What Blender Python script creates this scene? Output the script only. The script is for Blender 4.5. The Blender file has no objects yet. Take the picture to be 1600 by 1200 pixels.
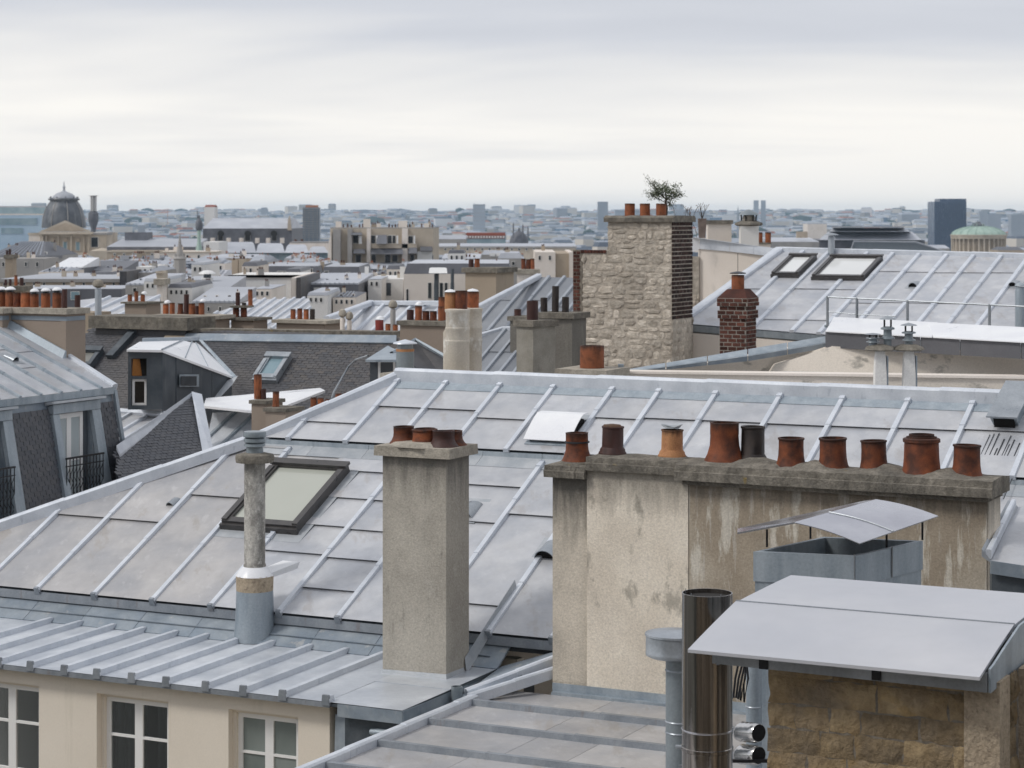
import bpy, math, random
from mathutils import Vector, Matrix
random.seed(7)
HAZE = 6e-5
S = bpy.context.scene
COL = S.collection
V3 = Vector
# ---------------------------------------------------------------- camera, sky, sun, exposure
F, CX, HY = 3400.0, 800.0, 340.0
cd = bpy.data.cameras.new('camera'); cam = bpy.data.objects.new('camera', cd); COL.objects.link(cam)
cam.location = (0, 0, 0); cam.rotation_euler = (math.radians(90), 0, 0)
cd.sensor_width = 36; cd.lens = F/1600*36; cd.shift_y = -(600-HY)/1600
cd.clip_start = 0.5; cd.clip_end = 60000
cd.dof.use_dof = True; cd.dof.focus_distance = 27; cd.dof.aperture_fstop = 4.0
S.camera = cam
SUN_EL, SUN_AZ = math.radians(46), math.radians(252)    # azimuth measured clockwise from +Y
w = bpy.data.worlds.new('World'); S.world = w; w.use_nodes = True
nt = w.node_tree; nt.nodes.clear(); N = nt.nodes.new; L = nt.links.new
out = N('ShaderNodeOutputWorld')
sky = N('ShaderNodeTexSky'); sky.sky_type = 'NISHITA'; sky.sun_disc = False
sky.sun_elevation = SUN_EL; sky.sun_rotation = SUN_AZ; sky.air_density = 1.0; sky.dust_density = 2.0
bg1 = N('ShaderNodeBackground'); bg1.inputs[1].default_value = 0.10; L(sky.outputs[0], bg1.inputs[0])
tc = N('ShaderNodeTexCoord'); sep = N('ShaderNodeSeparateXYZ'); L(tc.outputs['Generated'], sep.inputs[0])
def mth(op, a, b=None, c=None):
    n = N('ShaderNodeMath'); n.operation = op
    for i, q in enumerate((a, b, c)):
        if q is None: continue
        if isinstance(q, (int, float)): n.inputs[i].default_value = q
        else: L(q, n.inputs[i])
    return n.outputs[0]
# cloud deck: the direction is projected on a flat layer overhead, so clouds shrink into bands at the horizon
zc = mth('MAXIMUM', sep.outputs[2], 0.0); zz = mth('ADD', zc, 0.13)
cxyz = N('ShaderNodeCombineXYZ'); L(mth('MULTIPLY', mth('DIVIDE', sep.outputs[0], zz), 0.55), cxyz.inputs[0]); L(mth('DIVIDE', sep.outputs[1], zz), cxyz.inputs[1])
n1 = N('ShaderNodeTexNoise'); n1.inputs['Scale'].default_value = 0.62; n1.inputs['Detail'].default_value = 4; n1.inputs['Roughness'].default_value = 0.55
n1.inputs['Distortion'].default_value = 0.3; L(cxyz.outputs[0], n1.inputs['Vector'])
n2 = N('ShaderNodeTexNoise'); n2.inputs['Scale'].default_value = 1.7; n2.inputs['Detail'].default_value = 6; L(cxyz.outputs[0], n2.inputs['Vector'])
cl = mth('ADD', mth('MULTIPLY_ADD', n1.outputs['Fac'], 0.62, 0.12), mth('MULTIPLY', n2.outputs['Fac'], 0.12))
# the deck is heavier higher up: darker blue-grey bellies overhead, pale and even near the horizon
el = N('ShaderNodeMapRange'); el.inputs[1].default_value = 0.035; el.inputs[2].default_value = 0.098; el.inputs[3].default_value = -0.085; el.inputs[4].default_value = 0.115; L(sep.outputs[2], el.inputs[0])
cl2 = mth('ADD', cl, el.outputs[0])
rp = N('ShaderNodeValToRGB'); r = rp.color_ramp; L(cl2, rp.inputs[0])
r.elements[0].position = 0.40; r.elements[0].color = (1.06, 1.03, 0.98, 1)
r.elements[1].position = 0.72; r.elements[1].color = (0.56, 0.585, 0.65, 1)
e_ = r.elements.new(0.52); e_.color = (0.87, 0.865, 0.865, 1)
e_ = r.elements.new(0.60); e_.color = (0.69, 0.71, 0.765, 1)
bg2 = N('ShaderNodeBackground'); bg2.inputs[1].default_value = 1.0; L(rp.outputs[0], bg2.inputs[0])
mx = N('ShaderNodeMixShader'); mx.inputs[0].default_value = 0.94; L(bg1.outputs[0], mx.inputs[1]); L(bg2.outputs[0], mx.inputs[2]); L(mx.outputs[0], out.inputs[0])
sd = bpy.data.lights.new('sun', 'SUN'); sd.energy = 1.5; sd.angle = math.radians(12); sd.color = (1, 0.96, 0.9)
sun = bpy.data.objects.new('sun', sd); COL.objects.link(sun)
sdir = V3((math.sin(SUN_AZ)*math.cos(SUN_EL), math.cos(SUN_AZ)*math.cos(SUN_EL), math.sin(SUN_EL)))
sun.rotation_euler = sdir.to_track_quat('Z', 'Y').to_euler(); sun.location = sdir*50
vs = S.view_settings; vs.view_transform = 'Standard'; vs.look = 'None'; vs.exposure = 0.0; vs.gamma = 1; vs.use_curve_mapping = False
S.cycles.max_bounces = 6; S.cycles.volume_bounces = 1; S.cycles.diffuse_bounces = 3; S.cycles.glossy_bounces = 3
try: S.cycles.use_denoising = True
except Exception: pass
# ---------------------------------------------------------------- frames: every position has its real distance
n_ = math.hypot(6800, 3400)
U = V3((6800, -3400, 0))/n_; W = V3((3400, 6800, 0))/n_; Z = V3((0, 0, 1)); X = V3((1, 0, 0)); Y_ = V3((0, 1, 0))
def P(x, y, Y): return V3(((x-CX)/F*Y, Y, -(y-HY)/F*Y))
O = P(300, 1070, 29.0); O.z = 0
def B(u, v, z): return O+U*u+W*v+Z*z
def ray(x, y): return V3(((x-CX)/F, 1, -(y-HY)/F))
def hit(x, y, p0, n): r = ray(x, y); return r*(p0.dot(n)/r.dot(n))
def onv(x, y, v): p = hit(x, y, B(0, v, 0), W)-O; return p.dot(U), p.z
def onz(x, y, z): p = hit(x, y, V3((0, 0, z)), Z)-O; return p.dot(U), p.dot(W)
def onu(x, y, u): p = hit(x, y, B(u, 0, 0), U)-O; return p.dot(W), p.z
def ground(Y):
    pts = [(-50, -24), (60, -26), (300, -38), (800, -48), (2000, -62), (4500, -68), (6000, -50), (7500, -16), (9000, 6), (10500, 16), (13500, 0), (40000, -60)]
    for (a, b), (c, d) in zip(pts, pts[1:]):
        if Y <= c: return b+(d-b)*max(0, Y-a)/(c-a)
    return -60
class Fr:
    def __init__(s, o, a, b):
        s.o, s.a, s.b = o, a, b; s.n = a.cross(b).normalized()
        if s.n.z < 0: s.n = -s.n
    def pt(s, a, b, h=0): return s.o+s.a*a+s.b*b+s.n*h
    def px(s, x, y):
        p = hit(x, y, s.o, s.n)-s.o
        aa, ab, bb = s.a.dot(s.a), s.a.dot(s.b), s.b.dot(s.b); pa, pb = p.dot(s.a), p.dot(s.b); D = aa*bb-ab*ab
        return (pa*bb-pb*ab)/D, (pb*aa-pa*ab)/D
# ---------------------------------------------------------------- mesh builder
class MB:
    def __init__(s): s.v = []; s.f = []; s.s = []; s.m = []
    def add(s, vs, fs, sm=False, m=0):
        k = len(s.v); s.v += [V3(q) for q in vs]
        for f in fs: s.f.append([k+i for i in f]); s.s.append(sm); s.m.append(m)
        return s
    def prism(s, bot, top, m=0, caps=True):
        n = len(bot); fs = [(i, (i+1) % n, n+(i+1) % n, n+i) for i in range(n)]
        if caps: fs += [tuple(reversed(range(n))), tuple(range(n, 2*n))]
        return s.add(list(bot)+list(top), fs, m=m)
    def ext(s, pts, d, m=0): return s.prism([p+d for p in pts], pts, m)
    def box(s, o, a, b, c, m=0):      # corner o, edge vectors
        return s.prism([o, o+a, o+a+b, o+b], [o+c, o+a+c, o+a+b+c, o+b+c], m)
    def cbox(s, c, a, b, h, m=0):     # centre of base, full edge vectors
        return s.box(c-a/2-b/2, a, b, h, m)
    def lathe(s, c, prof, n=20, sm=True, m=0, sx=1, jit=0, ax=None):
        vs = []; A = ax or (X, Y_, Z)
        for k, (r, z) in enumerate(prof):
            for i in range(n):
                t = 2*math.pi*i/n; rr = r*(1+(random.uniform(-jit, jit) if jit else 0))
                vs.append(c+A[0]*(rr*math.cos(t)*sx)+A[1]*(rr*math.sin(t))+A[2]*z)
        fs = []
        for k in range(len(prof)-1):
            for i in range(n):
                j = (i+1) % n; fs.append((k*n+i, k*n+j, (k+1)*n+j, (k+1)*n+i))
        s.add(vs, fs, sm, m)
        if prof[0][0] > 1e-4: s.f.append([len(s.v)-len(vs)+i for i in reversed(range(n))]); s.s.append(False); s.m.append(m)
        if prof[-1][0] > 1e-4: s.f.append([len(s.v)-n+i for i in range(n)]); s.s.append(False); s.m.append(m)
        return s
    def tube(s, p0, p1, r0, r1=None, n=8, m=0):
        r1 = r0 if r1 is None else r1; d = (p1-p0); L_ = d.length; d = d/L_
        a = d.orthogonal().normalized(); b = d.cross(a)
        return s.lathe(p0, [(r0, 0), (r1, L_)], n, True, m, ax=(a, b, d))
    def path(s, pts, r, n=6, m=0):
        vs = []; k0 = len(pts)
        for i, p in enumerate(pts):
            d = (pts[min(i+1, k0-1)]-pts[max(i-1, 0)]).normalized(); a = d.orthogonal().normalized() if abs(d.z) > .9 else d.cross(Z).normalized(); b = d.cross(a)
            for j in range(n): t = 2*math.pi*j/n; vs.append(p+a*(r*math.cos(t))+b*(r*math.sin(t)))
        fs = [(i*n+j, i*n+(j+1) % n, (i+1)*n+(j+1) % n, (i+1)*n+j) for i in range(k0-1) for j in range(n)]
        return s.add(vs, fs, True, m)
    def sweep(s, rings, m=0, sm=False):
        n = len(rings[0]); vs = [p for r_ in rings for p in r_]
        fs = [(i*n+j, i*n+(j+1) % n, (i+1)*n+(j+1) % n, (i+1)*n+j) for i in range(len(rings)-1) for j in range(n)]
        fs += [tuple(reversed(range(n))), tuple(range((len(rings)-1)*n, len(rings)*n))]
        return s.add(vs, fs, sm, m)
def mesh_of(name, mb, mat, o):
    me = bpy.data.meshes.new(name)
    me.from_pydata([tuple(v-o) for v in mb.v], [], mb.f)
    for m_ in (mat if isinstance(mat, (list, tuple)) else [mat]): me.materials.append(m_)
    me.polygons.foreach_set('use_smooth', mb.s); me.polygons.foreach_set('material_index', mb.m)
    me.update()
    if any(mb.s): me.set_sharp_from_angle(angle=math.radians(38))
    return me
ORG = {}
def root(name, label, cat, loc, group=None):
    o = bpy.data.objects.new(name, None); COL.objects.link(o); o.location = loc; o.empty_display_size = .2
    o['label'] = label; o['category'] = cat
    if cat in ('wall', 'parapet', 'roof', 'house', 'building', 'hall'): o['kind'] = 'thing'
    if group: o['group'] = group
    ORG[o.name] = V3(loc); return o
def part(name, mb, mat, parent, label=None, kind=None):
    o0 = ORG[parent.name]; o = bpy.data.objects.new(name, mesh_of(name, mb, mat, o0)); COL.objects.link(o); o.parent = parent
    if label: o['label'] = label
    if kind: o['kind'] = kind
    ORG[o.name] = o0; return o
def piece(name, me, parent, loc, rot=None):     # shared mesh placed at loc
    o = bpy.data.objects.new(name, me); COL.objects.link(o); o.parent = parent; o.location = loc-ORG[parent.name]
    if rot: o.rotation_euler = rot
    return o
def single(name, mb, mat, label, cat, loc, group=None):
    o = bpy.data.objects.new(name, mesh_of(name, mb, mat, V3(loc))); COL.objects.link(o); o.location = loc
    o['label'] = label; o['category'] = cat
    if group: o['group'] = group
    ORG[o.name] = V3(loc); return o
def struct(name, mb, mat, kind='structure'):
    o = bpy.data.objects.new(name, mesh_of(name, mb, mat, V3((0, 0, 0)))); COL.objects.link(o); o['kind'] = kind; return o
# ---------------------------------------------------------------- materials
MATS = {}
def surf(name, c1, c2, scale=3, stretch=(1, 1, 1), rough=.6, rr=.1, bump=.15, bscale=40, metal=0, rnd=.12, spots=None, streak=None, big=None, spec=.5, detail=6, dist=0.02, fine=.10, top=None):
    """two tones in a noise, per-object tint, optional large soft stains (big=(colour, amount, scale)), thresholded spots/streaks with their own shape"""
    m = bpy.data.materials.new(name); m.use_nodes = True; t = m.node_tree; t.nodes.clear(); N = t.nodes.new; L = t.links.new
    o = N('ShaderNodeOutputMaterial'); b = N('ShaderNodeBsdfPrincipled'); L(b.outputs[0], o.inputs[0])
    tc = N('ShaderNodeTexCoord'); oi = N('ShaderNodeObjectInfo')
    mul = N('ShaderNodeMath'); mul.operation = 'MULTIPLY'; mul.inputs[1].default_value = 37.0; L(oi.outputs['Random'], mul.inputs[0])
    ad = N('ShaderNodeVectorMath'); ad.operation = 'ADD'; L(tc.outputs['Object'], ad.inputs[0]); L(mul.outputs[0], ad.inputs[1])
    def noise(sc, det=detail, st=(1, 1, 1), rgh=.55):
        mp = N('ShaderNodeMapping'); mp.inputs['Scale'].default_value = st; L(ad.outputs[0], mp.inputs[0])
        n = N('ShaderNodeTexNoise'); n.inputs['Scale'].default_value = sc; n.inputs['Detail'].default_value = det; n.inputs['Roughness'].default_value = rgh
        L(mp.outputs[0], n.inputs['Vector']); return n.outputs['Fac']
    def mr(x, a, b_, c=0, d=1):
        n = N('ShaderNodeMapRange'); n.inputs[1].default_value = a; n.inputs[2].default_value = b_; n.inputs[3].default_value = c; n.inputs[4].default_value = d; L(x, n.inputs[0]); return n.outputs[0]
    def mix(f, a, b_, mode='MIX'):
        n = N('ShaderNodeMix'); n.data_type = 'RGBA'; n.blend_type = mode
        if isinstance(f, float): n.inputs[0].default_value = f
        else: L(f, n.inputs[0])
        for i, q in ((6, a), (7, b_)):
            if isinstance(q, tuple): n.inputs[i].default_value = (*q, 1)
            else: L(q, n.inputs[i])
        return n.outputs[2]
    base = noise(scale, st=stretch)
    c = mix(mr(base, .35, .65), c1, c2)
    if big: c = mix(mr(noise(big[2], 4, big[3] if len(big) > 3 else (1, 1, 1)), .42, .66, 0, big[1]), c, big[0])
    for q in (spots, streak):
        if q:   # (colour, amount, scale, stretch, threshold)
            c = mix(mr(noise(q[2], 7, q[3], .65), q[4], q[4]+.07, 0, q[1]), c, q[0])
    if top:   # soot and rain dirt run down from the cap: (colour, amount, z of the top, length)
        sz = N('ShaderNodeSeparateXYZ'); L(tc.outputs['Object'], sz.inputs[0])
        g_ = mr(sz.outputs[2], top[2]-top[3], top[2]); n_s = noise(5, 5, (1.6, 1.6, .22), .6)
        m_ = N('ShaderNodeMath'); m_.operation = 'ADD'; L(g_, m_.inputs[0]); L(n_s, m_.inputs[1])
        c = mix(mr(m_.outputs[0], .82, 1.42, 0, top[1]), c, top[0])
    if fine:
        f_ = mr(noise(bscale*.8, 3, rgh=.7), .3, .7, 1-fine, 1+fine)
        n = N('ShaderNodeVectorMath'); n.operation = 'SCALE'; L(c, n.inputs[0]); L(f_, n.inputs['Scale']); c = n.outputs[0]
    if rnd:
        n = N('ShaderNodeVectorMath'); n.operation = 'SCALE'; L(c, n.inputs[0]); L(mr(oi.outputs['Random'], 0, 1, 1-rnd, 1+rnd), n.inputs['Scale']); c = n.outputs[0]
    L(c, b.inputs['Base Color']); L(mr(base, .3, .7, rough-rr, rough+rr), b.inputs['Roughness']); b.inputs['Metallic'].default_value = metal
    b.inputs['Specular IOR Level'].default_value = spec
    if bump:
        bp = N('ShaderNodeBump'); bp.inputs['Strength'].default_value = bump; bp.inputs['Distance'].default_value = dist
        L(noise(bscale, 5, rgh=.65), bp.inputs['Height']); L(bp.outputs[0], b.inputs['Normal'])
    MATS[name] = m; return m
def plain(name, c, rough=.6, metal=0, spec=.5, rnd=0):
    m = bpy.data.materials.new(name); m.use_nodes = True; b = m.node_tree.nodes['Principled BSDF']
    b.inputs['Base Color'].default_value = (*c, 1); b.inputs['Roughness'].default_value = rough; b.inputs['Metallic'].default_value = metal; b.inputs['Specular IOR Level'].default_value = spec
    n = m.node_tree.nodes.new('ShaderNodeTexNoise'); n.inputs['Scale'].default_value = 8; n.inputs['Detail'].default_value = 5
    mp = m.node_tree.nodes.new('ShaderNodeMapRange'); mp.inputs[3].default_value = max(.02, rough-.08); mp.inputs[4].default_value = rough+.08
    m.node_tree.links.new(n.outputs[0], mp.inputs[0]); m.node_tree.links.new(mp.outputs[0], b.inputs['Roughness'])
    MATS[name] = m; return m
def glassm(name, tint, clear=.75):
    m = bpy.data.materials.new(name); m.use_nodes = True; t = m.node_tree; t.nodes.clear(); N = t.nodes.new; L = t.links.new
    o = N('ShaderNodeOutputMaterial'); mx = N('ShaderNodeMixShader'); fr = N('ShaderNodeFresnel'); fr.inputs[0].default_value = 1.5
    tr = N('ShaderNodeBsdfTransparent'); tr.inputs[0].default_value = (*tint, 1); gl = N('ShaderNodeBsdfGlossy'); gl.inputs['Roughness'].default_value = .02
    m2 = N('ShaderNodeMath'); m2.operation = 'ADD'; m2.inputs[1].default_value = .04; L(fr.outputs[0], m2.inputs[0])
    L(m2.outputs[0], mx.inputs[0]); L(tr.outputs[0], mx.inputs[1]); L(gl.outputs[0], mx.inputs[2]); L(mx.outputs[0], o.inputs[0]); return m
zinc = surf('zinc_sheet', (.50, .51, .535), (.575, .58, .595), 1.1, rough=.38, bump=.22, bscale=4.5, metal=.2, rnd=.08, big=((.40, .42, .46), .85, 1.3), spots=((.66, .67, .68), .25, 5, (1, .5, 1), .59), streak=((.40, .385, .38), .6, 2.2, (1, .25, 1), .575), fine=.07, dist=.05)
zincw = surf('zinc_sheet_warm', (.44, .43, .43), (.51, .495, .485), 1.0, rough=.41, bump=.22, bscale=4.5, metal=.15, rnd=.07, big=((.35, .355, .375), .8, 1.1), spots=((.63, .62, .62), .3, 5, (1, .5, 1), .585), streak=((.37, .34, .31), .6, 2.2, (1, .25, 1), .575), fine=.07, dist=.05)
zincb = surf('zinc_batten', (.60, .64, .70), (.70, .735, .785), 3, rough=.4, bump=.05, metal=.25, rnd=.04, spots=((.42, .46, .52), .5, 9, (1, 1, .4), .6), fine=.05)
zinclow = surf('zinc_low', (.58, .615, .66), (.70, .73, .765), 1.6, rough=.38, bump=.05, bscale=14, metal=.3, rnd=.05, big=((.42, .46, .52), .5, 1.2), fine=.05)
zincage = surf('zinc_aged', (.21, .25, .29), (.33, .37, .405), 2.2, rough=.5, bump=.12, bscale=25, metal=.2, rnd=.08, big=((.20, .25, .31), .6, 2.5), streak=((.46, .45, .43), .6, 5, (1, 1, .25), .60), fine=.08)
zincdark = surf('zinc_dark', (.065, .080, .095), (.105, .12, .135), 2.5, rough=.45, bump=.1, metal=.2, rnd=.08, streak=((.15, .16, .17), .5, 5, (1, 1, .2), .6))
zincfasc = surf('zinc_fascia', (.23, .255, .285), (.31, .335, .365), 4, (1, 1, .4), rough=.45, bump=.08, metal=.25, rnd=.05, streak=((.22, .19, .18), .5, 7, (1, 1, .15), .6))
zincfar = surf('zinc_far', (.40, .42, .46), (.50, .52, .56), .25, rough=.5, bump=0, rnd=.12, big=((.34, .36, .41), .6, .1), fine=.05, bscale=8)
zincfarb = plain('zinc_far_batten', (.32, .35, .40), .5)
zincwht = surf('zinc_bright', (.80, .81, .84), (.86, .87, .88), 1.5, rough=.35, bump=.03, rnd=.03, fine=.03)
slate = surf('slate', (.050, .056, .070), (.082, .087, .100), 5, rough=.42, bump=.3, bscale=30, rnd=.07, big=((.11, .105, .105), .5, .8), fine=.15)
slatebr = surf('slate_weathered', (.050, .052, .060), (.084, .084, .092), 2, rough=.55, bump=.3, bscale=20, rnd=.07, big=((.115, .10, .088), .7, .5), spots=((.17, .165, .16), .5, 3, (1, 1, 1), .66), fine=.15)
facade = surf('facade_paint', (.82, .75, .65), (.78, .71, .61), .8, rough=.8, bump=.08, bscale=50, rnd=0, big=((.70, .63, .53), .45, .5), streak=((.66, .60, .50), .4, 2.5, (1.6, 1.6, .12), .61), fine=.03, spec=.2)
render_m = surf('render_grey', (.40, .37, .32), (.52, .485, .42), 2.2, rough=.9, bump=.5, bscale=45, rnd=.04, big=((.28, .255, .22), .75, 1.1), spots=((.47, .44, .39), .5, 6, (1, 1, 1), .58), streak=((.17, .16, .145), .45, 4, (2, 2, .3), .60), fine=.18, spec=.2, top=((.11, .105, .095), .75, 3.05, .8))
stackm = surf('render_cream', (.76, .68, .565), (.84, .765, .65), 1.4, rough=.9, bump=.45, bscale=45, rnd=0, big=((.62, .55, .46), .75, .9), spots=((.33, .30, .25), .7, 2.2, (1, 1, .55), .565), streak=((.70, .65, .56), .5, 5, (1.5, 1.5, .3), .62), fine=.16, spec=.2, top=((.16, .15, .13), .7, 3.05, .8))
stackd = surf('render_sooty', (.54, .485, .405), (.68, .61, .51), 2, (1, 1, .45), rough=.9, bump=.45, bscale=45, rnd=0, big=((.40, .365, .31), .6, 1.2), streak=((.42, .39, .34), .6, 4, (2, 2, .25), .60), fine=.17, spec=.2, top=((.07, .068, .062), .85, 2.95, 1.3))
stackw = surf('render_damp', (.30, .25, .19), (.39, .33, .255), 1.5, rough=.9, bump=.4, bscale=45, rnd=0, big=((.60, .55, .465), .9, .42, (1, 1, .8)), spots=((.64, .60, .52), .85, 2.4, (1.6, 1.6, .32), .545), streak=((.50, .46, .40), .8, 5, (2.2, 2.2, .2), .565), fine=.17, spec=.2, top=((.10, .088, .072), .6, 3.0, .6))
capm = surf('cap_concrete', (.17, .155, .13), (.29, .265, .225), 7, rough=.95, bump=.9, bscale=38, rnd=.05, big=((.10, .095, .085), .6, 2), spots=((.36, .26, .08), .55, 4, (1, 1, 1), .66), fine=.25, spec=.1)
capl = surf('cap_pale', (.36, .33, .28), (.50, .455, .385), 6, rough=.95, bump=.7, bscale=38, rnd=.05, big=((.22, .20, .17), .5, 2), fine=.2, spec=.1)
pot_o = surf('terracotta', (.15, .044, .020), (.24, .072, .028), 2.2, rough=.65, bump=.25, bscale=45, rnd=.18, big=((.05, .020, .014), .85, 2.6), fine=.16, spec=.35, top=((.025, .016, .013), .8, 1.02, .38))
pot_d = surf('terracotta_sooty', (.045, .017, .014), (.10, .030, .020), 3, rough=.6, bump=.2, rnd=.15, big=((.022, .014, .013), .7, 3), fine=.15)
pot_l = surf('terracotta_ochre', (.42, .20, .085), (.52, .26, .12), 3, rough=.8, bump=.35, rnd=.1, big=((.25, .10, .045), .6, 3), spots=((.16, .08, .05), .6, 14, (1, 1, 1), .62), fine=.2, top=((.025, .016, .013), .8, 1.02, .38))
pot_b = surf('terracotta_bright', (.32, .095, .035), (.42, .14, .05), 3, rough=.75, bump=.2, rnd=.3, big=((.13, .045, .025), .75, 3), fine=.12, top=((.025, .016, .013), .8, 1.02, .38))
pot_k = surf('pot_black', (.018, .014, .013), (.045, .032, .027), 3, rough=.55, bump=.2, rnd=.1)
soot_shade = plain('soot_shade', (.008, .007, .007), .95)  # pot soot, also shade painted into vent, duct and hatch openings
brick_m = surf('brick', (.075, .033, .026), (.15, .060, .044), 3, rough=.9, bump=.5, bscale=50, rnd=.45, big=((.055, .032, .028), .6, 2), fine=.2, spec=.2)
brick_k = surf('brick_sooty', (.030, .022, .020), (.065, .038, .032), 3, rough=.9, bump=.5, bscale=50, rnd=.4, fine=.2, spec=.2)
mortar = surf('mortar', (.34, .31, .275), (.43, .40, .35), 8, rough=.95, bump=.5, rnd=0, big=((.22, .20, .18), .5, 2), fine=.15, spec=.1)
mortard = surf('mortar_dark', (.17, .15, .125), (.26, .23, .19), 8, rough=.95, bump=.5, rnd=0, fine=.15, spec=.1)
rubble = surf('rubble_stone', (.43, .38, .315), (.66, .60, .52), 7, rough=.95, bump=1.0, bscale=14, rnd=.26, big=((.40, .35, .29), .6, 1.5), fine=.18, spec=.15, dist=.03)
block_m = surf('limestone_block', (.24, .175, .10), (.38, .29, .175), 3.5, rough=.95, bump=1.0, bscale=14, rnd=.18, big=((.20, .165, .125), .75, 2.2), spots=((.36, .24, .10), .45, 2.5, (1, 1, 1.6), .6), fine=.22, spec=.1, dist=.04)
roughr = surf('rough_render', (.42, .34, .25), (.52, .43, .32), 5, rough=.95, bump=1.0, bscale=30, rnd=.05, spots=((.27, .22, .17), .7, 14, (1, 1, 1), .57), fine=.2, spec=.1, dist=.03)
creamw = surf('wall_offwhite', (.76, .69, .62), (.82, .755, .69), .8, rough=.85, bump=.12, rnd=.05, big=((.66, .60, .53), .6, .35), streak=((.46, .43, .38), .4, 1.2, (1, 1, .3), .62), fine=.05, spec=.2)
patchw = surf('wall_patched', (.72, .66, .58), (.80, .735, .66), 1.2, rough=.85, bump=.15, rnd=.03, big=((.60, .54, .46), .6, .3), spots=((.30, .285, .255), .8, 1.1, (1, 1, 2.2), .585), fine=.08, spec=.2)
tanwall = surf('wall_tan', (.40, .33, .255), (.49, .41, .32), .8, rough=.9, bump=.1, rnd=.08, big=((.33, .275, .215), .6, .4), streak=((.28, .24, .19), .5, 1, (1, 1, .3), .6), fine=.06, spec=.2)
taup = surf('wall_taupe', (.30, .245, .20), (.345, .285, .235), .7, rough=.9, bump=.05, rnd=.05, fine=.04, spec=.2)
whitew = surf('wall_white', (.74, .73, .70), (.80, .79, .76), .3, rough=.85, bump=0, rnd=.06, big=((.66, .64, .60), .5, .1), spec=.2)
stonef = surf('palace_stone', (.52, .455, .37), (.63, .56, .465), .3, rough=.9, bump=0, rnd=.06, big=((.38, .32, .25), .6, .12), streak=((.33, .28, .22), .5, .3, (1, 1, .3), .58), spec=.2)
greyf = surf('wall_grey', (.32, .31, .30), (.40, .385, .37), .3, rough=.9, bump=0, rnd=.1, spec=.2)
slatef = surf('slate_far', (.10, .105, .12), (.155, .16, .18), .4, rough=.55, bump=0, rnd=.12, spec=.4)
domem = surf('dome_slate', (.07, .08, .095), (.13, .14, .155), .5, rough=.4, bump=0, rnd=0, streak=((.20, .21, .22), .6, .5, (1, 1, .2), .56))
copper = surf('copper_green', (.28, .40, .34), (.40, .52, .45), .25, (1, 1, .3), rough=.6, bump=0, rnd=0, streak=((.20, .27, .24), .6, .4, (1, 1, .15), .58))
bluegl = surf('blue_glass', (.34, .46, .58), (.44, .56, .66), .1, rough=.2, bump=0, rnd=.05)
tealgl = surf('teal_glass', (.20, .29, .34), (.33, .42, .46), .2, rough=.2, bump=0, rnd=.08)
towerb = surf('tower_blue', (.030, .060, .115), (.05, .085, .15), .05, rough=.25, bump=0, rnd=.05)
towerg = surf('tower_grey', (.15, .18, .22), (.20, .23, .27), .05, rough=.4, bump=0, rnd=.1)
whiteframe = plain('white_paint', (.84, .835, .82), .45)
darkframe = surf('dark_frame', (.045, .042, .042), (.075, .07, .068), 6, rough=.35, bump=.1, rnd=.05, spots=((.16, .12, .09), .6, 12, (1, 1, 1), .64))
bronzef = surf('bronze_frame', (.14, .10, .06), (.20, .15, .09), 6, rough=.35, bump=.05, rnd=0)
pane_gg = surf('greygreen_pane', (.44, .455, .40), (.47, .485, .43), .7, rough=.12, rr=.03, bump=0, rnd=0, fine=.0, spec=.6)  # opaque pane in one pale grey-green tone
pane_w = surf('white_pane', (.72, .73, .72), (.78, .79, .78), .5, rough=.1, rr=.03, bump=0, rnd=0, fine=0)
pane_b = surf('blue_pane', (.20, .30, .35), (.26, .36, .40), .5, rough=.08, rr=.03, bump=0, rnd=0, fine=0)
pane_p = surf('pale_pane', (.42, .48, .50), (.52, .57, .58), .8, rough=.1, rr=.03, bump=0, rnd=.05, fine=0)
pane_g = surf('veiled_pane', (.17, .20, .19), (.25, .28, .265), .8, (1, 1, .3), rough=.08, rr=.03, bump=0, rnd=.08, fine=0)
chrome = surf('chrome_duct', (.62, .61, .60), (.75, .74, .73), 4, rough=.22, rr=.05, bump=.05, metal=1.0, rnd=0, fine=0)
pane_d = surf('dark_pane', (.02, .024, .028), (.05, .055, .06), .5, rough=.08, rr=.03, bump=0, rnd=.3, fine=0)
glass = glassm('window_glass', (.72, .76, .78))
curtain = surf('curtain', (.16, .155, .145), (.24, .235, .225), 3, (3, 3, .15), rough=.9, bump=.0, rnd=.1)
netcurt = surf('net_curtain', (.74, .78, .78), (.86, .88, .88), 5, (5, 5, .15), rough=.9, bump=.1, rnd=.1)
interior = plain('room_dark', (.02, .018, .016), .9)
iron = plain('black_iron', (.012, .013, .016), .4)
galv = surf('galvanised', (.30, .33, .36), (.42, .45, .48), 3, (1, 1, .4), rough=.35, bump=.04, metal=.5, rnd=.08)
galvp = surf('galvanised_box', (.27, .32, .365), (.39, .44, .48), 2.5, (2, 2, .3), rough=.5, bump=.06, metal=.25, rnd=.05)
paintg = surf('grey_duct', (.20, .235, .26), (.26, .295, .315), 2, (1, 1, .5), rough=.35, bump=.03, metal=.2, rnd=.03)
steel = surf('stainless', (.20, .18, .165), (.42, .39, .36), 3, (9, 9, .1), rough=.10, rr=.04, bump=.02, metal=1.0, rnd=.03, fine=.03)
steelb = surf('brushed_sheet', (.50, .50, .54), (.66, .66, .69), 1.2, (1, 1, 1), rough=.22, rr=.08, bump=.02, metal=.85, rnd=.02, fine=.02)
hoodtop = surf('canopy_zinc', (.52, .53, .565), (.58, .585, .61), .9, rough=.42, bump=.06, bscale=6, metal=.15, rnd=.02, big=((.47, .485, .525), .6, .7), spots=((.50, .49, .50), .5, 9, (1, 1, 1), .73), fine=.02)
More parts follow.
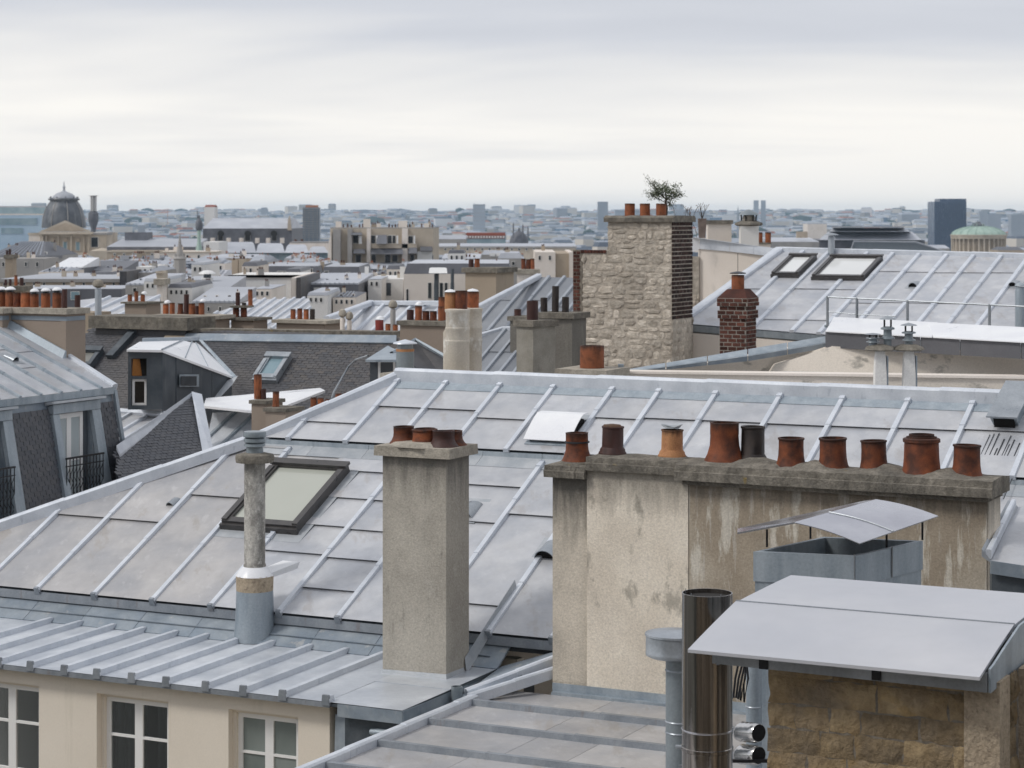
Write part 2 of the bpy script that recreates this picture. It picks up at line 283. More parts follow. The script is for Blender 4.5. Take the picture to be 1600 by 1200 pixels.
leaf_m = surf('olive_leaf', (.055, .075, .035), (.11, .13, .065), 9, rough=.55, bump=0, rnd=0, fine=0)
bark = surf('bark', (.06, .045, .035), (.11, .085, .065), 20, rough=.9, bump=.3, rnd=0)
lead = surf('lead_flashing', (.34, .37, .40), (.46, .48, .50), 3, rough=.5, bump=.2, metal=.15, rnd=.06, fine=.06)
tar = plain('tar', (.03, .033, .038), .5)
orangep = surf('orange_board', (.50, .20, .05), (.58, .25, .07), 2, rough=.7, bump=0, rnd=0)
coneside = plain('white_plastic', (.78, .78, .77), .4)
# ---------------------------------------------------------------- polygon clipping in roof frames
def clip(poly, a, b, c):   # keep a*x+b*y>=c
    r_ = []; n = len(poly)
    for i in range(n):
        p, q = poly[i], poly[(i+1) % n]; dp = a*p[0]+b*p[1]-c; dq = a*q[0]+b*q[1]-c
        if dp >= 0: r_.append(p)
        if (dp > 0) != (dq > 0) and abs(dp-dq) > 1e-9:
            t = dp/(dp-dq); r_.append((p[0]+(q[0]-p[0])*t, p[1]+(q[1]-p[1])*t))
    return r_
def clipband(poly, a0, a1, b0, b1):
    p = clip(poly, 1, 0, a0); p = clip(p, -1, 0, -a1) if p else p; p = clip(p, 0, 1, b0) if p else p; p = clip(p, 0, -1, -b1) if p else p
    return p
def brange(poly, a):
    p = []
    for i in range(len(poly)):
        q, r_ = poly[i], poly[(i+1) % len(poly)]
        if (q[0]-a)*(r_[0]-a) <= 0 and abs(q[0]-r_[0]) > 1e-6: t = (a-q[0])/(r_[0]-q[0]); p.append(q[1]+(r_[1]-q[1])*t)
    return (min(p), max(p)) if len(p) > 1 else None
def sheet_mb(fr, p, b0, b1, lip=.016, th=.004):
    hh = lambda b: .002+lip*(b1-b)/max(b1-b0, .01)
    return MB().prism([fr.pt(a, b, hh(b)-th) for a, b in p], [fr.pt(a, b, hh(b)) for a, b in p])
def batten_mb(fr, a, b0, b1, w0=.085, w1=.066, h=.055, seg=1.1, knob=True, phase=None, top=True):
    ln = fr.b.length; rings = []; n = max(1, round((b1-b0)*ln/seg)); ed = [b0+(b1-b0)*i/n for i in range(n+1)]
    if phase is not None and n > 1: ed = [b0]+[q+phase*(b1-b0)/n for q in ed[1:-1]]+[b1]
    def ring(b, k, dh=0): return [fr.pt(a-w0/2*k, b, 0), fr.pt(a-w1/2*k, b, h*k+dh), fr.pt(a+w1/2*k, b, h*k+dh), fr.pt(a+w0/2*k, b, 0)]
    if knob: rings += [ring(b0-.02, 1.16), ring(b0+.015, 1.16)]
    for i in range(n):
        rings += [ring(ed[i]+.001, 1.16), ring(ed[i]+.05, 1.08), ring(ed[i+1]-.001, 1.0)]
    if top: rings += [ring(b1-.14, 1.0), ring(b1-.139, 1.28), ring(b1, 1.28)] if b1-b0 > .3 else []
    # rings must be monotone
    key = lambda r_: (r_[0]-fr.o).dot(fr.b)
    rings.sort(key=key)
    return MB().sweep(rings)
def zinc_roof(par, fr, poly, bat, joints=(), mat=zinc, bmat=None, ranges=None, lip=.016, thick=.25, w0=.085, h=.055, fine=True, knob=True, seg=1.1, name='roof', joint_step=None, deckmat=None, top=True, gap=None, ends=None):
    """a roof deck mesh named roof; its sheets and battens are sub-parts"""
    bmat = bmat or zincb
    deck = part(name, MB().prism([fr.pt(a, b, -thick) for a, b in poly], [fr.pt(a, b, -.012) for a, b in poly]), deckmat or zincdark, par)
    a_lo = min(p[0] for p in poly); a_hi = max(p[0] for p in poly); b_lo = min(p[1] for p in poly); b_hi = max(p[1] for p in poly)
    eds = [a_lo-.01]+[q for q in sorted(bat) if a_lo < q < a_hi]+[a_hi+.01]
    big = MB(); bigb = MB()
    for i in range(len(eds)-1):
        a0, a1 = eds[i], eds[i+1]
        js = sorted(j[1] for j in joints if a0 < j[0] < a1)
        if joint_step:
            q = b_lo+joint_step*random.uniform(.3, 1); js = []
            while q < b_hi: js.append(q); q += joint_step*random.uniform(.8, 1.2)
        es = [b_lo-.001]+js+[b_hi+.001]
        for j in range(len(es)-1):
            p = clipband(poly, a0+.003, a1-.003, es[j]+(gap or 0), es[j+1]+(.05 if j < len(es)-2 and gap is None else 0))
            if len(p) < 3: continue
            bb0 = min(q[1] for q in p); bb1 = max(q[1] for q in p)
            mb = sheet_mb(fr, p, bb0, bb1, lip)
            if fine: part('zinc_sheet', mb, mat if not callable(mat) else mat(i, j), deck)
            else: big.add(mb.v, mb.f)
    for k, a in enumerate(eds[1:-1]):
        rg = (ranges or {}).get(k) or [brange(poly, a)]
        for q in rg:
            if not q or q[1]-q[0] < .08: continue
            mb = batten_mb(fr, a, q[0], q[1], w0, w0*.78, h, seg, knob, random.uniform(-.25, .25), top)
            if ends and q[0] < .05: c_ = fr.pt(a, q[0]-.035, 0); part('batten_end', MB().prism([c_+fr.a*x*ends-fr.n*.035 for x in (-.62, .62)]+[c_+fr.a*x*ends-fr.n*.035+fr.b*.04 for x in (.62, -.62)], [c_+fr.a*x*ends+fr.n*ends*1.0 for x in (-.44, .44)]+[c_+fr.a*x*ends+fr.n*ends*1.0+fr.b*.04 for x in (.44, -.44)]), zincfasc, deck)
            if fine: part('batten', mb, bmat, deck)
            else: bigb.add(mb.v, mb.f)
    if not fine:
        if big.v: part('zinc_sheets', big, mat, deck, kind='stuff')
        if bigb.v: part('battens', bigb, bmat, deck, kind='stuff')
    return deck
def roll(par, pts, w=.13, h=.10, mat=None, name='ridge_cap', joint=2.0):
    """boxed zinc cap following a 3-D polyline (ridge or hip), with stepped lap joints"""
    rings = []
    for k in range(len(pts)-1):
        p, q = pts[k], pts[k+1]; d = (q-p); L_ = d.length; d.normalize(); s = d.cross(Z).normalized(); up = s.cross(d).normalized()
        n = max(1, round(L_/joint))
        def ring(c, e): return [c-s*(w/2*e)-up*.06, c-s*(w/2*e)+up*(h*.75*e), c-s*(w*.3*e)+up*(h*e), c+s*(w*.3*e)+up*(h*e), c+s*(w/2*e)+up*(h*.75*e), c+s*(w/2*e)-up*.06]
        for i in range(n): rings += [ring(p+d*(L_*i/n+.001), 1.08), ring(p+d*(L_*(i+1)/n-.001), 1.0)]
    return part(name, MB().sweep(rings), mat or zincb, par)
# ---------------------------------------------------------------- pots
POTS = {}
def pot_mesh(kind, mat):
    if (kind, mat.name) in POTS: return POTS[(kind, mat.name)]
    o = V3((0, 0, 0)); mb = MB()
    # unit height, unit base radius 0.5 (scaled per pot)
    P_ = {'flare': [(.50, 0), (.47, .06), (.42, .2), (.385, .4), (.37, .7), (.375, .93), (.40, .95), (.40, 1), (.33, 1), (.32, .5)],
          'bell': [(.50, 0), (.49, .05), (.42, .2), (.36, .42), (.345, .68), (.35, .70), (.35, .97), (.36, 1), (.30, 1), (.29, .5)],
          'rim': [(.50, 0), (.48, .06), (.44, .2), (.415, .45), (.405, .84), (.44, .86), (.44, .94), (.41, .96), (.36, .96), (.36, 1), (.32, 1), (.31, .5)],
          'foot': [(.50, 0), (.50, .08), (.46, .13), (.45, .2), (.385, .28), (.375, .93), (.40, .95), (.40, 1), (.33, 1), (.32, .5)],
          'cyl': [(.50, 0), (.50, .1), (.46, .12), (.45, .93), (.49, .95), (.49, 1), (.41, 1), (.40, .5)],
          'tall': [(.5, 0), (.5, .96), (.5, 1), (.42, 1), (.41, .5)]}[kind]
    mb.lathe(o, P_, 24, jit=.006); mb.f.pop(); mb.s.pop(); mb.m.pop()
    k = len(mb.v); mb.add([V3((.4*math.cos(2*math.pi*i/24)*P_[-1][0]/.4, .4*math.sin(2*math.pi*i/24)*P_[-1][0]/.4, P_[-1][1])) for i in range(24)], [tuple(range(24))], m=1)
    me = mesh_of('chimney_pot', mb, [mat, soot_shade], o); POTS[(kind, mat.name)] = me; return me
def pot(par, loc, H, D, kind='flare', mat=None, label=None, tilt=0):
    o = piece('chimney_pot', pot_mesh(kind, mat or pot_o), par, loc); o.scale = (D, D, H); o.rotation_euler = (random.uniform(-.02, .02)+tilt, random.uniform(-.02, .02), random.uniform(0, 6.28))
    if label: o['label'] = label
    return o
def stack(label, x0, x1, yt, Y, dep, pots=(), zbot=None, ybot=None, wall=None, cap=(.12, .07), capmat=None, A=U, Bk=W, cat='chimney', group=None, potd=None, name='chimney_stack', pk='flare', band=None):
    """chimney: front face passes through pixel (x0,yt) at distance Y; pots given by (x, ytop, width_px, kind, material)"""
    p0 = P(x0, yt, Y); n = Bk; p1 = hit(x1, yt, p0, n); wid = (p1-p0).dot(A); zt = p0.z
    zb = zbot if zbot is not None else P(x0, ybot, Y).z
    c0 = p0.copy(); r_ = root(name, label, cat, V3((c0.x, c0.y, zb)), group)
    ch, ov = cap
    part('shaft', MB().box(V3((c0.x, c0.y, zb)), A*wid, Bk*dep, Z*(zt-zb-ch)), wall or taup, r_)
    part('cap', MB().box(V3((c0.x, c0.y, zt-ch-.001))-A*ov-Bk*ov, A*(wid+2*ov), Bk*(dep+2*ov), Z*ch), capmat or capm, r_)
    if band: part('flashing_band', MB().box(V3((c0.x, c0.y, zt-ch-band[0]))-A*.012-Bk*.012, A*(wid+.024), Bk*(dep+.024), Z*band[1]), zincage, r_)
    for q in pots:
        x, yy, wpx = q[0], q[1], q[2]; kd = q[3] if len(q) > 3 and q[3] else pk; mt = q[4] if len(q) > 4 and q[4] else pot_b
        off = q[5] if len(q) > 5 else (potd or dep/2)
        c = hit(x, yt, c0+Bk*off, Bk); c.z = zt; D = wpx/F*c.y; H = -(yy-HY)/F*c.y-zt
        if H < .04: H = .2
        pot(r_, c, H, D, kd, mt, q[6] if len(q) > 6 else None)
    return r_
# ================================================================ NEAR BUILDING (zinc roofs, facade)
V0, ZE, T = 2.85, -5.79, .503
main = root('apartment_building', 'cream apartment building in front under the large grey zinc hipped roof', 'building', B(0, 3, -24))
RN = -2.775-T*(8.64-V0)
lowf = Fr(B(0, V0, ZE), U, W+Z*T); upf = Fr(B(0, V0, RN), U, W+Z*T)
def wall_holes(fo, A, C, nin, xs, zs, holes, th, back=False):
    """one connected sheet with rectangular openings and their reveals; fo origin, A/C unit axes, holes = (i,j) cells"""
    mb = MB(); nx, nz = len(xs), len(zs); fr_ = [fo+A*x+C*z for z in zs for x in xs]; bk = [p+nin*th for p in fr_]; k = len(fr_); fs = []
    hs = set(holes); cell = lambda i, j: 0 <= i < nx-1 and 0 <= j < nz-1 and (i, j) not in hs
    for j in range(nz-1):
        for i in range(nx-1):
            if (i, j) in hs: continue
            q = [j*nx+i, j*nx+i+1, (j+1)*nx+i+1, (j+1)*nx+i]; fs += [tuple(q), tuple(k+t for t in reversed(q))]
            for (di, dj, a, b) in ((0, -1, q[0], q[1]), (1, 0, q[1], q[2]), (0, 1, q[2], q[3]), (-1, 0, q[3], q[0])):
                if not cell(i+di, j+dj): fs.append((b, a, k+a, k+b))
    used = sorted({i for f in fs for i in f}); mp = {u_: n for n, u_ in enumerate(used)}; al = fr_+bk
    return mb.add([al[i] for i in used], [tuple(mp[i] for i in f) for f in fs])
def casement(par, o, A, C, nin, w, h, rows=(.42,), fw=.06, mid=.10, bar=.03, fm=None, gm=None, curt=None, room=True, leaves=2, th=.05, name='window', label=None, split=None):
    """white casement: frame mesh with real openings, a pane in each, curtains and a dark room behind"""
    xs = [0, fw]; cols = []
    if leaves == 2:
        sp = (split or .5)*w; xs += [sp-mid/2, sp+mid/2]; cols = [1, 3]
    else: cols = [1]
    xs += [w-fw, w]; zs = [0, fw]; rws = []; z_ = [h-r_ for r_ in sorted(rows, reverse=True)]
    for q in z_: zs += [q-bar/2, q+bar/2]
    zs += [h-fw, h]; rws = list(range(1, len(zs)-1, 2)); holes = [(c, r_) for c in cols for r_ in rws]
    fr_ = part(name, wall_holes(o, A, C, nin, xs, zs, holes, th), fm or whiteframe, par, label)
    for c, r_ in holes:
        part('pane', MB().box(o+A*(xs[c]-.004)+C*(zs[r_]-.004)+nin*(th*.45), A*(xs[c+1]-xs[c]+.008), C*(zs[r_+1]-zs[r_]+.008), nin*.006), gm or glass, fr_)
    if curt:
        for (s0, s1, cm) in curt:
            n = 18; vs = []; 
            for i in range(n+1):
                x = w*(s0+(s1-s0)*i/n); d = th+.06+.02*math.sin(i*1.9)+.008*math.sin(i*5.1); vs += [o+A*x+nin*d, o+A*x+nin*d+C*h]
            part('curtain', MB().add(vs, [(2*i, 2*i+2, 2*i+3, 2*i+1) for i in range(n)], True), cm, fr_)
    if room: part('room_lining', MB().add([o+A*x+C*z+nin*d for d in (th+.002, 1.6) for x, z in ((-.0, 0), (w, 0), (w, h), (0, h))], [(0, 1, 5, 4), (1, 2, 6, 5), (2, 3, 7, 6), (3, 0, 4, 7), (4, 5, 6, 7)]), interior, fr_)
    return fr_
# --- facade with three real openings
vf = .13; zt = -6.33; zl = -24
e = [onv(x, y, vf)[0] for x, y in ((61, 1071), (151, 1082), (263, 1097), (357, 1111), (466, 1125), (515, 1160))]
ww = e[2]-e[1]; xs = [-9, e[0]-ww-.02-2.0, e[0]-ww-.02-1.0, e[0]-ww, e[0], e[1], e[2], e[3], e[4], e[5]]
ztop = onv(207, 1089.5, vf)[1]; zs = [zl, -14, ztop-4.9, ztop-3.2, ztop-1.75, ztop, zt]
holes = [(i, j) for i in (3, 5, 7) for j in (4, 2)]
part('facade_wall', wall_holes(B(0, vf, 0), U, Z, W, xs, zs, holes, .30), facade, main)
cu = {3: [(.0, .30, curtain)], 5: [(.08, .55, curtain), (.72, .98, curtain)], 7: [(0.02, .98, netcurt)]}
for i in (3, 5, 7):
    for j in (4, 2):
        w_ = xs[i+1]-xs[i]; h_ = zs[j+1]-zs[j]
        part('window_surround', wall_holes(B(xs[i]+.001, vf+.10, zs[j]+.001), U, Z, W, [0, .055, w_-.057, w_-.002], [0, .03, h_-.055, h_-.002], [(1, 1)], .10), facade, main)
        casement(main, B(xs[i]+.05, vf+.15, zs[j]+.02), U, Z, W, w_-.10, h_-.07, rows=(.53, 1.2), mid=.13, fw=.075, bar=.035, curt=cu[i], room=True, gm=pane_g if i == 7 else None)
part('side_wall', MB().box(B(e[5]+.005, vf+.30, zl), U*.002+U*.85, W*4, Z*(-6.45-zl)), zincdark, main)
part('corner_pilaster', MB().prism([B(e[5]+.01, vf-.02, -9.5), B(e[5]+.28, vf-.06, -9.5), B(e[5]+.28, vf+.28, -9.5), B(e[5]+.01, vf+.28, -9.5)], [B(e[5]+.10, vf-.02, -6.42), B(e[5]+.28, vf-.06, -6.42), B(e[5]+.28, vf+.28, -6.42), B(e[5]+.10, vf+.28, -6.42)]), zincage, main)
# --- low roof over the facade
VL = -.06; lf = Fr(B(0, VL, -6.235), U, W+Z*.022)
kn = [(-80, 1018), (-33, 1024), (17, 1031), (65, 1037), (115, 1044), (165, 1050), (217, 1057), (271, 1063), (330, 1071), (388, 1078), (447, 1086), (514, 1094)]
ka = [lf.px(x+4, y)[0] for x, y in kn]
lpoly = [(-9, 0), (3.25, 0), (3.28, 2.62), (-9, 2.62)]
zinc_roof(main, lf, lpoly, ka, mat=zinclow, bmat=zincb, thick=.05, w0=.10, h=.075, ranges={len(ka)-1: [(0, .12)]}, seg=9, name='low_roof', top=False, lip=.006, ends=.10,
          joints=[((ka[-1]+3.25)/2+.3, 1.25)])
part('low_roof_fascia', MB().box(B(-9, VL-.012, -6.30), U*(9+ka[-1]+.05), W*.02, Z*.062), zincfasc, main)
part('platform_fascia', MB().box(B(ka[-1]+.17, VL-.014, -6.40), U*(3.25-ka[-1]-.16), W*.02, Z*.16), zincage, main)
part('platform_fascia', MB().box(B(3.25, VL-.014, -6.41), U*.02, W*2.2, Z*.175), zincage, main)
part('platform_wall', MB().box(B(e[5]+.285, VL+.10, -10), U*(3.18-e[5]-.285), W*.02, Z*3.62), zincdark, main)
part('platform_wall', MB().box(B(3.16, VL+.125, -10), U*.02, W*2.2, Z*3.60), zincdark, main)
part('half_round_spout', MB().lathe(B(2.75, VL+.06, -6.56), [(.0, -.02), (.035, 0), (.05, .1), (.055, .5), (.055, .62)], 12, ax=(W, Z, U)), galvp, main)
# leaning apron between the low roof and the main eave, built of separate sheets
ap0 = [(-6.9+i*1.02) for i in range(10)]
for i, a in enumerate(ap0):
    b = a+1.02
    if a > 3.2: continue
    off = .004*(i % 2)
    part('apron_sheet', MB().prism([B(a+.004, 2.50-off, -6.19), B(b-.004, 2.50-off, -6.19), B(b-.004, 3.10, -5.84), B(a+.004, 3.10, -5.84)],
                                   [B(a+.004, 2.485-off, -6.165), B(b-.004, 2.485-off, -6.165), B(b-.004, 3.06, -5.83), B(a+.004, 3.06, -5.83)]), zincage, main)
part('apron_lip', MB().box(B(-7, 2.655, -6.05), U*10.1, W*.02, Z*.012), zincage, main)
part('lower_wall', MB().box(B(-6.9, 3.3, zl), U*10.1, W*.2, Z*(-6.2-zl)), facade, main)
# --- main roof, lower slope
VS = upf.px(500, 690)[1]          # lower edge of the upper slope
h0 = lowf.px(0, 824); h1 = lowf.px(380, 692); sl = (h1[1]-h0[1])/(h1[0]-h0[0])
hx = lambda b: h0[0]+(b-h0[1])/sl
TOPB = VS+.12
mp = [(hx(0), 0), (13.5, 0), (13.5, TOPB), (hx(TOPB), TOPB)]
bpx = [(-70, 885), (0, 892), (69, 914), (156, 924), (244, 936), (332, 948), (435, 962), (525, 974), (640, 990), (759, 999)]
bpx[8] = None
ba = [lowf.px(*q)[0] for q in bpx if q]; ba.append(lowf.px(730, 890)[0]); ba.sort()
ba += [ba[-1]+.98*i for i in range(1, 11)]
skf = Fr(lowf.o+lowf.n*.16, lowf.a, lowf.b)
sk = [skf.px(*q) for q in ((422, 717), (537, 727), (465, 826), (359, 810))]
ska0, ska1 = (sk[3][0]+sk[0][0])/2, (sk[1][0]+sk[2][0])/2; skb0, skb1 = (sk[2][1]+sk[3][1])/2, (sk[0][1]+sk[1][1])/2
full = lambda a: brange(mp, a)
i4 = min(range(len(ba)), key=lambda i: abs(ba[i]-lowf.px(332, 948)[0]))
rng = {}
inr = [q for q in ba if mp[0][0]-.01 < q < 13.5]
for k, a in enumerate(sorted(inr)):
    f_ = full(a)
    if abs(a-ba[i4]) < .01: rng[k] = [(0, skb0-.06)]
    else: rng[k] = [(f_[0], min(f_[1], VS-.10))]
jp = [(125, 808), (208, 815), (330, 777), (385, 700), (457, 865), (503, 823), (536, 780), (568, 739), (572, 831), (550, 876), (512, 923), (590, 784), (767, 761), (750, 818), (825, 807), (752, 947), (30, 1500)]
jj = [lowf.px(*q) for q in jp[:-1]]
for k in range(10):
    for b in (1.1, 2.3, 3.2): jj.append((ba[-9]+.98*k-.4, b+random.uniform(-.3, .3)))
mainroof = zinc_roof(main, lowf, mp, ba, jj, mat=lambda i, j: zincw if i < 6 else zinc, ranges=rng, w0=.088, h=.062, seg=1.25, name='main_roof', lip=.034, top=True, ends=.085)
for a, b in ((-6.5, 1.75), (2.6, 13.5)):
    if a < 0: a = hx(0)
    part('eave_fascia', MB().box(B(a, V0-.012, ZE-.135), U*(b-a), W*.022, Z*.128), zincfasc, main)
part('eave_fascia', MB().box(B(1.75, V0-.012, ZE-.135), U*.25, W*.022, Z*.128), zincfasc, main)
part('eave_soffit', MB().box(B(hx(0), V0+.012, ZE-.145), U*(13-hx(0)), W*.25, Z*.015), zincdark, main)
# --- upper slope
g0 = upf.px(625, 592); RB = g0[1]; g1 = upf.px(415, 682)
sl2 = (g1[1]-g0[1])/(g1[0]-g0[0]); hx2 = lambda b: g0[0]+(b-g0[1])/sl2
up = [(hx2(VS), VS), (13.5, VS), (13.5, RB), (g0[0], RB)]
tops = [(485, 650), (621, 599), (702, 595), (785, 600), (867, 605), (960, 607), (1032, 611), (1121, 614), (1223, 615), (1322, 616), (1425, 617), (1526, 620)]
ua = [upf.px(x, y)[0] for x, y in tops]; ua += [ua[-1]+1.02*i for i in (1, 2, 3, 4)]
ju = [upf.px(*q) for q in ((517, 662), (627, 638), (710, 642), (775, 656), (840, 648), (964, 656), (1045, 657), (1140, 661), (1242, 666), (1345, 670), (1448, 673), (1550, 675))]
ru = {}
for k, a in enumerate(sorted(q for q in ua if up[0][0] < q < 13.5)):
    f_ = brange(up, a); ru[k] = [(f_[0], f_[1]-.03)]
uproof = zinc_roof(main, upf, up, ua, ju, mat=lambda i, j: zinc, ranges=ru, w0=.088, h=.062, seg=1.1, name='upper_roof', thick=.12, lip=.034)
# step between the slopes: upright band in lengths and a flat flashing strip
a = hx2(VS)
while a < 13.4:
    b = min(a+1.05, 13.45); q0 = upf.pt(a+.003, VS); q1 = upf.pt(b-.003, VS)
    l0 = lowf.pt(a+.003, VS-.015, .012); l1 = lowf.pt(b-.003, VS-.015, .012)
    part('step_flashing', MB().prism([l0, l1, l1+W*.02, l0+W*.02], [q0-Z*.008-W*.012, q1-Z*.008-W*.012, q1-Z*.008+W*.012, q0-Z*.008+W*.012]), zincage if False else galvp, main)
    part('flashing_strip', MB().prism([lowf.pt(a+.003, VS-.26, .016), lowf.pt(b-.003, VS-.26, .016), lowf.pt(b-.003, VS-.0, .02), lowf.pt(a+.003, VS-.0, .02)], [lowf.pt(a+.003, VS-.26, .024), lowf.pt(b-.003, VS-.26, .024), lowf.pt(b-.003, VS-.0, .028), lowf.pt(a+.003, VS-.0, .028)]), lead, main)
    a = b
# ridge and hip
roll(main, [upf.pt(g0[0]-.05, RB, .02), upf.pt(13.5, RB, .02)], .20, .16, name='ridge_cap', joint=1.9)
part('ridge_flashing', MB().prism([upf.pt(g0[0], RB-.30, .012), upf.pt(13.5, RB-.30, .012), upf.pt(13.5, RB, .012), upf.pt(g0[0], RB, .012)], [upf.pt(g0[0], RB-.30, .024), upf.pt(13.5, RB-.30, .024), upf.pt(13.5, RB, .024), upf.pt(g0[0], RB, .024)]), galvp, main)
roll(main, [upf.pt(g0[0]-.02, RB, .0), upf.pt(hx2(VS), VS, .0)], .17, .13, name='hip_cap', joint=1.6)
roll(main, [upf.pt(hx2(VS)-.01, VS, -.02), lowf.pt(hx(0), 0, .0)], .17, .13, name='hip_cap', joint=1.6)
# hidden far slopes, so the block is closed
part('rear_slope', MB().add([upf.pt(g0[0], RB, -.02), upf.pt(13.5, RB, -.02), B(13.5, V0+RB+5.6, ZE), B(g0[0]-3.0, V0+RB+5.6, ZE), lowf.pt(hx(0), 0, -.03)], [(0, 1, 2, 3), (0, 3, 4)]), zinc, main)
part('rear_wall', MB().box(B(g0[0]-2.5, V0+RB+4.9, zl), U*(15.5-g0[0]), W*.3, Z*(ZE-.05-zl)), facade, main)
# --- skylight
def skylight(par, fr, a0, a1, b0, b1, h=.10, fw=.09, fm=None, pm=None, label=None, hood=True, apr=True, name='skylight'):
    f2 = Fr(fr.o+fr.n*.01, fr.a, fr.b); xs = [a0, a0+fw, a1-fw, a1]; lb = fr.b.length; zs = [b0, b0+fw/lb, b1-fw*1.1/lb, b1]
    o = wall_holes(f2.o+fr.n*h, fr.a, fr.b, -fr.n, xs, zs, [(1, 1)], h)
    s_ = part(name, o, fm or darkframe, par, label)
    part('pane', MB().prism([f2.pt(xs[1]-.005, zs[1]-.005, h*.6), f2.pt(xs[2]+.005, zs[1]-.005, h*.6), f2.pt(xs[2]+.005, zs[2]+.005, h*.6), f2.pt(xs[1]-.005, zs[2]+.005, h*.6)],
        [f2.pt(xs[1]-.005, zs[1]-.005, h*.7), f2.pt(xs[2]+.005, zs[1]-.005, h*.7), f2.pt(xs[2]+.005, zs[2]+.005, h*.7), f2.pt(xs[1]-.005, zs[2]+.005, h*.7)]), pm or pane_gg, s_)
    if hood: part('hood_strip', MB().box(f2.pt(a0-.03, b1-.11, h+.002), fr.a*(a1-a0+.06), fr.b*.13, fr.n*.045), fm or darkframe, s_)
    part('sill_strip', MB().box(f2.pt(a0-.02, b0-.05, .0), fr.a*(a1-a0+.04), fr.b*.048, fr.n*h*.75), fm or darkframe, s_)
    part('side_rail', MB().box(f2.pt(a1-fw*.7, b0+.02, h+.001), fr.a*fw*.75, fr.b*(b1-b0-.18), fr.n*.025), fm or darkframe, s_)
    part('side_rail', MB().box(f2.pt(a0-fw*.05, b0+.02, h+.001), fr.a*fw*.75, fr.b*(b1-b0-.18), fr.n*.025), fm or darkframe, s_)
    if apr: part('apron', MB().box(f2.pt(a0-.10, b0-.22, .012), fr.a*(a1-a0+.25), fr.b*(b1-b0+.36), fr.n*.006), lead, s_)
    return s_
skylight(main, lowf, ska0, ska1, skb0, skb1, .15, .125, label='large dark framed skylight with a pale grey-green pane')
# --- little vents on the main roof
def halfpipe(par, fr, a, b, r, L_, name='vent_hood', mat=None, lip=True, h=.02):
    o = fr.pt(a, b, h); A, Bb, n = fr.a, fr.b.normalized(), fr.n; mb = MB(); k = 14; th = .012
    out_ = []; 
    for z_ in (0, L_):
        for rr in (r, r-th):
            for i in range(k+1):
                t = math.pi*i/k; hh = rr*math.sin(t)*(1-.55*z_/L_) if z_ else rr*math.sin(t)*1.05; out_.append(o+A*(rr*math.cos(t))+n*hh+Bb*z_)
    m = k+1; fs = []
    for i in range(k): fs += [(i, i+1, 2*m+i+1, 2*m+i), (m+i+1, m+i, 3*m+i, 3*m+i+1), (i+1, i, m+i, m+i+1), (2*m+i, 2*m+i+1, 3*m+i+1, 3*m+i)]
    mb.add(out_, fs, True); hd = part(name, mb, mat or galv, par)
    hp_ = [o+Bb*.06+A*((r-.012)*math.cos(math.pi*i/12))+n*((r-.012)*1.02*math.sin(math.pi*i/12)) for i in range(13)]
    part('opening', MB().ext(hp_, Bb*.01), soot_shade, hd)  # near-black plate painted as the shade inside the hood
    part('flange', MB().box(o-A*(r+.08)-Bb*.10-n*(h-.012), A*(2*r+.16), Bb*(L_+.25), n*.006), lead, hd); return hd
q = lowf.px(266, 793); halfpipe(main, lowf, q[0], q[1], .075, .22, 'vent_pipe')
q = lowf.px(852, 878); halfpipe(main, lowf, q[0], q[1], .17, .42)
q = lowf.px(728, 812); halfpipe(main, lowf, q[0]-.02, q[1], .13, .40)
# white hatch
hc = [upf.px(*q) for q in ((818, 695), (892, 699), (910, 658), (848, 655))]
a0, a1, b0, b1 = hc[0][0]+.02, hc[1][0], hc[0][1], hc[3][1]
hb = part('roof_hatch', MB().box(upf.pt(a0+.08, b0+.05, .01), U*(a1-a0-.14), upf.b*(b1-b0-.1), upf.n*.07), soot_shade, main, 'white curved cover plate over a roof hatch')
n = 10; rg = []
for i in range(n+1):
    t = i/n; b = b0+(b1-b0)*t; hh = .10+.11*math.sin(min(1, (t)*1.25)*math.pi*.5)-.10*max(0, t-.8)*3
    rg.append([upf.pt(a0, b, hh), upf.pt(a1, b, hh), upf.pt(a1, b, hh+.012), upf.pt(a0, b, hh+.012)])
part('cover_plate', MB().sweep(rg), zincwht, hb)
part('back_flap', MB().box(upf.pt(a0-.03, b1-.02, .015), U*(a1-a0+.02), upf.b*.17, upf.n*.02), lead, hb)
part('sill', MB().box(upf.pt(a0+.02, b0-.03, .012), U*(a1-a0-.04), upf.b*.12, upf.n*.035), galvp, hb)
# box vent at the right with tar streaks below
q0 = upf.px(1550, 672); q1 = upf.px(1586, 675); a0, a1, b0 = q0[0], q1[0]+.02, q0[1]
vb = part('box_vent', MB().prism([upf.pt(a0, b0+.1, .02), upf.pt(a1, b0+.1, .02), upf.pt(a1+.02, b0+.95, .02), upf.pt(a0+.02, b0+.95, .02)], [upf.pt(a0-.02, b0, .26), upf.pt(a1+.02, b0, .26), upf.pt(a1+.04, b0+.95, .16), upf.pt(a0, b0+.95, .16)]), galvp, main)
part('opening', MB().box(upf.pt(a0+.03, b0+.03, .03), U*(a1-a0-.06), upf.b*.03, upf.n*.15), soot_shade, vb)
part('cover_plate', MB().prism([upf.pt(a0-.04, b0-.07, .262), upf.pt(a1+.05, b0-.07, .262), upf.pt(a1+.06, b0+1.0, .17), upf.pt(a0-.02, b0+1.0, .17)], [upf.pt(a0-.04, b0-.07, .285), upf.pt(a1+.05, b0-.07, .285), upf.pt(a1+.06, b0+1.0, .19), upf.pt(a0-.02, b0+1.0, .19)]), galv, vb)
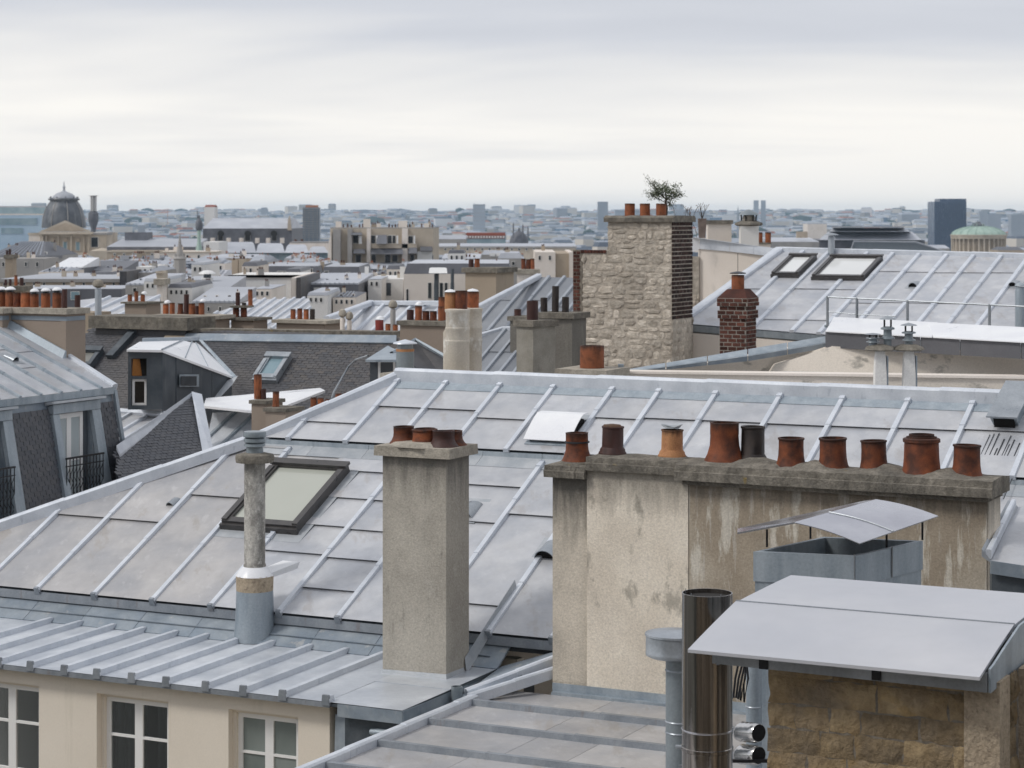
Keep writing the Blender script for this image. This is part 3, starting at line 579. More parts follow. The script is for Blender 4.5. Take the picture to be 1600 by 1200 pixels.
for k in range(11):
    a = a0+.02+.055*k+random.uniform(-.02, .02)-.02; l_ = random.uniform(.5, 1.6) if k > 4 else random.uniform(.9, 1.5); s = b0-.05-random.uniform(0, .5)
    part('tar_streak', MB().box(upf.pt(a, s-l_, .018), U*random.uniform(.008, .022), upf.b*l_+U*.02, upf.n*.003), tar, main)
# ================================================================ CHIMNEYS STANDING ON IT
# grey chimney in the centre
def pots_row(par, fr_o, pots):
    pass
v = 1.70; za = -3.215; x0 = onz(598, 712, za)[0]; x1 = onv(697, 720, v)[0]; xa = onv(598, 720, v)[0]
dep = .66
g = root('chimney_stack', 'grey rendered chimney in the middle of the roof with four flared pots crowded together', 'chimney', B(xa, v, -6.3))
mb = MB().prism([B(xa, v, -6.25), B(x1, v, -6.25), B(x1, v+dep+.9, -6.25), B(xa, v+dep+.9, -6.25)], [B(xa, v, za-.02), B(x1, v, za-.02), B(x1, v+dep, za-.02), B(xa, v+dep, za-.02)])
part('shaft', MB().box(B(xa, v, -6.25), U*(x1-xa), W*dep, Z*(za+6.25-.02)), render_m, g)
part('cap', MB().prism([B(xa-.09, v-.09, za-.02), B(x1+.10, v-.09, za-.02), B(x1+.10, v+dep+.08, za-.02), B(xa-.09, v+dep+.08, za-.02)], [B(xa-.085, v-.085, za+.115), B(x1+.095, v-.085, za+.115), B(x1+.095, v+dep+.075, za+.115), B(xa-.085, v+dep+.075, za+.115)]), capl, g)
part('foot_mortar', MB().prism([B(xa-.03, v-.05, -6.24), B(x1+.04, v-.06, -6.24), B(x1+.04, v+.5, -6.24), B(xa-.03, v+.5, -6.24)], [B(xa-.005, v-.008, -6.15), B(x1+.006, v-.008, -6.13), B(x1+.006, v+.5, -6.13), B(xa-.005, v+.5, -6.15)]), lead, g)
part('side_flashing', MB().prism([B(x1+.002, v+.55, -6.2), B(x1+.05, v+.5, -6.22), B(x1+.05, V0+.9, ZE+T*.9+.02), B(x1+.002, V0+.9, ZE+T*.9+.02)], [B(x1+.002, v+.55, -6.0), B(x1+.012, v+.52, -6.0), B(x1+.012, V0+.9, ZE+T*.9+.17), B(x1+.002, V0+.9, ZE+T*.9+.17)]), lead, g)
for x, yt, wd, kd, mt, off, lb in ((631, 666, 44, 'bell', pot_o, .36, None), (706, 673, 46, 'bell', pot_o, .44, None), (664, 669, 44, 'rim', pot_o, .30, None), (693, 673, 47, 'bell', pot_d, .22, 'sooty dark pot in front')):
    c = hit(x, 700, B(0, v+off, 0), W); c.z = za+.11; D = wd/F*c.y*1.05; pot(g, c, -(yt-HY)/F*c.y-c.z, D, kd, mt, lb)
part('pot_bedding', MB().lathe(B((xa+x1)/2, v+.33, za+.11), [(.46, 0), (.40, .04), (.28, .055), (.0, .06)], 18, jit=.12, sx=1), capl, g)
# long stack on the right
v = 2.05; g = root('chimney_stack', 'long cream and stained chimney wall on the right carrying a row of ten terracotta pots', 'chimney', B(4.4, v, -6.4))
sx = [onv(x, 800, v)[0] for x in (862, 917, 1075, 1541)]; dp = .62
zc1 = onv(890, 746, v)[1]; zc2 = onv(990, 738, v)[1]; zc3 = onv(1300, 762, v)[1]
part('sooty_flue_wall', MB().box(B(sx[0], v+.03, -6.4), U*(sx[1]-sx[0]), W*(dp-.03), Z*(zc1+6.4)), stackd, g)
part('cream_flue_wall', MB().box(B(sx[1], v, -6.4), U*(sx[2]-sx[1]), W*dp, Z*(zc2+6.4)), stackm, g)
part('damp_flue_wall', MB().box(B(sx[2]+.001, v+.012, -6.4), U*(sx[3]-sx[2]), W*(dp-.012), Z*(zc3+6.4)), stackw, g)
part('end_pier', MB().box(B(sx[3]+.001, v+.03, -6.4), U*.02, W*(dp-.04), Z*(zc3+6.4)), stackm, g)
def caplen(name, a0, a1, z, h, mat, hump=0, over=.10, back=.10, par=None, n=24):
    """concrete cap with an uneven edge and a rounded mortar bed on top"""
    rings = []
    for i in range(n+1):
        a = a0+(a1-a0)*i/n; j = random.uniform(-.008, .008); k = random.uniform(-.012, .012); hm = hump*(.65+.35*math.sin(a*7.3)+random.uniform(-.1, .1)); e_ = min(1, 4*min(i, n-i)/n+.35)
        rings.append([B(a, v-over+j, z), B(a, v-over-.01+j, z+h*.55), B(a, v-over+.015+j, z+h*.6+k*.3), B(a, v-over+.02, z+h+k*.5), B(a, v+dp*.28, z+h+hm*e_), B(a, v+dp*.6, z+h+hm*e_*.95), B(a, v+dp+back, z+h*.9), B(a, v+dp+back, z)])
    return part(name, MB().sweep(rings), mat, g)
caplen('cap', sx[0]-.07, sx[1]+.005, zc1, .155, capm, .02); caplen('cap', sx[1]+.01, sx[2]-.10, zc2, .17, capm, .035, over=.07); caplen('cap', sx[2]-.13, sx[3]+.11, zc3-.0, .20, capm, .10, over=.15, n=60)
part('cap_underside_course', MB().box(B(sx[2]-.05, v-.07, zc3-.06), U*(sx[3]-sx[2]+.09), W*(dp+.1), Z*.058), capm, g)
pd = [(902, 676, 724, 50, 'bell', pot_o, 'strapped terracotta pot on the low left cap'), (957, 666, 713, 44, 'foot', pot_d, 'dark brown pot with a foot and orange debris on top'), (1050, 671, 717, 44, 'foot', pot_l, 'ochre pot with a broken lid'),
      (1132, 660, 724, 64, 'bell', pot_o, 'large wide terracotta pot'), (1176, 666, 728, 48, 'foot', pot_k, 'blackened pot with a foot'), (1236, 684, 733, 52, 'flare', pot_o, None), (1302, 684, 738, 55, 'flare', pot_o, None),
      (1366, 688, 741, 52, 'flare', pot_o, None), (1440, 682, 748, 66, 'rim', pot_o, 'widest pot with an inner ring'), (1510, 695, 753, 55, 'flare', pot_o, None)]
pl = {}
for i, (x, yt, yb, wd, kd, mt, lb) in enumerate(pd):
    off = .26 if i not in (4,) else .40
    c = hit(x, yb, B(0, v+off, 0), W); D = wd/F*c.y
    zb_ = {0: zc1+.155, 1: zc2+.17, 2: zc2+.17}.get(i, zc3+.20)
    c.z = min(c.z+.02, zb_+.09); c.z = max(c.z, zb_-.02); pl[i] = (c.copy(), D, -(yt-HY)/F*c.y-c.z); pot(g, c, pl[i][2], D, kd, mt, lb)
    part('mortar_collar', MB().lathe(c-Z*.03, [(D*.66, -.03), (D*.60, .02), (D*.52, .045), (D*.4, .05)], 20, jit=.05), capm, g)
c, D, H = pl[0]
part('strap', MB().lathe(c+Z*H*.66, [(D*.385, 0), (D*.385, .02)], 20), tar, g)
part('pot_debris', MB().lathe(pl[1][0]+Z*pl[1][2], [(pl[1][1]*.37, -.02), (pl[1][1]*.3, .02), (0, .035)], 12, jit=.15), pot_l, g)
c, D, H = pl[2]
for s_, an in ((.9, .3), (.8, -.45)):
    part('broken_lid', MB().prism([c+Z*(H+.01)+X*(D*.42*math.cos(t)*s_)+Y_*(D*.4*math.sin(t))+Z*(abs(math.cos(t+an))*.05) for t in [i*math.pi/6 for i in range(12)]], [c+Z*(H+.022)+X*(D*.42*math.cos(t)*s_)+Y_*(D*.4*math.sin(t))+Z*(abs(math.cos(t+an))*.05) for t in [i*math.pi/6 for i in range(12)]]), lead, g)
c, D, H = pl[8]; part('inner_ring', MB().lathe(c+Z*(H-.02), [(D*.30, 0), (D*.30, .05), (D*.27, .05), (D*.27, 0)], 20), pot_o, g)
part('base_flashing', MB().box(B(sx[0]+.04, v-.10, -6.315), U*(sx[3]-sx[0]), W*.098, Z*.04), galvp, g)
part('base_flashing', MB().box(B(sx[0]+.02, v-.022, -6.30), U*(sx[3]-sx[0]), W*.02, Z*.13), galvp, g)
# slender fibre-cement flue with a slab and a metal cowl
c = hit(398, 900, B(0, 2.72, 0), W); Yf = c.y; zz_ = lambda y: -(y-HY)/F*Yf; pr = lambda p: p/F*Yf
g = root('flue_chimney', 'slender mottled concrete flue with a slab and metal cowl rising beside the large skylight', 'chimney', V3((c.x, c.y, zz_(985))))
def cc(y): return V3((c.x, c.y, zz_(y)))
fluem = surf('fibre_cement', (.26, .25, .23), (.52, .50, .46), 9, (1, 1, .5), rough=.95, bump=.8, bscale=45, rnd=0, big=((.15, .14, .125), .6, 2), spots=((.62, .60, .56), .7, 16, (1, 1, .6), .55), fine=.25, spec=.1)
part('zinc_base', MB().lathe(cc(1000), [(pr(33), 0), (pr(30), zz_(960)-zz_(1000)), (pr(29), zz_(922)-zz_(1000))], 16), galvp, g)
part('mortar_band', MB().lathe(cc(922), [(pr(29), 0), (pr(29.5), zz_(898)-zz_(922))], 16), roughr, g)
part('collar', MB().lathe(cc(899), [(pr(30), 0), (pr(24), zz_(890)-zz_(899)), (pr(17), zz_(884)-zz_(899))], 20), zincwht, g)
part('collar_tail', MB().prism([cc(905)+U*.0, cc(905)+U*.18, cc(893)+U*.42+W*.5, cc(893)+U*.12+W*.6], [cc(893)-U*.0, cc(896)+U*.22, cc(882)+U*.46+W*.5, cc(884)+U*.10+W*.6]), zincwht, g)
part('pipe', MB().lathe(cc(888), [(pr(17.8), 0), (pr(17.8), pr(6)), (pr(16.5), pr(8)), (pr(16.5), zz_(722)-zz_(888))], 20), fluem, g)
part('slab', MB().lathe(cc(722), [(pr(20), -.01), (pr(29), 0), (pr(31), pr(6)), (pr(29), pr(12)), (pr(16), pr(15))], 20, jit=.03), capm, g)
part('cowl', MB().lathe(cc(710), [(pr(14), 0), (pr(13), pr(12)), (pr(17), pr(13)), (pr(16), pr(17)), (pr(13.5), pr(18)), (pr(17.5), pr(20)), (pr(17), pr(25)), (pr(14), pr(26)), (pr(18), pr(28)), (pr(18), pr(33)), (pr(17), pr(36))], 20), paintg, g)
# ================================================================ low zinc roof at bottom centre
zr = -6.32; g = root('lower_roof', 'low flat zinc terrace roof with stepped sheets at the foot of the long cream chimney', 'roof', B(4, 0, -9))
rf = Fr(B(3.68, 0, zr), W, U+Z*.004)     # battens run along U
rp_ = [(-9, .0), (1.95, .0), (1.95, 8.5), (-9, 8.5)]
rbat = [rf.px(x, y)[0] for x, y in ((775, 1106), (700, 1135), (610, 1168))]; st = rbat[0]-rbat[1]
rbat += [rbat[0]+st, rbat[-1]-st, rbat[-1]-2*st, rbat[-1]-3*st, rbat[-1]-4*st, rbat[-1]-5*st]
rj = [rf.px(x, y) for x, y in ((935, 1107), (860, 1138), (970, 1155), (800, 1172), (900, 1182), (720, 1190))]
zinc_roof(g, rf, rp_, rbat, rj, mat=lambda i, j: zincw, bmat=zincfasc, w0=.09, h=.075, seg=1.8, thick=.1, top=False, lip=.004, gap=.013)
part('wall', MB().box(B(3.72, -9, -24), U*8.4, W*10.9, Z*(zr-.12+24)), facade, g)
roll(g, [B(3.66, -9, zr+.02), B(3.66, 2.0, zr+.02)], .12, .09, name='edge_roll', joint=1.3)
part('gutter', MB().sweep([[B(3.36, q, -6.46), B(3.40, q, -6.50), B(3.56, q, -6.50), B(3.60, q, -6.42), B(3.58, q, -6.42), B(3.54, q, -6.48), B(3.41, q, -6.48), B(3.38, q, -6.44)] for q in (-9, -4, 0, 2.4)]), galvp, g)
# rolls and small pipe in the corner by the chimney
part('valley_sheet', MB().prism([B(3.30, 1.2, -6.40), B(3.64, 1.2, -6.33), B(4.36, 2.9, -5.85), B(3.30, 2.6, -6.2)], [B(3.30, 1.2, -6.36), B(3.64, 1.2, -6.29), B(4.36, 2.9, -5.81), B(3.30, 2.6, -6.16)]), zincage, g)
roll(g, [B(3.45, 1.3, -6.28), B(4.32, 2.55, -5.92)], .09, .08, name='valley_roll', joint=.9)
roll(g, [B(3.62, 1.05, -6.28), B(4.34, 2.25, -6.06)], .09, .08, name='valley_roll', joint=.9)
part('stub_pipe', MB().lathe(B(3.37, 1.18, -6.42), [(.075, 0), (.075, .27), (.06, .27), (.06, .2)], 14), paintg, g)
part('stub_opening', MB().lathe(B(3.37, 1.18, -6.2), [(.05, 0), (0, .001)], 14), soot_shade, g)
# ================================================================ FOREGROUND RIGHT
# stone flue block under a curved zinc canopy
g = root('canopied_flue', 'broad curved zinc canopy over a rough stone flue block at the lower right', 'chimney', B(11, -5, -9))
cv = [(-6.5, -3.742), (-6.2, -3.678), (-5.9, -3.616), (-5.6, -3.558), (-5.32, -3.506), (-5.0, -3.498), (-4.6, -3.490), (-4.2, -3.484), (-3.84, -3.482)]
u0, u1 = 9.72, 12.27
fsu = lambda s: MB().sweep([[B(u0, v_, z_-.028+s), B(u1, v_, z_-.028+s), B(u1, v_, z_+s), B(u0, v_, z_+s)] for v_, z_ in (cv[:5] if s else cv[4:])])
can = part('canopy_sheet', fsu(.004), hoodtop, g)
part('canopy_sheet', MB().sweep([[B(u0+.01, v_, z_-.032), B(u1, v_, z_-.032), B(u1, v_, z_-.003), B(u0+.01, v_, z_-.003)] for v_, z_ in cv[3:]]), hoodtop, g)
part('seam_strip', MB().box(B(u0, -5.330, -3.508), U*(u1-u0), W*.022, Z*.012), zincfasc, g)
zf = onv(1543, 1082, -6.32)[1]
# skirts
sk_ = MB().prism([B(u0+.16, -6.33, zf+.02), B(u1+.02, -6.33, zf), B(u1+.02, -6.30, zf), B(u0+.16, -6.30, zf+.02)], [B(u0+.16, -6.33, -3.745), B(u1+.02, -6.33, -3.735), B(u1+.02, -6.30, -3.735), B(u0+.16, -6.30, -3.745)])
part('front_skirt', sk_, galv, g)
ps = [(-6.33, -3.70)]+[(v_, z_-.004) for v_, z_ in cv if v_ > -6.33]
part('side_skirt', MB().ext([B(u1+.03, v_, z_) for v_, z_ in ps]+[B(u1+.03, -3.84, zf+.03), B(u1+.03, -6.33, zf)], U*.02), galvp, g)
part('far_skirt', MB().ext([B(u0+.18, v_, z_-.03) for v_, z_ in ps[1:]]+[B(u0+.18, -3.9, zf+.03), B(u0+.18, -6.29, zf)], U*.02), galv, g)
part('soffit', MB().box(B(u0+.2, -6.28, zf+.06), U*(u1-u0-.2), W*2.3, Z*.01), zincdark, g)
for x in (1186, 1362):
    a = onv(x, 1050, -6.34)[0]; part('bracket', MB().box(B(a, -6.345, zf+.015), U*.08, W*.012, Z*.17), iron, g)
vw = -6.12; wl = onv(1200, 1100, vw)[0]; wr = onv(1509, 1130, vw)[0]
part('core_wall', MB().box(B(wl+.02, vw+.010, -9), U*(wr-wl-.04), W*1.9, Z*(zf+.10+9)), mortard, g)
# irregular limestone blocks as parts, front face
def blocks(par, o, A, nin, w, z0, z1, hs, ws, mat, bulge=.03, gap=.012, name='stone_block', skip=0):
    z = z1
    while z > z0:
        h = random.uniform(*hs); x = -random.uniform(0, .1)
        while x < w:
            l = random.uniform(*ws); a0, a1 = max(0, x), min(w, x+l); x += l
            if a1-a0 < .05: continue
            nx, nz = 5, 3; vs = []; j = lambda s: random.uniform(-s, s); dz = j(.02); pr_ = random.uniform(0, bulge)
            for k in range(nz+1):
                for i in range(nx+1):
                    ed = i in (0, nx) or k in (0, nz)
                    vs.append(o+A*(a0+gap/2+(a1-a0-gap)*i/nx+j(.016))+Z*(z-h+gap/2+(h-gap)*k/nz+j(.014))-nin*((-.008 if ed else pr_+j(.012))))
            fs = [(k*(nx+1)+i, k*(nx+1)+i+1, (k+1)*(nx+1)+i+1, (k+1)*(nx+1)+i) for k in range(nz) for i in range(nx)]
            part(name, MB().add(vs, fs, True), mat, par)
        z -= h
blocks(g, B(wl, vw, 0), U, W, wr-wl, -6.2, zf+.09, (.15, .26), (.26, .72), block_m, bulge=.012, gap=.008)
part('rendered_return', MB().box(B(wr-.01, vw-.02, -9), U*.30, W*.35, Z*(zf+.05+9)), roughr, g)
part('rendered_return', MB().box(B(wr+.29, vw+.62, -9), U*.5, W*1.2, Z*(zf+.05+9)), roughr, g)
blocks(g, B(wr+.285, vw+.37, 0), W, -U*1.0, .25, -6.0, zf+.05, (.16, .28), (.1, .3), block_m)
part('side_pier', MB().box(B(wl-.16, vw+.5, -9), U*.165, W*.3, Z*(zf+.12+9)), roughr, g)
# stainless flue
Ys = 20.6; c = P(1105, 1000, Ys); pr = lambda p: p/F*Ys; zz_ = lambda y: -(y-HY)/F*Ys
g = root('steel_flue', 'tall shiny stainless steel flue pipe standing at the left of the curved canopy', 'flue pipe', V3((c.x, c.y, -6.3)))
cc = lambda y: V3((c.x, c.y, zz_(y)))
m = MB(); R_ = pr(39.5); zt_ = zz_(926)
prof = [(R_, -6.3-zt_), (R_, zz_(1172)-zt_), (R_*1.035, zz_(1171)-zt_), (R_*1.035, zz_(1166)-zt_), (R_, zz_(1165)-zt_), (R_, 0), (R_*.965, 0), (R_*.965, -.9)]
m.lathe(V3((c.x, c.y, zt_)), prof, 40); m.f.pop(); m.s.pop(); m.m.pop()
part('pipe', m, steel, g); part('pipe_lining', MB().lathe(V3((c.x, c.y, zt_-.9)), [(R_*.96, 0), (R_*.955, .86)], 32), interior, g)
for t in (2.6, 3.9, 5.2): part('rim_clip', MB().box(V3((c.x, c.y, zt_-.03))+X*(R_*.96*math.cos(t))+Y_*(R_*.96*math.sin(t)), X*.006, Y_*.006, Z*.05), galv, g)
part('band_clamp', MB().lathe(cc(1140), [(R_*1.02, 0), (R_*1.03, .008), (R_*1.02, .016)], 32), steelb, g)
part('clamp_bolt', MB().tube(cc(1167)-X*R_*1.02, cc(1167)-X*(R_*1.25), .02), galv, g)
# grey duct with flat drum cap
Yg = 22.5; c2 = P(1055, 1000, Yg); pr = lambda p: p/F*Yg; zg = lambda y: -(y-HY)/F*Yg
g = root('drum_capped_duct', 'matt grey duct with a wide flat drum cap behind the stainless flue', 'duct', V3((c2.x+pr(5), c2.y, -6.3)))
part('drum_cap', MB().lathe(V3((c2.x, c2.y, zg(1026))), [(pr(40), 0), (pr(46), .02), (pr(46.5), pr(7)), (pr(46), pr(8)), (pr(46), pr(33)), (pr(47.5), pr(34)), (pr(47), pr(37)), (pr(30), pr(40)), (0, pr(42))], 40), galv, g)
part('duct', MB().lathe(V3((c2.x+pr(6), c2.y, -6.3)), [(pr(21), 0), (pr(21), zg(1028)+6.3)], 28), paintg, g)
for y in (1048, 1128, 1145): part('joint_band', MB().lathe(V3((c2.x+pr(6), c2.y, zg(y))), [(pr(21.3), 0), (pr(22.3), .008), (pr(21.3), .02)], 28), galv, g)
part('bracket', MB().box(V3((c2.x+pr(4), c2.y-pr(26), zg(1195))), X*.5, Y_*.04, Z*.04), galv, g)
# thin light duct, cables and foil duct behind
Yt = 23.5; c3 = P(1178, 1090, Yt); zt3 = lambda y: -(y-HY)/F*Yt
g = root('thin_duct', 'thin pale grey duct half hidden under the left edge of the curved canopy', 'duct', V3((c3.x, c3.y, -6.3)))
part('duct', MB().lathe(V3((c3.x, c3.y, -6.3)), [(.085, 0), (.085, 2.2)], 20), galvp, g); part('joint_band', MB().lathe(V3((c3.x, c3.y, zt3(1105))), [(.087, 0), (.095, .01), (.087, .02)], 20), galv, g)
cb = MB()
for k in range(5):
    x = 1146+k*5; pts = [P(x+(6-k)*1.5+4*math.sin(k), 1030, 22.9+.05*k), P(x+3, 1060, 22.9+.05*k), P(x-2+2*math.cos(k), 1088+k*2, 22.9+.05*k), P(x-4, 1096-k*7, 22.95+.05*k)]
    cb.path(pts, .012, 6)
single('cable_bundle', cb, iron, 'loose bundle of black cables hanging between the stainless flue and the thin duct', 'cables', P(1155, 1095, 22.9))
g = root('foil_duct', 'two shiny foil elbow ducts with black open ends beside the stone flue block', 'duct', P(1180, 1195, 22.2))
for y in (1143, 1178):
    p0, p1 = P(1157, y, 22.3), P(1203, y+4, 21.9); d = (p1-p0).normalized(); ax = (d.cross(Z).normalized(), Z, d); pf = []
    for i in range(9): pf += [(.105 if i % 2 else .098, i*.035)]
    mm = MB().lathe(p0, [(.06, -.05)]+pf+[(.09, .30)], 20, ax=ax); part('elbow', mm, chrome, g)
    part('opening', MB().lathe(p0+d*.305, [(.085, 0), (0, .002)], 18, ax=ax), soot_shade, g)
part('support_rail', MB().box(P(1145, 1192, 22.0), X*.45, Y_*.05, Z*.03), iron, g)
# open duct box with a folded sheet roof
Yb = 24.0; zb = -(866-HY)/F*Yb
def onzz(x, y, z): r_ = ray(x, y); return r_*(z/r_.z)
cL, cF, cR = onzz(1177, 862, zb), onzz(1337, 869, zb), onzz(1442, 845, zb); cB = cL+(cR-cF)
g = root('duct_box', 'open galvanised duct box under a folded sheet metal roof in front of the stained chimney', 'duct', V3((cF.x, cF.y, -6.3)))
q4 = [cL, cF, cR, cB]; ce = sum(q4, V3())/4
ins = [p+(ce-p)*.10 for p in q4]; hb_ = .33
mb = MB(); vs = q4+ins+[p-Z*hb_ for p in q4]+[p-Z*hb_ for p in ins]
fs = []
for i in range(4):
    j = (i+1) % 4; fs += [(i, j, 4+j, 4+i), (8+i, 8+j, j, i), (4+i, 4+j, 12+j, 12+i), (12+i, 12+j, 8+j, 8+i)]
mb.add(vs, fs); bx_ = part('box', mb, galvp, g)
part('floor', MB().add([p-Z*(hb_-.02) for p in ins], [(0, 1, 2, 3)]), interior, bx_)
low4 = [p+(ce-p)*.02-Z*(hb_+.002) for p in q4]
part('shaft', MB().prism([V3((p.x, p.y, -6.35)) for p in low4], low4), galvp, g)
for p in (cF+(cL-cF)*.02, cF+(cR-cF)*.52): part('corner_seam', MB().box(V3((p.x, p.y-.012, zb-hb_)), X*.014, Y_*.012, Z*(hb_+.02)), galv, g)
A_, B_, R2, F2, L2 = P(1240, 816, 24.15), P(1369, 780, 25.2), P(1466, 806, 24.75), P(1343, 849, 23.7), P(1152, 832, 24.5)
K = L2+(B_-A_)
def quadsheet(pts, th=.012): return MB().prism([p-Z*th for p in pts], pts)
rg_ = []
for i in range(9):
    t = i/8; p_, q_ = A_+(F2-A_)*t, B_+(R2-B_)*t; d_ = Z*.024*math.sin(math.pi*t)
    rg_.append([p_+d_-Z*.010, q_+d_-Z*.010, q_+d_, p_+d_])
part('folded_sheet', MB().sweep(rg_, sm=True), steelb, g); part('folded_sheet', quadsheet([L2, A_+Z*.001, B_+Z*.001, B_-X*.12+Y_*.1-Z*.03, L2+X*.03+Y_*.25+Z*.01], .02), steelb, g)
s0, s1 = A_+(B_-A_)*.42, F2+(R2-F2)*.42
part('seam_strip', MB().path([s0+(s1-s0)*(i/8)+Z*(.024*math.sin(math.pi*i/8)+.003) for i in range(9)], .009, 5), galv, g)
for (x, y) in ((1197, 855), (1265, 842), (1384, 856), (1440, 844)):
    p = onzz(x, y, zb-.01); top = {1197: .20, 1265: .20, 1384: .19, 1440: .22}[x]; part('post', MB().box(p, X*.022, Y_*.022, Z*top), iron, g)
# zinc dormer edge right of the long chimney
g = root('zinc_dormer', 'low zinc clad dormer with a stepped edge at the right border below the pots', 'dormer', B(10.8, 3, -6))
Yd = 26.4; d0, d1, d2, d3 = P(1547, 876, 25.9), P(1640, 890, 25.6), P(1660, 790, 27.6), P(1590, 792, 27.9)
part('top_sheet', MB().prism([p-Z*.02 for p in (d0, d1, d2, d3)], [d0, d1, d2, d3]), zinc, g)
part('front_band', MB().ext([d0+Z*.004, d1+Z*.004, d1-Z*.15, d0-Z*.15], -Y_*.03), zincage, g)
part('front_wall', MB().box(d0-Z*3+Y_*.05+X*.03, (d1-d0)*V3((1, 1, 0)), Y_*.1, Z*2.85), zincdark, g)
part('side_flashing', MB().prism([d0-Z*.02, d0-X*.10+Z*.05, d3-X*.12+Z*.02, d3-Z*.02], [d0+Z*.01, d0-X*.10+Z*.14, d3-X*.12+Z*.09, d3+Z*.01]), lead, g)
roll(g, [d0-X*.02+Z*.08, d3-X*.05+Z*.05], .06, .05, name='edge_roll', joint=.6)
# ================================================================ MIDDLE DISTANCE
def inpoly(poly, a, b):
    c = False; n = len(poly)
    for i in range(n):
        (x0, y0), (x1, y1) = poly[i], poly[(i+1) % n]
        if (y0 > b) != (y1 > b) and a < (x1-x0)*(b-y0)/(y1-y0)+x0: c = not c
    return c
def body(par, pts, mat, zg=None, name='wall', dz=.02):
    zg = ground(pts[0].y) if zg is None else zg
    return part(name, MB().prism([V3((p.x, p.y, zg)) for p in pts], [p-Z*dz for p in pts]), mat, par)
def slates(par, fr, poly, w_, h_, mat, limit=300, th=.012, name='slate', foc=None):
    """slates laid in courses: single parts up to the limit, the rest joined"""
    A, Bn, n = fr.a.normalized(), fr.b.normalized(), fr.n; lb = fr.b.length; la = fr.a.length
    a_lo = min(p[0] for p in poly); a_hi = max(p[0] for p in poly); b_lo = min(p[1] for p in poly); b_hi = max(p[1] for p in poly)
    spots = []; b = b_lo; k = 0
    while b < b_hi:
        a = a_lo-(w_/la/2 if k % 2 else 0)
        while a < a_hi+w_:
            if inpoly(poly, a+w_/la/2, b+h_/lb/2): spots.append((a, b))
            a += w_/la
        b += h_/lb; k += 1
    if foc: spots.sort(key=lambda q: (q[0]-foc[0])**2+(q[1]-foc[1])**2)
    meshes = []
    for i in range(6):
        g_ = w_*.03*random.random()+.004; l_ = h_*1.25; t0 = th*random.uniform(1.2, 2.0)
        q = [A*g_, A*(w_-g_), A*(w_-g_)+Bn*l_, A*g_+Bn*l_]; hs = [t0, t0, .001, .001]
        meshes.append(mesh_of(name, MB().prism([p+n*(hh-.008) for p, hh in zip(q, hs)], [p+n*hh for p, hh in zip(q, hs)]), mat, V3((0, 0, 0))))
    for a, b in spots[:limit]: piece(name, random.choice(meshes), par, fr.pt(a, b, random.uniform(0, .004)))
    rest = spots[limit:]
    if rest:
        mb = MB()
        for a, b in rest:
            o = fr.pt(a, b, random.uniform(0, .004)); t0 = th*random.uniform(1.1, 1.8); g_ = .006
            q = [o+A*g_+n*t0, o+A*(w_-g_)+n*t0, o+A*(w_-g_)+Bn*h_*1.2+n*.001, o+A*g_+Bn*h_*1.2+n*.001]
            mb.add(q+[q[0]-n*t0, q[1]-n*t0], [(0, 1, 2, 3), (4, 5, 1, 0)])
        part(name+'s', mb, mat, par, kind='stuff')
    return len(spots)
def bricks(par, o, A, nin, w_, z0, z1, L_=.20, H_=.075, mat=None, gap=.012, proud=.010, flip=0, mid=None):
    mat = mat or brick_m; k = 0; z = z0; ms = {}
    def me(l):
        l = round(l, 3)
        if l not in ms:
            j = lambda: random.uniform(-.003, .003)
            ms[l] = mesh_of('brick', MB().prism([V3((0, 0, 0))+nin*.03, A*l+nin*.03, A*l+Z*(H_-gap)+nin*.03, Z*(H_-gap)+nin*.03], [-nin*(proud+j())+A*.004, A*(l-.004)-nin*(proud+j()), A*(l-.004)+Z*(H_-gap-.004)-nin*(proud+j()), A*.004+Z*(H_-gap-.004)-nin*(proud+j())]), mat, V3((0, 0, 0)))
        return ms[l]
    while z+H_*.6 < z1:
        x = 0; first = (k+flip) % 2
        while x < w_-.02:
            l = L_*(.5 if first and x == 0 else 1); l = min(l, w_-x)
            if l > .05: piece('brick', me(l-gap), par, o+A*(x+gap/2)+Z*(z-o.z+gap/2)+nin*random.uniform(-.004, .004))
            x += l
        z += H_; k += 1
# --- big zinc roof on the right
YR = 66.0
g = root('zinc_roofed_house', 'house at the right with a broad pale zinc roof and two skylights', 'house', V3((14, 60, ground(60))))
fr = Fr(P(1218, 392, YR), U, W+Z*.30)
fr.o = P(1218, 392, YR); pp = [fr.px(*q) for q in ((1218, 392), (1680, 404), (1690, 545), (1290, 524), (1062, 506))]
tops = [fr.px(x, 393+(x-1218)*.026)[0] for x in (1255, 1295, 1355, 1395, 1436, 1479, 1521, 1564, 1607)]
jn = [fr.px(*q) for q in ((1245, 452), (1275, 452), (1315, 453), (1180, 452), (1410, 425), (1450, 426), (1490, 427), (1535, 427), (1575, 427), (1215, 500), (1270, 501), (1380, 473), (1330, 474), (1480, 475), (1430, 474), (1540, 476))]
dk = zinc_roof(g, fr, pp, tops, jn, mat=lambda i, j: zinc, w0=.13, h=.07, seg=1.6, thick=.2, name='roof', lip=.02, top=False, knob=False, deckmat=galvp)
body(g, [fr.pt(a, b, -.25) for a, b in pp], creamw, dz=0)
roll(g, [fr.pt(*pp[0])+Z*.02, fr.pt(*pp[1])+Z*.02], .16, .10, joint=3); roll(g, [fr.pt(*pp[0]), fr.pt(*pp[4])], .28, .12, name='verge_cap', joint=2)
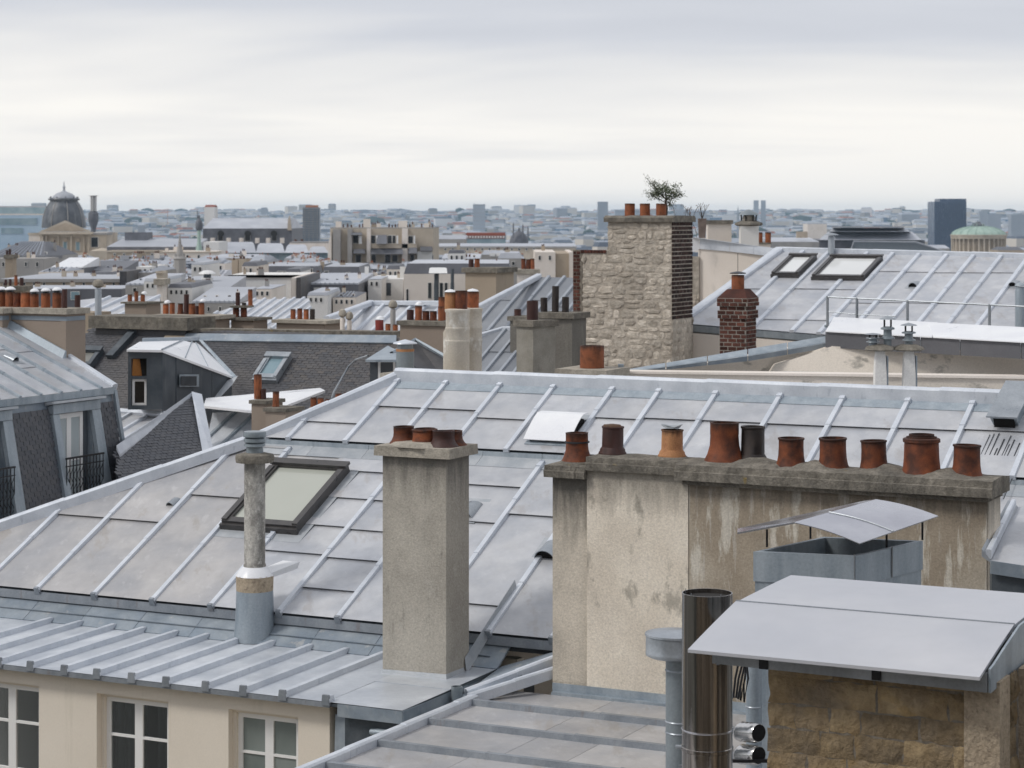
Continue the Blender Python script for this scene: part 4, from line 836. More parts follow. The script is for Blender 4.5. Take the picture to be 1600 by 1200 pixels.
for lab, cs in (('small skylight nearer the off-white wall', ((1232, 405), (1275, 405), (1250, 434), (1210, 434))), ('wide skylight', ((1297, 407), (1380, 407), (1351, 439), (1272, 438)))):
    c_ = [fr.px(*q) for q in cs]; skylight(g, fr, (c_[0][0]+c_[3][0])/2, (c_[1][0]+c_[2][0])/2, (c_[2][1]+c_[3][1])/2, (c_[0][1]+c_[1][1])/2, .14, .13, darkframe, pane_w, lab, apr=False)
q = fr.px(1426, 450); halfpipe(g, fr, q[0], q[1], .13, .4); q = fr.px(1582, 449); halfpipe(g, fr, q[0], q[1], .13, .4)
def ventpipe(par, x, y0, y1, Yd, r, cap=1.7, mat=None, name='vent_pipe'):
    c = P(x, y1, Yd); zt = -(y0-HY)/F*Yd; h = zt-c.z; o = part(name, MB().lathe(c-Z*.3, [(r, 0), (r, h*.82+.3), (r*.9, h*.84+.3), (r*.9, h*.9+.3)], 12), mat or galv, par)
    part('cowl', MB().lathe(c+Z*h*.92, [(r*cap, 0), (r*cap*.9, h*.03), (0, h*.09)], 12), mat or galv, o); return o
ventpipe(g, 1299, 364, 405, 65, .10, 2.2); ventpipe(g, 1594, 441, 512, 55, .13, 1.1, galvp)
# --- off-white gable wall with zinc band left of it
YW = 68.5; g = root('party_wall', 'off-white party wall with a bent zinc band along its top, between rubble chimney and skylights', 'wall', V3((P(1140, 400, YW).x, YW, ground(YW))))
w0, w1 = P(1093, 390, YW), P(1235, 396, YW-1.5)
part('wall', MB().prism([V3((p.x, p.y, -14)) for p in (w0, w1, w1+Y_*.5, w0+Y_*.5)], [P(1093, 388, YW), P(1235, 400, YW-1.5), P(1235, 400, YW-1.5)+Y_*.5, P(1093, 388, YW)+Y_*.5]), creamw, g)
bd = [P(1072, 370, YW), P(1093, 372, YW), P(1140, 378, YW-.5), P(1220, 390, YW-1.4)]; bb_ = [P(1072, 398, YW), P(1093, 389, YW), P(1140, 393, YW-.5), P(1218, 402, YW-1.4)]
for i in range(3): part('zinc_band', MB().ext([bb_[i]+X*.006, bb_[i+1]-X*.006, bd[i+1]-X*.006, bd[i]+X*.006], -Y_*.06), zincwht if i == 0 else zincb, g)
part('band_return', MB().ext([bd[i]-Z*.0 for i in (0, 3)]+[bd[3]+Y_*.6, bd[0]+Y_*.6], Z*.02), zincb, g)
part('rubble_strip', MB().box(P(1076, 560, YW-.1), X*.30*1.1, Y_*.4, Z*3.2), rubble, g)
blocks(g, P(1077, 400, YW-.12)-Z*0, X, Y_, .31, -4.2, P(1077, 400, YW).z, (.15, .28), (.2, .32), rubble, .04, .02)
# things standing on the terrace behind it
stack('pale chimney box with a mossy slab and a rusty tray beside it', 1106, 1143, 344, 70, .6, zbot=-1.6, wall=creamw, cap=(.12, .05), A=X, Bk=Y_)
g = root('cowl_chimney', 'white chimney with a wide slab and open mushroom cowl on the terrace', 'chimney', V3((P(1170, 378, 69).x, 69, -.9)))
q = P(1170, 382, 69.5); c_ = lambda y: V3((q.x, q.y, -(y-HY)/F*69.5)); k = 69.5/F
part('shaft', MB().box(c_(385)-X*k*14-Y_*.3, X*k*28, Y_*.6, Z*k*32), whitew, g); part('slab', MB().lathe(c_(353), [(k*19, 0), (k*22, k*2), (k*21, k*5), (k*9, k*9)], 8), capm, g)
part('cage', MB().lathe(c_(346), [(k*9, 0), (k*10, k*6), (k*8, k*10)], 10), capl, g); part('hat', MB().lathe(c_(336), [(k*16, 0), (k*14, k*3), (k*4, k*8), (0, k*9)], 12), paintg, g)
for i in range(6):
    t = i*1.047; part('post', MB().tube(c_(346)+X*k*11*math.cos(t)+Y_*k*11*math.sin(t), c_(335)+X*k*12*math.cos(t)+Y_*k*12*math.sin(t), k*1.2), iron, g)
stack('short pair of terracotta pots behind the terrace at its right end', 1182, 1204, 379, 71, .4, [(1187, 363, 9, 'tall'), (1200, 363, 9, 'tall')], zbot=-1.8, wall=creamw, cap=(.05, .03), A=X, Bk=Y_)
g = root('rusty_planter', 'tall rusty planter with thin dry twigs at the left end of the terrace', 'planter', P(1097, 372, 68.8)); q = P(1097, 372, 68.8)
part('planter_box', MB().prism([q+X*a+Y_*b for a, b in ((-.10, -.1), (.10, -.1), (.10, .1), (-.10, .1))], [q+X*a+Y_*b+Z*.62 for a, b in ((-.13, -.13), (.13, -.13), (.13, .13), (-.13, .13))]), surf('rusty_metal', (.16, .12, .10), (.24, .19, .16), 6, rough=.9, bump=.3, spots=((.25, .09, .04), .7, 7, (1, 1, .4), .6)), g)
tw = MB()
for i in range(9):
    p = q+Z*.6; d = V3((random.uniform(-.5, .5), random.uniform(-.2, .2), 1)); pts = [p]
    for s in range(4): p = p+d*random.uniform(.08, .14); d = (d+V3((random.uniform(-.4, .4), random.uniform(-.3, .3), 0))); pts.append(p)
    tw.path(pts, .008, 4)
part('twigs', tw, bark, g, kind='stuff')
g = root('bare_shrub', 'thin bare shrub with reddish leaves against the sky right of the rubble chimney', 'shrub', P(1080, 372, 68)); tw = MB(); lv = MB()
for i in range(7):
    p = P(1080, 372, 68)+X*random.uniform(-.2, .2); d = V3((random.uniform(-.35, .15), 0, 1)); pts = [p]
    for s in range(7):
        p = p+d*random.uniform(.10, .17); d = d+V3((random.uniform(-.3, .3), random.uniform(-.3, .3), 0)); pts.append(p)
        for _ in range(3):
            c = p+V3([random.uniform(-.06, .06) for _ in range(3)]); a = V3([random.uniform(-1, 1) for _ in range(3)])*.03; lv.add([c-a, c+a.orthogonal()*.5, c+a], [(0, 1, 2)])
    tw.path(pts, .009, 4)
part('twigs', tw, bark, g, kind='stuff'); part('leaves', lv, surf('red_leaf', (.13, .06, .04), (.20, .09, .05), 9, bump=0), g, kind='stuff')
# --- rubble stone chimney with brick corners
mortar_r = surf('rubble_mortar', (.46, .405, .34), (.60, .545, .47), 6, rough=.95, bump=.9, bscale=16, rnd=0, big=((.28, .24, .20), .6, 1.2), fine=.2, spec=.1, dist=.03)
YC = 60.0; g = root('rubble_chimney', 'tall rubble stone chimney with sooty brick corners and three pots in a row', 'chimney', P(895, 600, YC)-Z*6)
fc = P(895, 390, YC); uo = lambda x: ((hit(x, 400, fc, W)-fc).dot(U)); zc = lambda x, y: hit(x, y, fc, W).z
uA, uB, uC, uD = 0, uo(907), uo(948), uo(1051); zt1, zt2, zlo = zc(920, 390), zc(1000, 347), -9.0
base0 = V3((fc.x, fc.y, 0)); bp = lambda a, v_, z_: base0+U*a+W*v_+Z*z_
D1 = 1.45
part('core', MB().box(bp(uC+.03, .022, zlo), U*(uD-uC-.034), W*(D1-.1), Z*(zt2-zlo)), mortar_r, g)
part('core', MB().box(bp(uA+.004, .006, zlo), U*(uB+.05), W*.3, Z*(zt1-zlo-.01)), mortard, g)
part('core', MB().box(bp(uA+.03, .024, zlo), U*(uC-uA-.0), W*(D1-.1), Z*(zt1-zlo-.03)), mortar_r, g)
def rub(a0, a1, z0, z1):
    z = z1
    while z > z0:
        h = random.uniform(.11, .29); x = a0
        while x < a1-.04:
            l = min(random.uniform(.16, .56), a1-x)
            if a1-x-l < .10: l = a1-x
            parts_ = [(z, h)] if random.random() < .8 or h < .22 else [(z, h*.52), (z-h*.52, h*.48)]
            for zz1, hh in parts_:
                n = 9; cx, cz = x+l/2, zz1-hh/2; vs = []; rx, rz = l/2-.006, hh/2-.005; e_ = random.uniform(2.0, 5); pr_ = random.uniform(.004, .028); cz += random.uniform(-.025, .025)
                for (s, d) in ((1.0, -.05), (.93, .4*pr_), (.60, pr_)):
                    for i in range(n):
                        t = 2*math.pi*(i+.5*random.uniform(-.5, .5))/n; ct, st_ = math.cos(t), math.sin(t); r_ = (abs(ct)**e_+abs(st_)**e_)**(-1/e_)*s*random.uniform(.80, 1.10)
                        vs.append(bp(cx+rx*ct*r_, .02-d+random.uniform(-.006, .006), cz+rz*st_*r_))
                vs.append(bp(cx, .02-pr_*1.0, cz)); fs = [(r_*n+i, r_*n+(i+1) % n, (r_+1)*n+(i+1) % n, (r_+1)*n+i) for r_ in (0, 1) for i in range(n)]+[(2*n+i, 2*n+(i+1) % n, 3*n) for i in range(n)]
                part('stone', MB().add(vs, fs, False), rubble, g)
            x += l
        z -= h
rub(uC, uD-.02, zt1-.02, zt2-.02); rub(uB, uD-.02, zc(1000, 585), zt1-.10)
bricks(g, bp(0, .0, zlo), U, W, uB, zc(900, 590), zt1, .21, .097, brick_m, .020, .006)
bricks(g, bp(uB, .0, zlo), U, W, uC-uB, zt1-.10, zt1, .11, .097, brick_m)
bricks(g, bp(uD, .0, zlo), W, -U, D1, zc(1060, 500), zt2, .25, .115, brick_k, .022, .003)
blocks(g, bp(uD-.02, .0, 0), W, -U, D1+.1, zc(1060, 590), zc(1060, 498), (.16, .3), (.2, .5), rubble, .04, .02)
rings = []
for i in range(15):
    a = uC-.06+(uD-uC+.12)*i/14; j = random.uniform(-.015, .015); rings.append([bp(a, -.08+j, zt2), bp(a, -.09+j, zt2+.12), bp(a, .05, zt2+.17+j), bp(a, D1, zt2+.17+j), bp(a, D1+.09, zt2+.11), bp(a, D1+.09, zt2)])
part('cap', MB().sweep(rings), capm, g)
for x, lb in ((984, None), (1008, None), (1033, None)):
    c = hit(x, 336, bp(0, .5, 0), W); c.z = zt2+.15; pot(g, c, -(318-HY)/F*c.y-c.z, 16/F*c.y, 'tall', pot_b, lb)
g = root('olive_tree', 'small olive tree growing out of the rubble chimney top against the sky', 'tree', hit(1041, 335, bp(0, .8, 0), W))
p0 = hit(1041, 336, bp(0, .8, 0), W); p0.z = zt2+.1; k = p0.y/F; tr = MB(); lv = MB(); q_ = lambda x, y, dy=0: V3(((x-CX)*k, p0.y+dy, -(y-HY)*k))
tr.path([p0, q_(1042, 325), q_(1040, 316), q_(1041, 308)], .030, 6)
tips = []
def br(p, q, r_, d):
    m = (p+q)/2+V3([random.uniform(-.05, .05) for _ in range(3)]); tr.path([p, m, q], r_, 5); tips.append(q); tips.append(m)
    if d > 0:
        for _ in range(3):
            v_ = (q-p)*random.uniform(.25, .45)+V3([random.uniform(-.10, .10) for _ in range(3)]); br(q, q+v_, r_*.6, d-1)
for x, y, dy in ((1030, 296, .1), (1022, 286, -.1), (1040, 292, .2), (1050, 297, -.2), (1056, 303, .1), (1047, 312, .15)): br(q_(1041, 312), q_(x, y+5, dy), .014, 1)
br(q_(1041, 318), q_(1020, 307, -.1), .010, 1)
for t in tips:
    for _ in range(26 if t.z > p0.z+.35 else 5):
        c = t+V3([random.gauss(0, .055) for _ in range(3)]); a = V3([random.uniform(-1, 1) for _ in range(3)]).normalized()*random.uniform(.018, .038); b = a.orthogonal().normalized()*.009
        lv.add([c-a, c+b, c+a, c-b], [(0, 1, 2, 3)])
for _ in range(120):
    while True:
        q = V3([random.uniform(-1, 1) for _ in range(3)])
        if q.length < 1 and q.z > -.55: break
    c0 = q_(1040+25*q.x+(3 if q.z > .3 else 0), 300-16*q.z, q.y*.35)
    if math.sin(c0.x*9+1)*math.sin(c0.z*11)*math.cos(c0.x*5+c0.z*4) < -.02: continue
    for _ in range(9):
        c = c0+V3([random.gauss(0, .042) for _ in range(3)]); a = V3([random.uniform(-1, 1) for _ in range(3)]).normalized()*random.uniform(.022, .042); b = a.orthogonal().normalized()*.014
        lv.add([c-a, c+b, c+a, c-b], [(0, 1, 2, 3)])
part('trunk', tr, bark, g); part('crown', lv, leaf_m, g, kind='stuff')
# --- square brick chimney
YB = 47.0; g = root('brick_chimney', 'square red brick chimney with corbelled top and one capped pot before the zinc roof', 'chimney', P(1122, 560, YB)-Z*3)
fc = P(1124, 470, YB); u1_ = (hit(1166, 470, fc, W)-fc).dot(U); bp2 = lambda a, v_, z_: V3((fc.x, fc.y, 0))+U*a+W*v_+Z*z_; d_ = .62; zk = lambda y: -(y-HY)/F*YB
def ring4(e_, z0, z1, nm):
    part('mortar_core', MB().box(bp2(-e_+.004, -e_+.004, z0), U*(u1_+2*e_-.008), W*(d_+2*e_-.008), Z*(z1-z0)), mortar, g)
    bricks(g, bp2(-e_, -e_, z0), U, W, u1_+2*e_, z0, z1, .195, .088, brick_m, .018, .007, flip=nm); bricks(g, bp2(u1_+e_, -e_, z0), W, -U, d_+2*e_, z0, z1, .195, .088, brick_m, .018, .007, flip=nm+1)
H9 = .088; zt_ = zk(472); ring4(0, zk(560), zt_-4*H9, 0); ring4(.035, zt_-4*H9, zt_-2*H9, 1); ring4(.0, zt_-2*H9, zt_-H9, 0); ring4(.045, zt_-H9, zt_+H9, 1)
part('mortar_top', MB().prism([bp2(-.04, -.04, zt_+H9), bp2(u1_+.04, -.04, zt_+H9), bp2(u1_+.04, d_+.04, zt_+H9), bp2(-.04, d_+.04, zt_+H9)], [bp2(.12, .15, zk(452)), bp2(u1_-.10, .15, zk(452)), bp2(u1_-.10, d_-.1, zk(452)), bp2(.12, d_-.1, zk(452))]), brick_m, g)
c = bp2(u1_*.5, d_*.5, zk(453)); pot(g, c, zk(430)-c.z, 20/F*YB, 'tall', pot_b); part('pot_cap', MB().lathe(c+Z*(zk(428)-c.z), [(.17, 0), (.18, .02), (.05, .05)], 14), iron, g)
part('pot_rod', MB().tube(c+Z*(zk(428)-c.z), c+Z*(zk(396)-c.z), .006), iron, g)
# --- white-topped parapet with dark fascia, patched walls and rising zinc coping
g = root('parapet_block', 'long parapet with bright white capping and grey fascia over patched off-white walls', 'parapet', P(1400, 560, 39)-Z*10)
def slab_px(name, pts, th, mat, par, d=None): return part(name, MB().ext([P(*q) for q in pts], d or Y_*th), mat, par)
for i, (xa_, xb_) in enumerate(((1290, 1456), (1458, 1640))):
    f = lambda x: (x-1290)/310; Yf = lambda x: 41-3.6*f(x); xo = 13 if i == 0 else -7
    part('white_capping', MB().prism([P(xa_, 517+17*f(xa_), Yf(xa_))-Z*.02, P(xb_, 517+17*f(xb_), Yf(xb_))-Z*.02, P(xb_+(9 if i == 0 else 0), 495+16*f(xb_), Yf(xb_)+1.6)-Z*.02, P(xa_+xo, 495+16*f(xa_), Yf(xa_)+1.6)-Z*.02],
        [P(xa_, 517+17*f(xa_), Yf(xa_)), P(xb_, 517+17*f(xb_), Yf(xb_)), P(xb_+(9 if i == 0 else 0), 495+16*f(xb_), Yf(xb_)+1.6), P(xa_+xo, 495+16*f(xa_), Yf(xa_)+1.6)]), zincwht, g)
fm_ = surf('grey_fascia_panel', (.105, .105, .115), (.135, .135, .145), 1.5, rough=.5, bump=.03, rnd=.06)
for xa_, xb_ in ((1290, 1372), (1373, 1438), (1439, 1500), (1501, 1595), (1596, 1660)):
    f = lambda x: (x-1290)/310; Yf = lambda x: 41-3.6*f(x)+.06
    part('fascia_panel', MB().ext([P(xa_+.3, 543+18*f(xa_), Yf(xa_)), P(xb_-.3, 543+18*f(xb_), Yf(xb_)), P(xb_-.3, 518+17*f(xb_), Yf(xb_)), P(xa_+.3, 518+17*f(xa_), Yf(xa_))], Y_*.05), fm_, g)
slab_px('upper_wall', [(1203, 640, 41.2), (1640, 700, 38.2), (1640, 558, 38.2), (1300, 541, 40.9), (1290, 546, 41.2), (1212, 570, 41.3), (1203, 583, 41.3)], .3, patchw, g)
slab_px('wall_ledge', [(1225, 585.5, 41.1), (1640, 592, 38.0), (1640, 588, 38.0), (1225, 580, 41.1)], .05, lead, g, -Y_*.08)
slab_px('lower_wall', [(973, 640, 39.8), (1640, 650, 37.4), (1640, 591, 37.4), (973, 582, 39.8)], .35, patchw, g)
slab_px('wall_coping', [(973, 583.5, 39.75), (1640, 592.5, 37.35), (1640, 588.5, 37.35), (973, 580, 39.75)], .5, creamw, g, Y_*.45)
for i, (xa_, xb_, dy) in enumerate(((972, 1040, 0), (1041, 1105, 0), (1106, 1168, 0), (1169, 1230, 0), (1231, 1290, 0))):
    ty = lambda x: 580-(x-972)*53/318; Yq = lambda x: 40.4+1.0*(x-972)/318
    wd = lambda x: 4+11*min(1, (x-972)/200)
    part('coping_sheet', MB().ext([P(xa_+.3, ty(xa_)+wd(xa_)*.62, Yq(xa_)), P(xb_-.3, ty(xb_)+wd(xb_)*.62, Yq(xb_)), P(xb_-.3, ty(xb_), Yq(xb_)+.25), P(xa_+.3, ty(xa_), Yq(xa_)+.25)], Y_*.02+Z*.02), galvp, g)
    part('coping_drip', MB().ext([P(xa_+.3, ty(xa_)+wd(xa_)*1.15, Yq(xa_)-.02), P(xb_-.3, ty(xb_)+wd(xb_)*1.15, Yq(xb_)-.02), P(xb_-.3, ty(xb_)+wd(xb_)*.64, Yq(xb_)-.03), P(xa_+.3, ty(xa_)+wd(xa_)*.64, Yq(xa_)-.03)], Y_*.02), zincage, g)
slab_px('gable_wall', [(972, 640, 40.9), (1204, 640, 41.9), (1290, 640, 42), (1290, 534, 42), (1100, 568, 41.3), (972, 586, 40.9)], .3, patchw, g)
g = root('handrail', 'thin grey handrail with four uprights behind the white parapet capping', 'railing', P(1400, 500, 43))
Yh = lambda x: 43-3*(x-1293)/307; rt = lambda x: 464+15*(x-1293)/307
part('top_rail', MB().path([P(x, rt(x), Yh(x)) for x in (1293, 1340, 1418, 1546, 1640)], .018), galv, g)
part('mid_rail', MB().path([P(x, rt(x)+23+(2 if x > 1300 else 0), Yh(x)) for x in (1293, 1340, 1400)], .009), galv, g)
for x in (1293, 1339, 1418, 1546, 1620): part('upright', MB().tube(P(x, rt(x)-1, Yh(x)), P(x, rt(x)+45, Yh(x)), .028), galv, g)
part('base_plate', MB().box(P(1290, 512, 43), X*3.4*.3, Y_*.2, Z*.05), galvp, g)
# two rendered flues with stacked cowls
for xm, yt, lb in ((1375, 494, 'leftmost of two off-white flues with stacked metal cowls before the patched wall'), (1420, 505, 'rightmost of two off-white flues, with one small metal cowl before the patched wall')):
    Yq = 37.2; c = P(xm, 612, Yq); k = Yq/F; zz2 = lambda y: -(y-HY)*k; cc2 = lambda y, dx=0: V3((c.x+dx*k, c.y, zz2(y)))
    g = root('flue_chimney', lb, 'chimney', cc2(640))
    part('shaft', MB().sweep([[cc2(y)+X*k*a*w_+Y_*k*b*w_ for a, b in ((-1, -1), (1, -1), (1, 1), (-1, 1))] for y, w_ in ((660, 9.5), (585, 9), (560, 8), (548, 6.5))]), whitew, g)
    part('shaft_side', MB().box(cc2(660, 9.6)+Y_*(-k*8), X*k*2.2, Y_*k*16, Z*(zz2(556)-zz2(660))), galvp, g)
    part('slab', MB().lathe(cc2(548), [(k*20, 0), (k*25, k*2), (k*22, k*6), (k*12, k*10)], 9, jit=.04), capm, g)
    cows = ((0, 546, 12, 18), (-14, 545, 9, 22), (14, 545, 8, 20)) if xm < 1400 else ((0, 548, 8, 14),)
    def cowl(dx, y0, y1, w_):
        o = cc2(y0, dx); h = zz2(y1)-zz2(y0)
        part('cowl', MB().lathe(o, [(w_*k*.7, 0), (w_*k*.7, h*.25), (w_*k*1.2, h*.27), (w_*k*1.15, h*.32), (w_*k*.75, h*.36), (w_*k*.72, h*.55), (w_*k*1.25, h*.57), (w_*k*1.2, h*.62), (w_*k*.65, h*.66)], 10), paintg, g)
        for i in range(4):
            t = i*1.57+.5; part('post', MB().tube(o+Z*h*.64+X*(w_*k*.8*math.cos(t))+Y_*(w_*k*.8*math.sin(t)), o+Z*h*.9+X*(w_*k*.8*math.cos(t))+Y_*(w_*k*.8*math.sin(t)), k*.9, n=5), iron, g)
        part('cowl_hat', MB().lathe(o+Z*h*.88, [(w_*k*1.5, 0), (w_*k*1.3, h*.04), (0, h*.12)], 10), galv, g)
    if xm < 1400: cowl(12, 543, 493, 9); cowl(-11, 540, 520, 9)
    else: cowl(0, 543, 504, 9)
# --- things just behind the near ridge
g = root('coping_wall', 'low party wall with tan stone coping just behind the ridge of the near roof', 'wall', P(730, 600, 39.5)-Z*8)
a_, b_ = P(594, 583, 40.2), P(868, 592, 38.4)
part('coping', MB().prism([p-Z*.08 for p in (a_, b_, b_+W*.5, a_+W*.5)], [a_, b_, b_+W*.5, a_+W*.5]), capl, g); part('wall', MB().prism([V3((p.x, p.y, -20)) for p in (a_+W*.05, b_+W*.05, b_+W*.45, a_+W*.45)], [p-Z*.082 for p in (a_+W*.05, b_+W*.05, b_+W*.45, a_+W*.45)]), creamw, g)
stack('lone wide pot on a mossy slab over a short pale block behind the ridge', 878, 943, 576, 39.2, .85, [(925, 540, 38, 'tall', pot_b)], zbot=-12, wall=creamw, cap=(.15, .10), capmat=capl)
part('corner_strip', MB().box(P(966, 612, 39.6), X*.10, Y_*.1, Z*.5), galvp, g)
Yq = 40.0; k = Yq/F; g = root('twin_flues', 'pair of round off-white flues with three pots on top behind the ridge', 'chimney', P(715, 590, Yq)); zz2 = lambda y: -(y-HY)*k
flm = surf('flue_render', (.56, .51, .43), (.68, .63, .55), 4, rough=.9, bump=.4, rnd=.03, big=((.36, .32, .26), .6, 2), spots=((.70, .68, .63), .8, 3, (1, 1, .6), .55), streak=((.25, .19, .15), .5, 9, (1, 1, .5), .66))
for x, r_, dy, lb in ((715, 18.5, 0, None), (738, 14.5, .45, None)):
    c = V3(((x-CX)*k, Yq+dy, 0)); part('shaft', MB().lathe(c+Z*zz2(600), [(r_*k, 0), (r_*k, zz2(537)-zz2(600)), (r_*1.05*k, zz2(535)-zz2(600)), (r_*1.05*k, zz2(532)-zz2(600)), (r_*k, zz2(531)-zz2(600)), (r_*k, zz2(517)-zz2(600)), (r_*1.05*k, zz2(515)-zz2(600)), (r_*1.05*k, zz2(512)-zz2(600)), (r_*k, zz2(511)-zz2(600)), (r_*k, zz2(489)-zz2(600)), (r_*1.08*k, zz2(487)-zz2(600)), (r_*1.08*k, zz2(483.5)-zz2(600)), (r_*.8*k, zz2(482)-zz2(600))], 22), flm, g)
part('side_flue', MB().lathe(V3(((699-CX)*k, Yq+.1, zz2(600))), [(.08, 0), (.08, zz2(520)-zz2(600)), (.03, zz2(512)-zz2(600))], 10), flm, g)
for x, yt, wd, dy, mt in ((704, 457, 18, .05, pot_l), (721, 454, 18, -.05, pot_o), (738, 457, 18, .42, pot_b)):
    c = V3(((x-CX)*k, Yq+dy, zz2(484))); pot(g, c, zz2(yt)-c.z, wd*k*1.06, 'tall', mt)
    if x != 721: part('pot_lid', MB().lathe(c+Z*(zz2(yt)-c.z+.01), [(wd*k*.55, 0), (wd*k*.4, .03), (0, .05)], 12), zincwht, g)
Yq = 40.6; k = Yq/F; c = P(633, 592, Yq); g = root('grey_flue', 'round grey metal flue with a shallow white cone cap before the slate roof', 'flue', c); zz2 = lambda y: -(y-HY)*k
part('pipe', MB().lathe(c, [(14*k, 0), (14*k, zz2(548)-c.z), (12.5*k, zz2(547)-c.z), (12.5*k, zz2(538)-c.z)], 22), paintg, g); part('band', MB().lathe(V3((c.x, c.y, zz2(549))), [(14.3*k, 0), (14.3*k, 4*k)], 22), pot_l, g)
part('cone_cap', MB().lathe(V3((c.x, c.y, zz2(537))), [(19*k, 0), (18*k, 2*k), (0, 7*k)], 22), zincb, g)
r45 = Matrix.Rotation(math.radians(-18), 3, 'Z')
stack('square concrete chimney seen on its corner with one dark pot', 807, 833, 500, 42, .62, [(832, 470, 18, 'tall', pot_d, .3)], zbot=-12, wall=surf('concrete_block', (.25, .235, .20), (.33, .31, .27), 3, rough=.95, bump=.4, rnd=.03, streak=((.18, .17, .15), .5, 4, (1, 1, .3), .58)), cap=(.12, .05), A=(r45 @ U), Bk=(r45 @ W))
stack('dark stained chimney with three sooty pots of unequal height', 842, 894, 488, 46, .7, [(850, 465, 11, 'tall', pot_k), (867.5, 447, 11, 'tall', pot_k), (883.5, 464, 11, 'tall', pot_k)], zbot=-12, wall=render_m, cap=(.12, .07))
stack('small brownish chimney with a lidded pot left of the concrete block chimney', 797, 822, 494, 49, .6, [(809, 483, 12, 'cyl', pot_d)], zbot=-12, wall=render_m, cap=(.10, .05))
stack('orange stained chimney edge behind the brick corner of the rubble chimney', 884, 894, 488, 48, .3, zbot=-12, wall=pot_b, cap=(.05, .02))
# ================================================================ LEFT MIDDLE
# --- mansard house at the left; its front runs along W, facing +U
YM = 38.0; g = root('mansard_house', 'slate mansard house at the left edge with a tall window and black balcony rail', 'house', P(90, 800, YM)-Z*10)
e0 = P(0, 626, 39.2); e1 = hit(175, 603, e0, U); e1.z = e0.z   # break line between zinc top and slate mansard
wl_ = (e1-e0).dot(W)
zf_ = Fr(V3(e0), W, -U+Z*.42)     # upper zinc slope rising away from the break
pz = [zf_.px(*q) for q in ((-60, 634), (175, 603), (104, 556), (-40, 480))]
pz = [(-3, 0), (pz[1][0], 0), (pz[2][0], pz[2][1]), (pz[2][0], 5), (-3, 5)]
bz = [zf_.px(*q)[0] for q in ((20, 617), (52, 613), (84, 609.5), (116, 607), (148, 603))]; bz = [bz[0]-(bz[1]-bz[0])*i for i in (1, 2, 3)]+bz
zinc_roof(g, zf_, pz, bz, [zf_.px(*q) for q in ((20, 552), (45, 575), (-10, 548))], mat=lambda i, j: zinc, bmat=galvp, w0=.07, h=.05, thick=.12, name='zinc_roof', top=False, lip=.012)
roll(g, [zf_.pt(pz[1][0], 0, 0), zf_.pt(pz[2][0], pz[2][1], 0), zf_.pt(pz[3][0], 5, 0)], .13, .07, name='verge_cap', joint=2)
q = zf_.px(24, 566); halfpipe(g, zf_, q[0], q[1], .09, .25)
MT = 5.2      # mansard: steep face going down and outwards
mf = Fr(V3(e0)-Z*.10, W, -U*(1/MT)+Z); pm = lambda x, y: mf.px(x, y)
R1 = pm(175, 605)[0]; low_ = -3.4
WA0, WA1 = pm(91, 665)[0], pm(143, 665)[0]; WB1 = pm(6, 700)[0]; WB0 = WB1-(WA1-WA0)
def mwall(a0, a1, b0=-3.4, b1=0): part('mansard_wall', MB().prism([mf.pt(a0, b0, -.03), mf.pt(a1, b0, -.03), mf.pt(a1, b1, -.03), mf.pt(a0, b1, -.03)], [p-U*3 for p in (mf.pt(a0, b0, -.03), mf.pt(a1, b0, -.03), mf.pt(a1, b1, -.03), mf.pt(a0, b1, -.03))]), zincage, g)
low_ = -9
mwall(-3, WB0, -9); mwall(WB1, WA0, -9); mwall(WA1, R1, -9); mwall(WB0, WB1, -.23); mwall(WA0, WA1, -.23); mwall(WB0, WB1, -9, -3.2); mwall(WA0, WA1, -9, -3.2)
part('break_flashing', MB().prism([mf.pt(-3, -.02, .02), mf.pt(R1+.03, -.02, .02), mf.pt(R1+.03, .10, .05), mf.pt(-3, .10, .05)], [p+U*.02 for p in (mf.pt(-3, -.02, .02), mf.pt(R1+.03, -.02, .02), mf.pt(R1+.03, .10, .05), mf.pt(-3, .10, .05))]), galvp, g)
# dormer surround: upright zinc cheeks projecting from the slates
dl, dr = pm(84, 640)[0], pm(152, 640)[0]; 
sp1 = [(-2.9, low_), (pm(-22, 700)[0], low_), (pm(-22, 700)[0], -.15), (-2.9, -.15)]
sl_a = WB1+.20; sl_b = WA0-.20; low_ = -3.6
pA = [(sl_a, low_), (sl_b, low_), (sl_b, -.15), (sl_a, -.15)]; pB = [(WA1+.27, low_), (R1, low_), (R1, -.15), (WA1+.27, -.15)]
slates(g, mf, pA, .17, .085, slate, 220, .006, foc=(sl_b, -.8)); slates(g, mf, pB, .17, .085, slate, 80, .006, foc=(WA1, -.5))
part('verge_strip', MB().prism([mf.pt(R1-.02, low_, 0), mf.pt(R1+.07, low_, 0), mf.pt(R1+.07, .05, 0), mf.pt(R1-.02, .05, 0)], [mf.pt(R1-.02, low_, .06), mf.pt(R1+.07, low_, .06), mf.pt(R1+.07, .05, .06), mf.pt(R1-.02, .05, .06)]), galvp, g)
fx = mf.pt(0, -.42, -.03)
def dv(a, z, o=0): return V3((fx.x, fx.y, 0))+W*a+Z*z+U*o
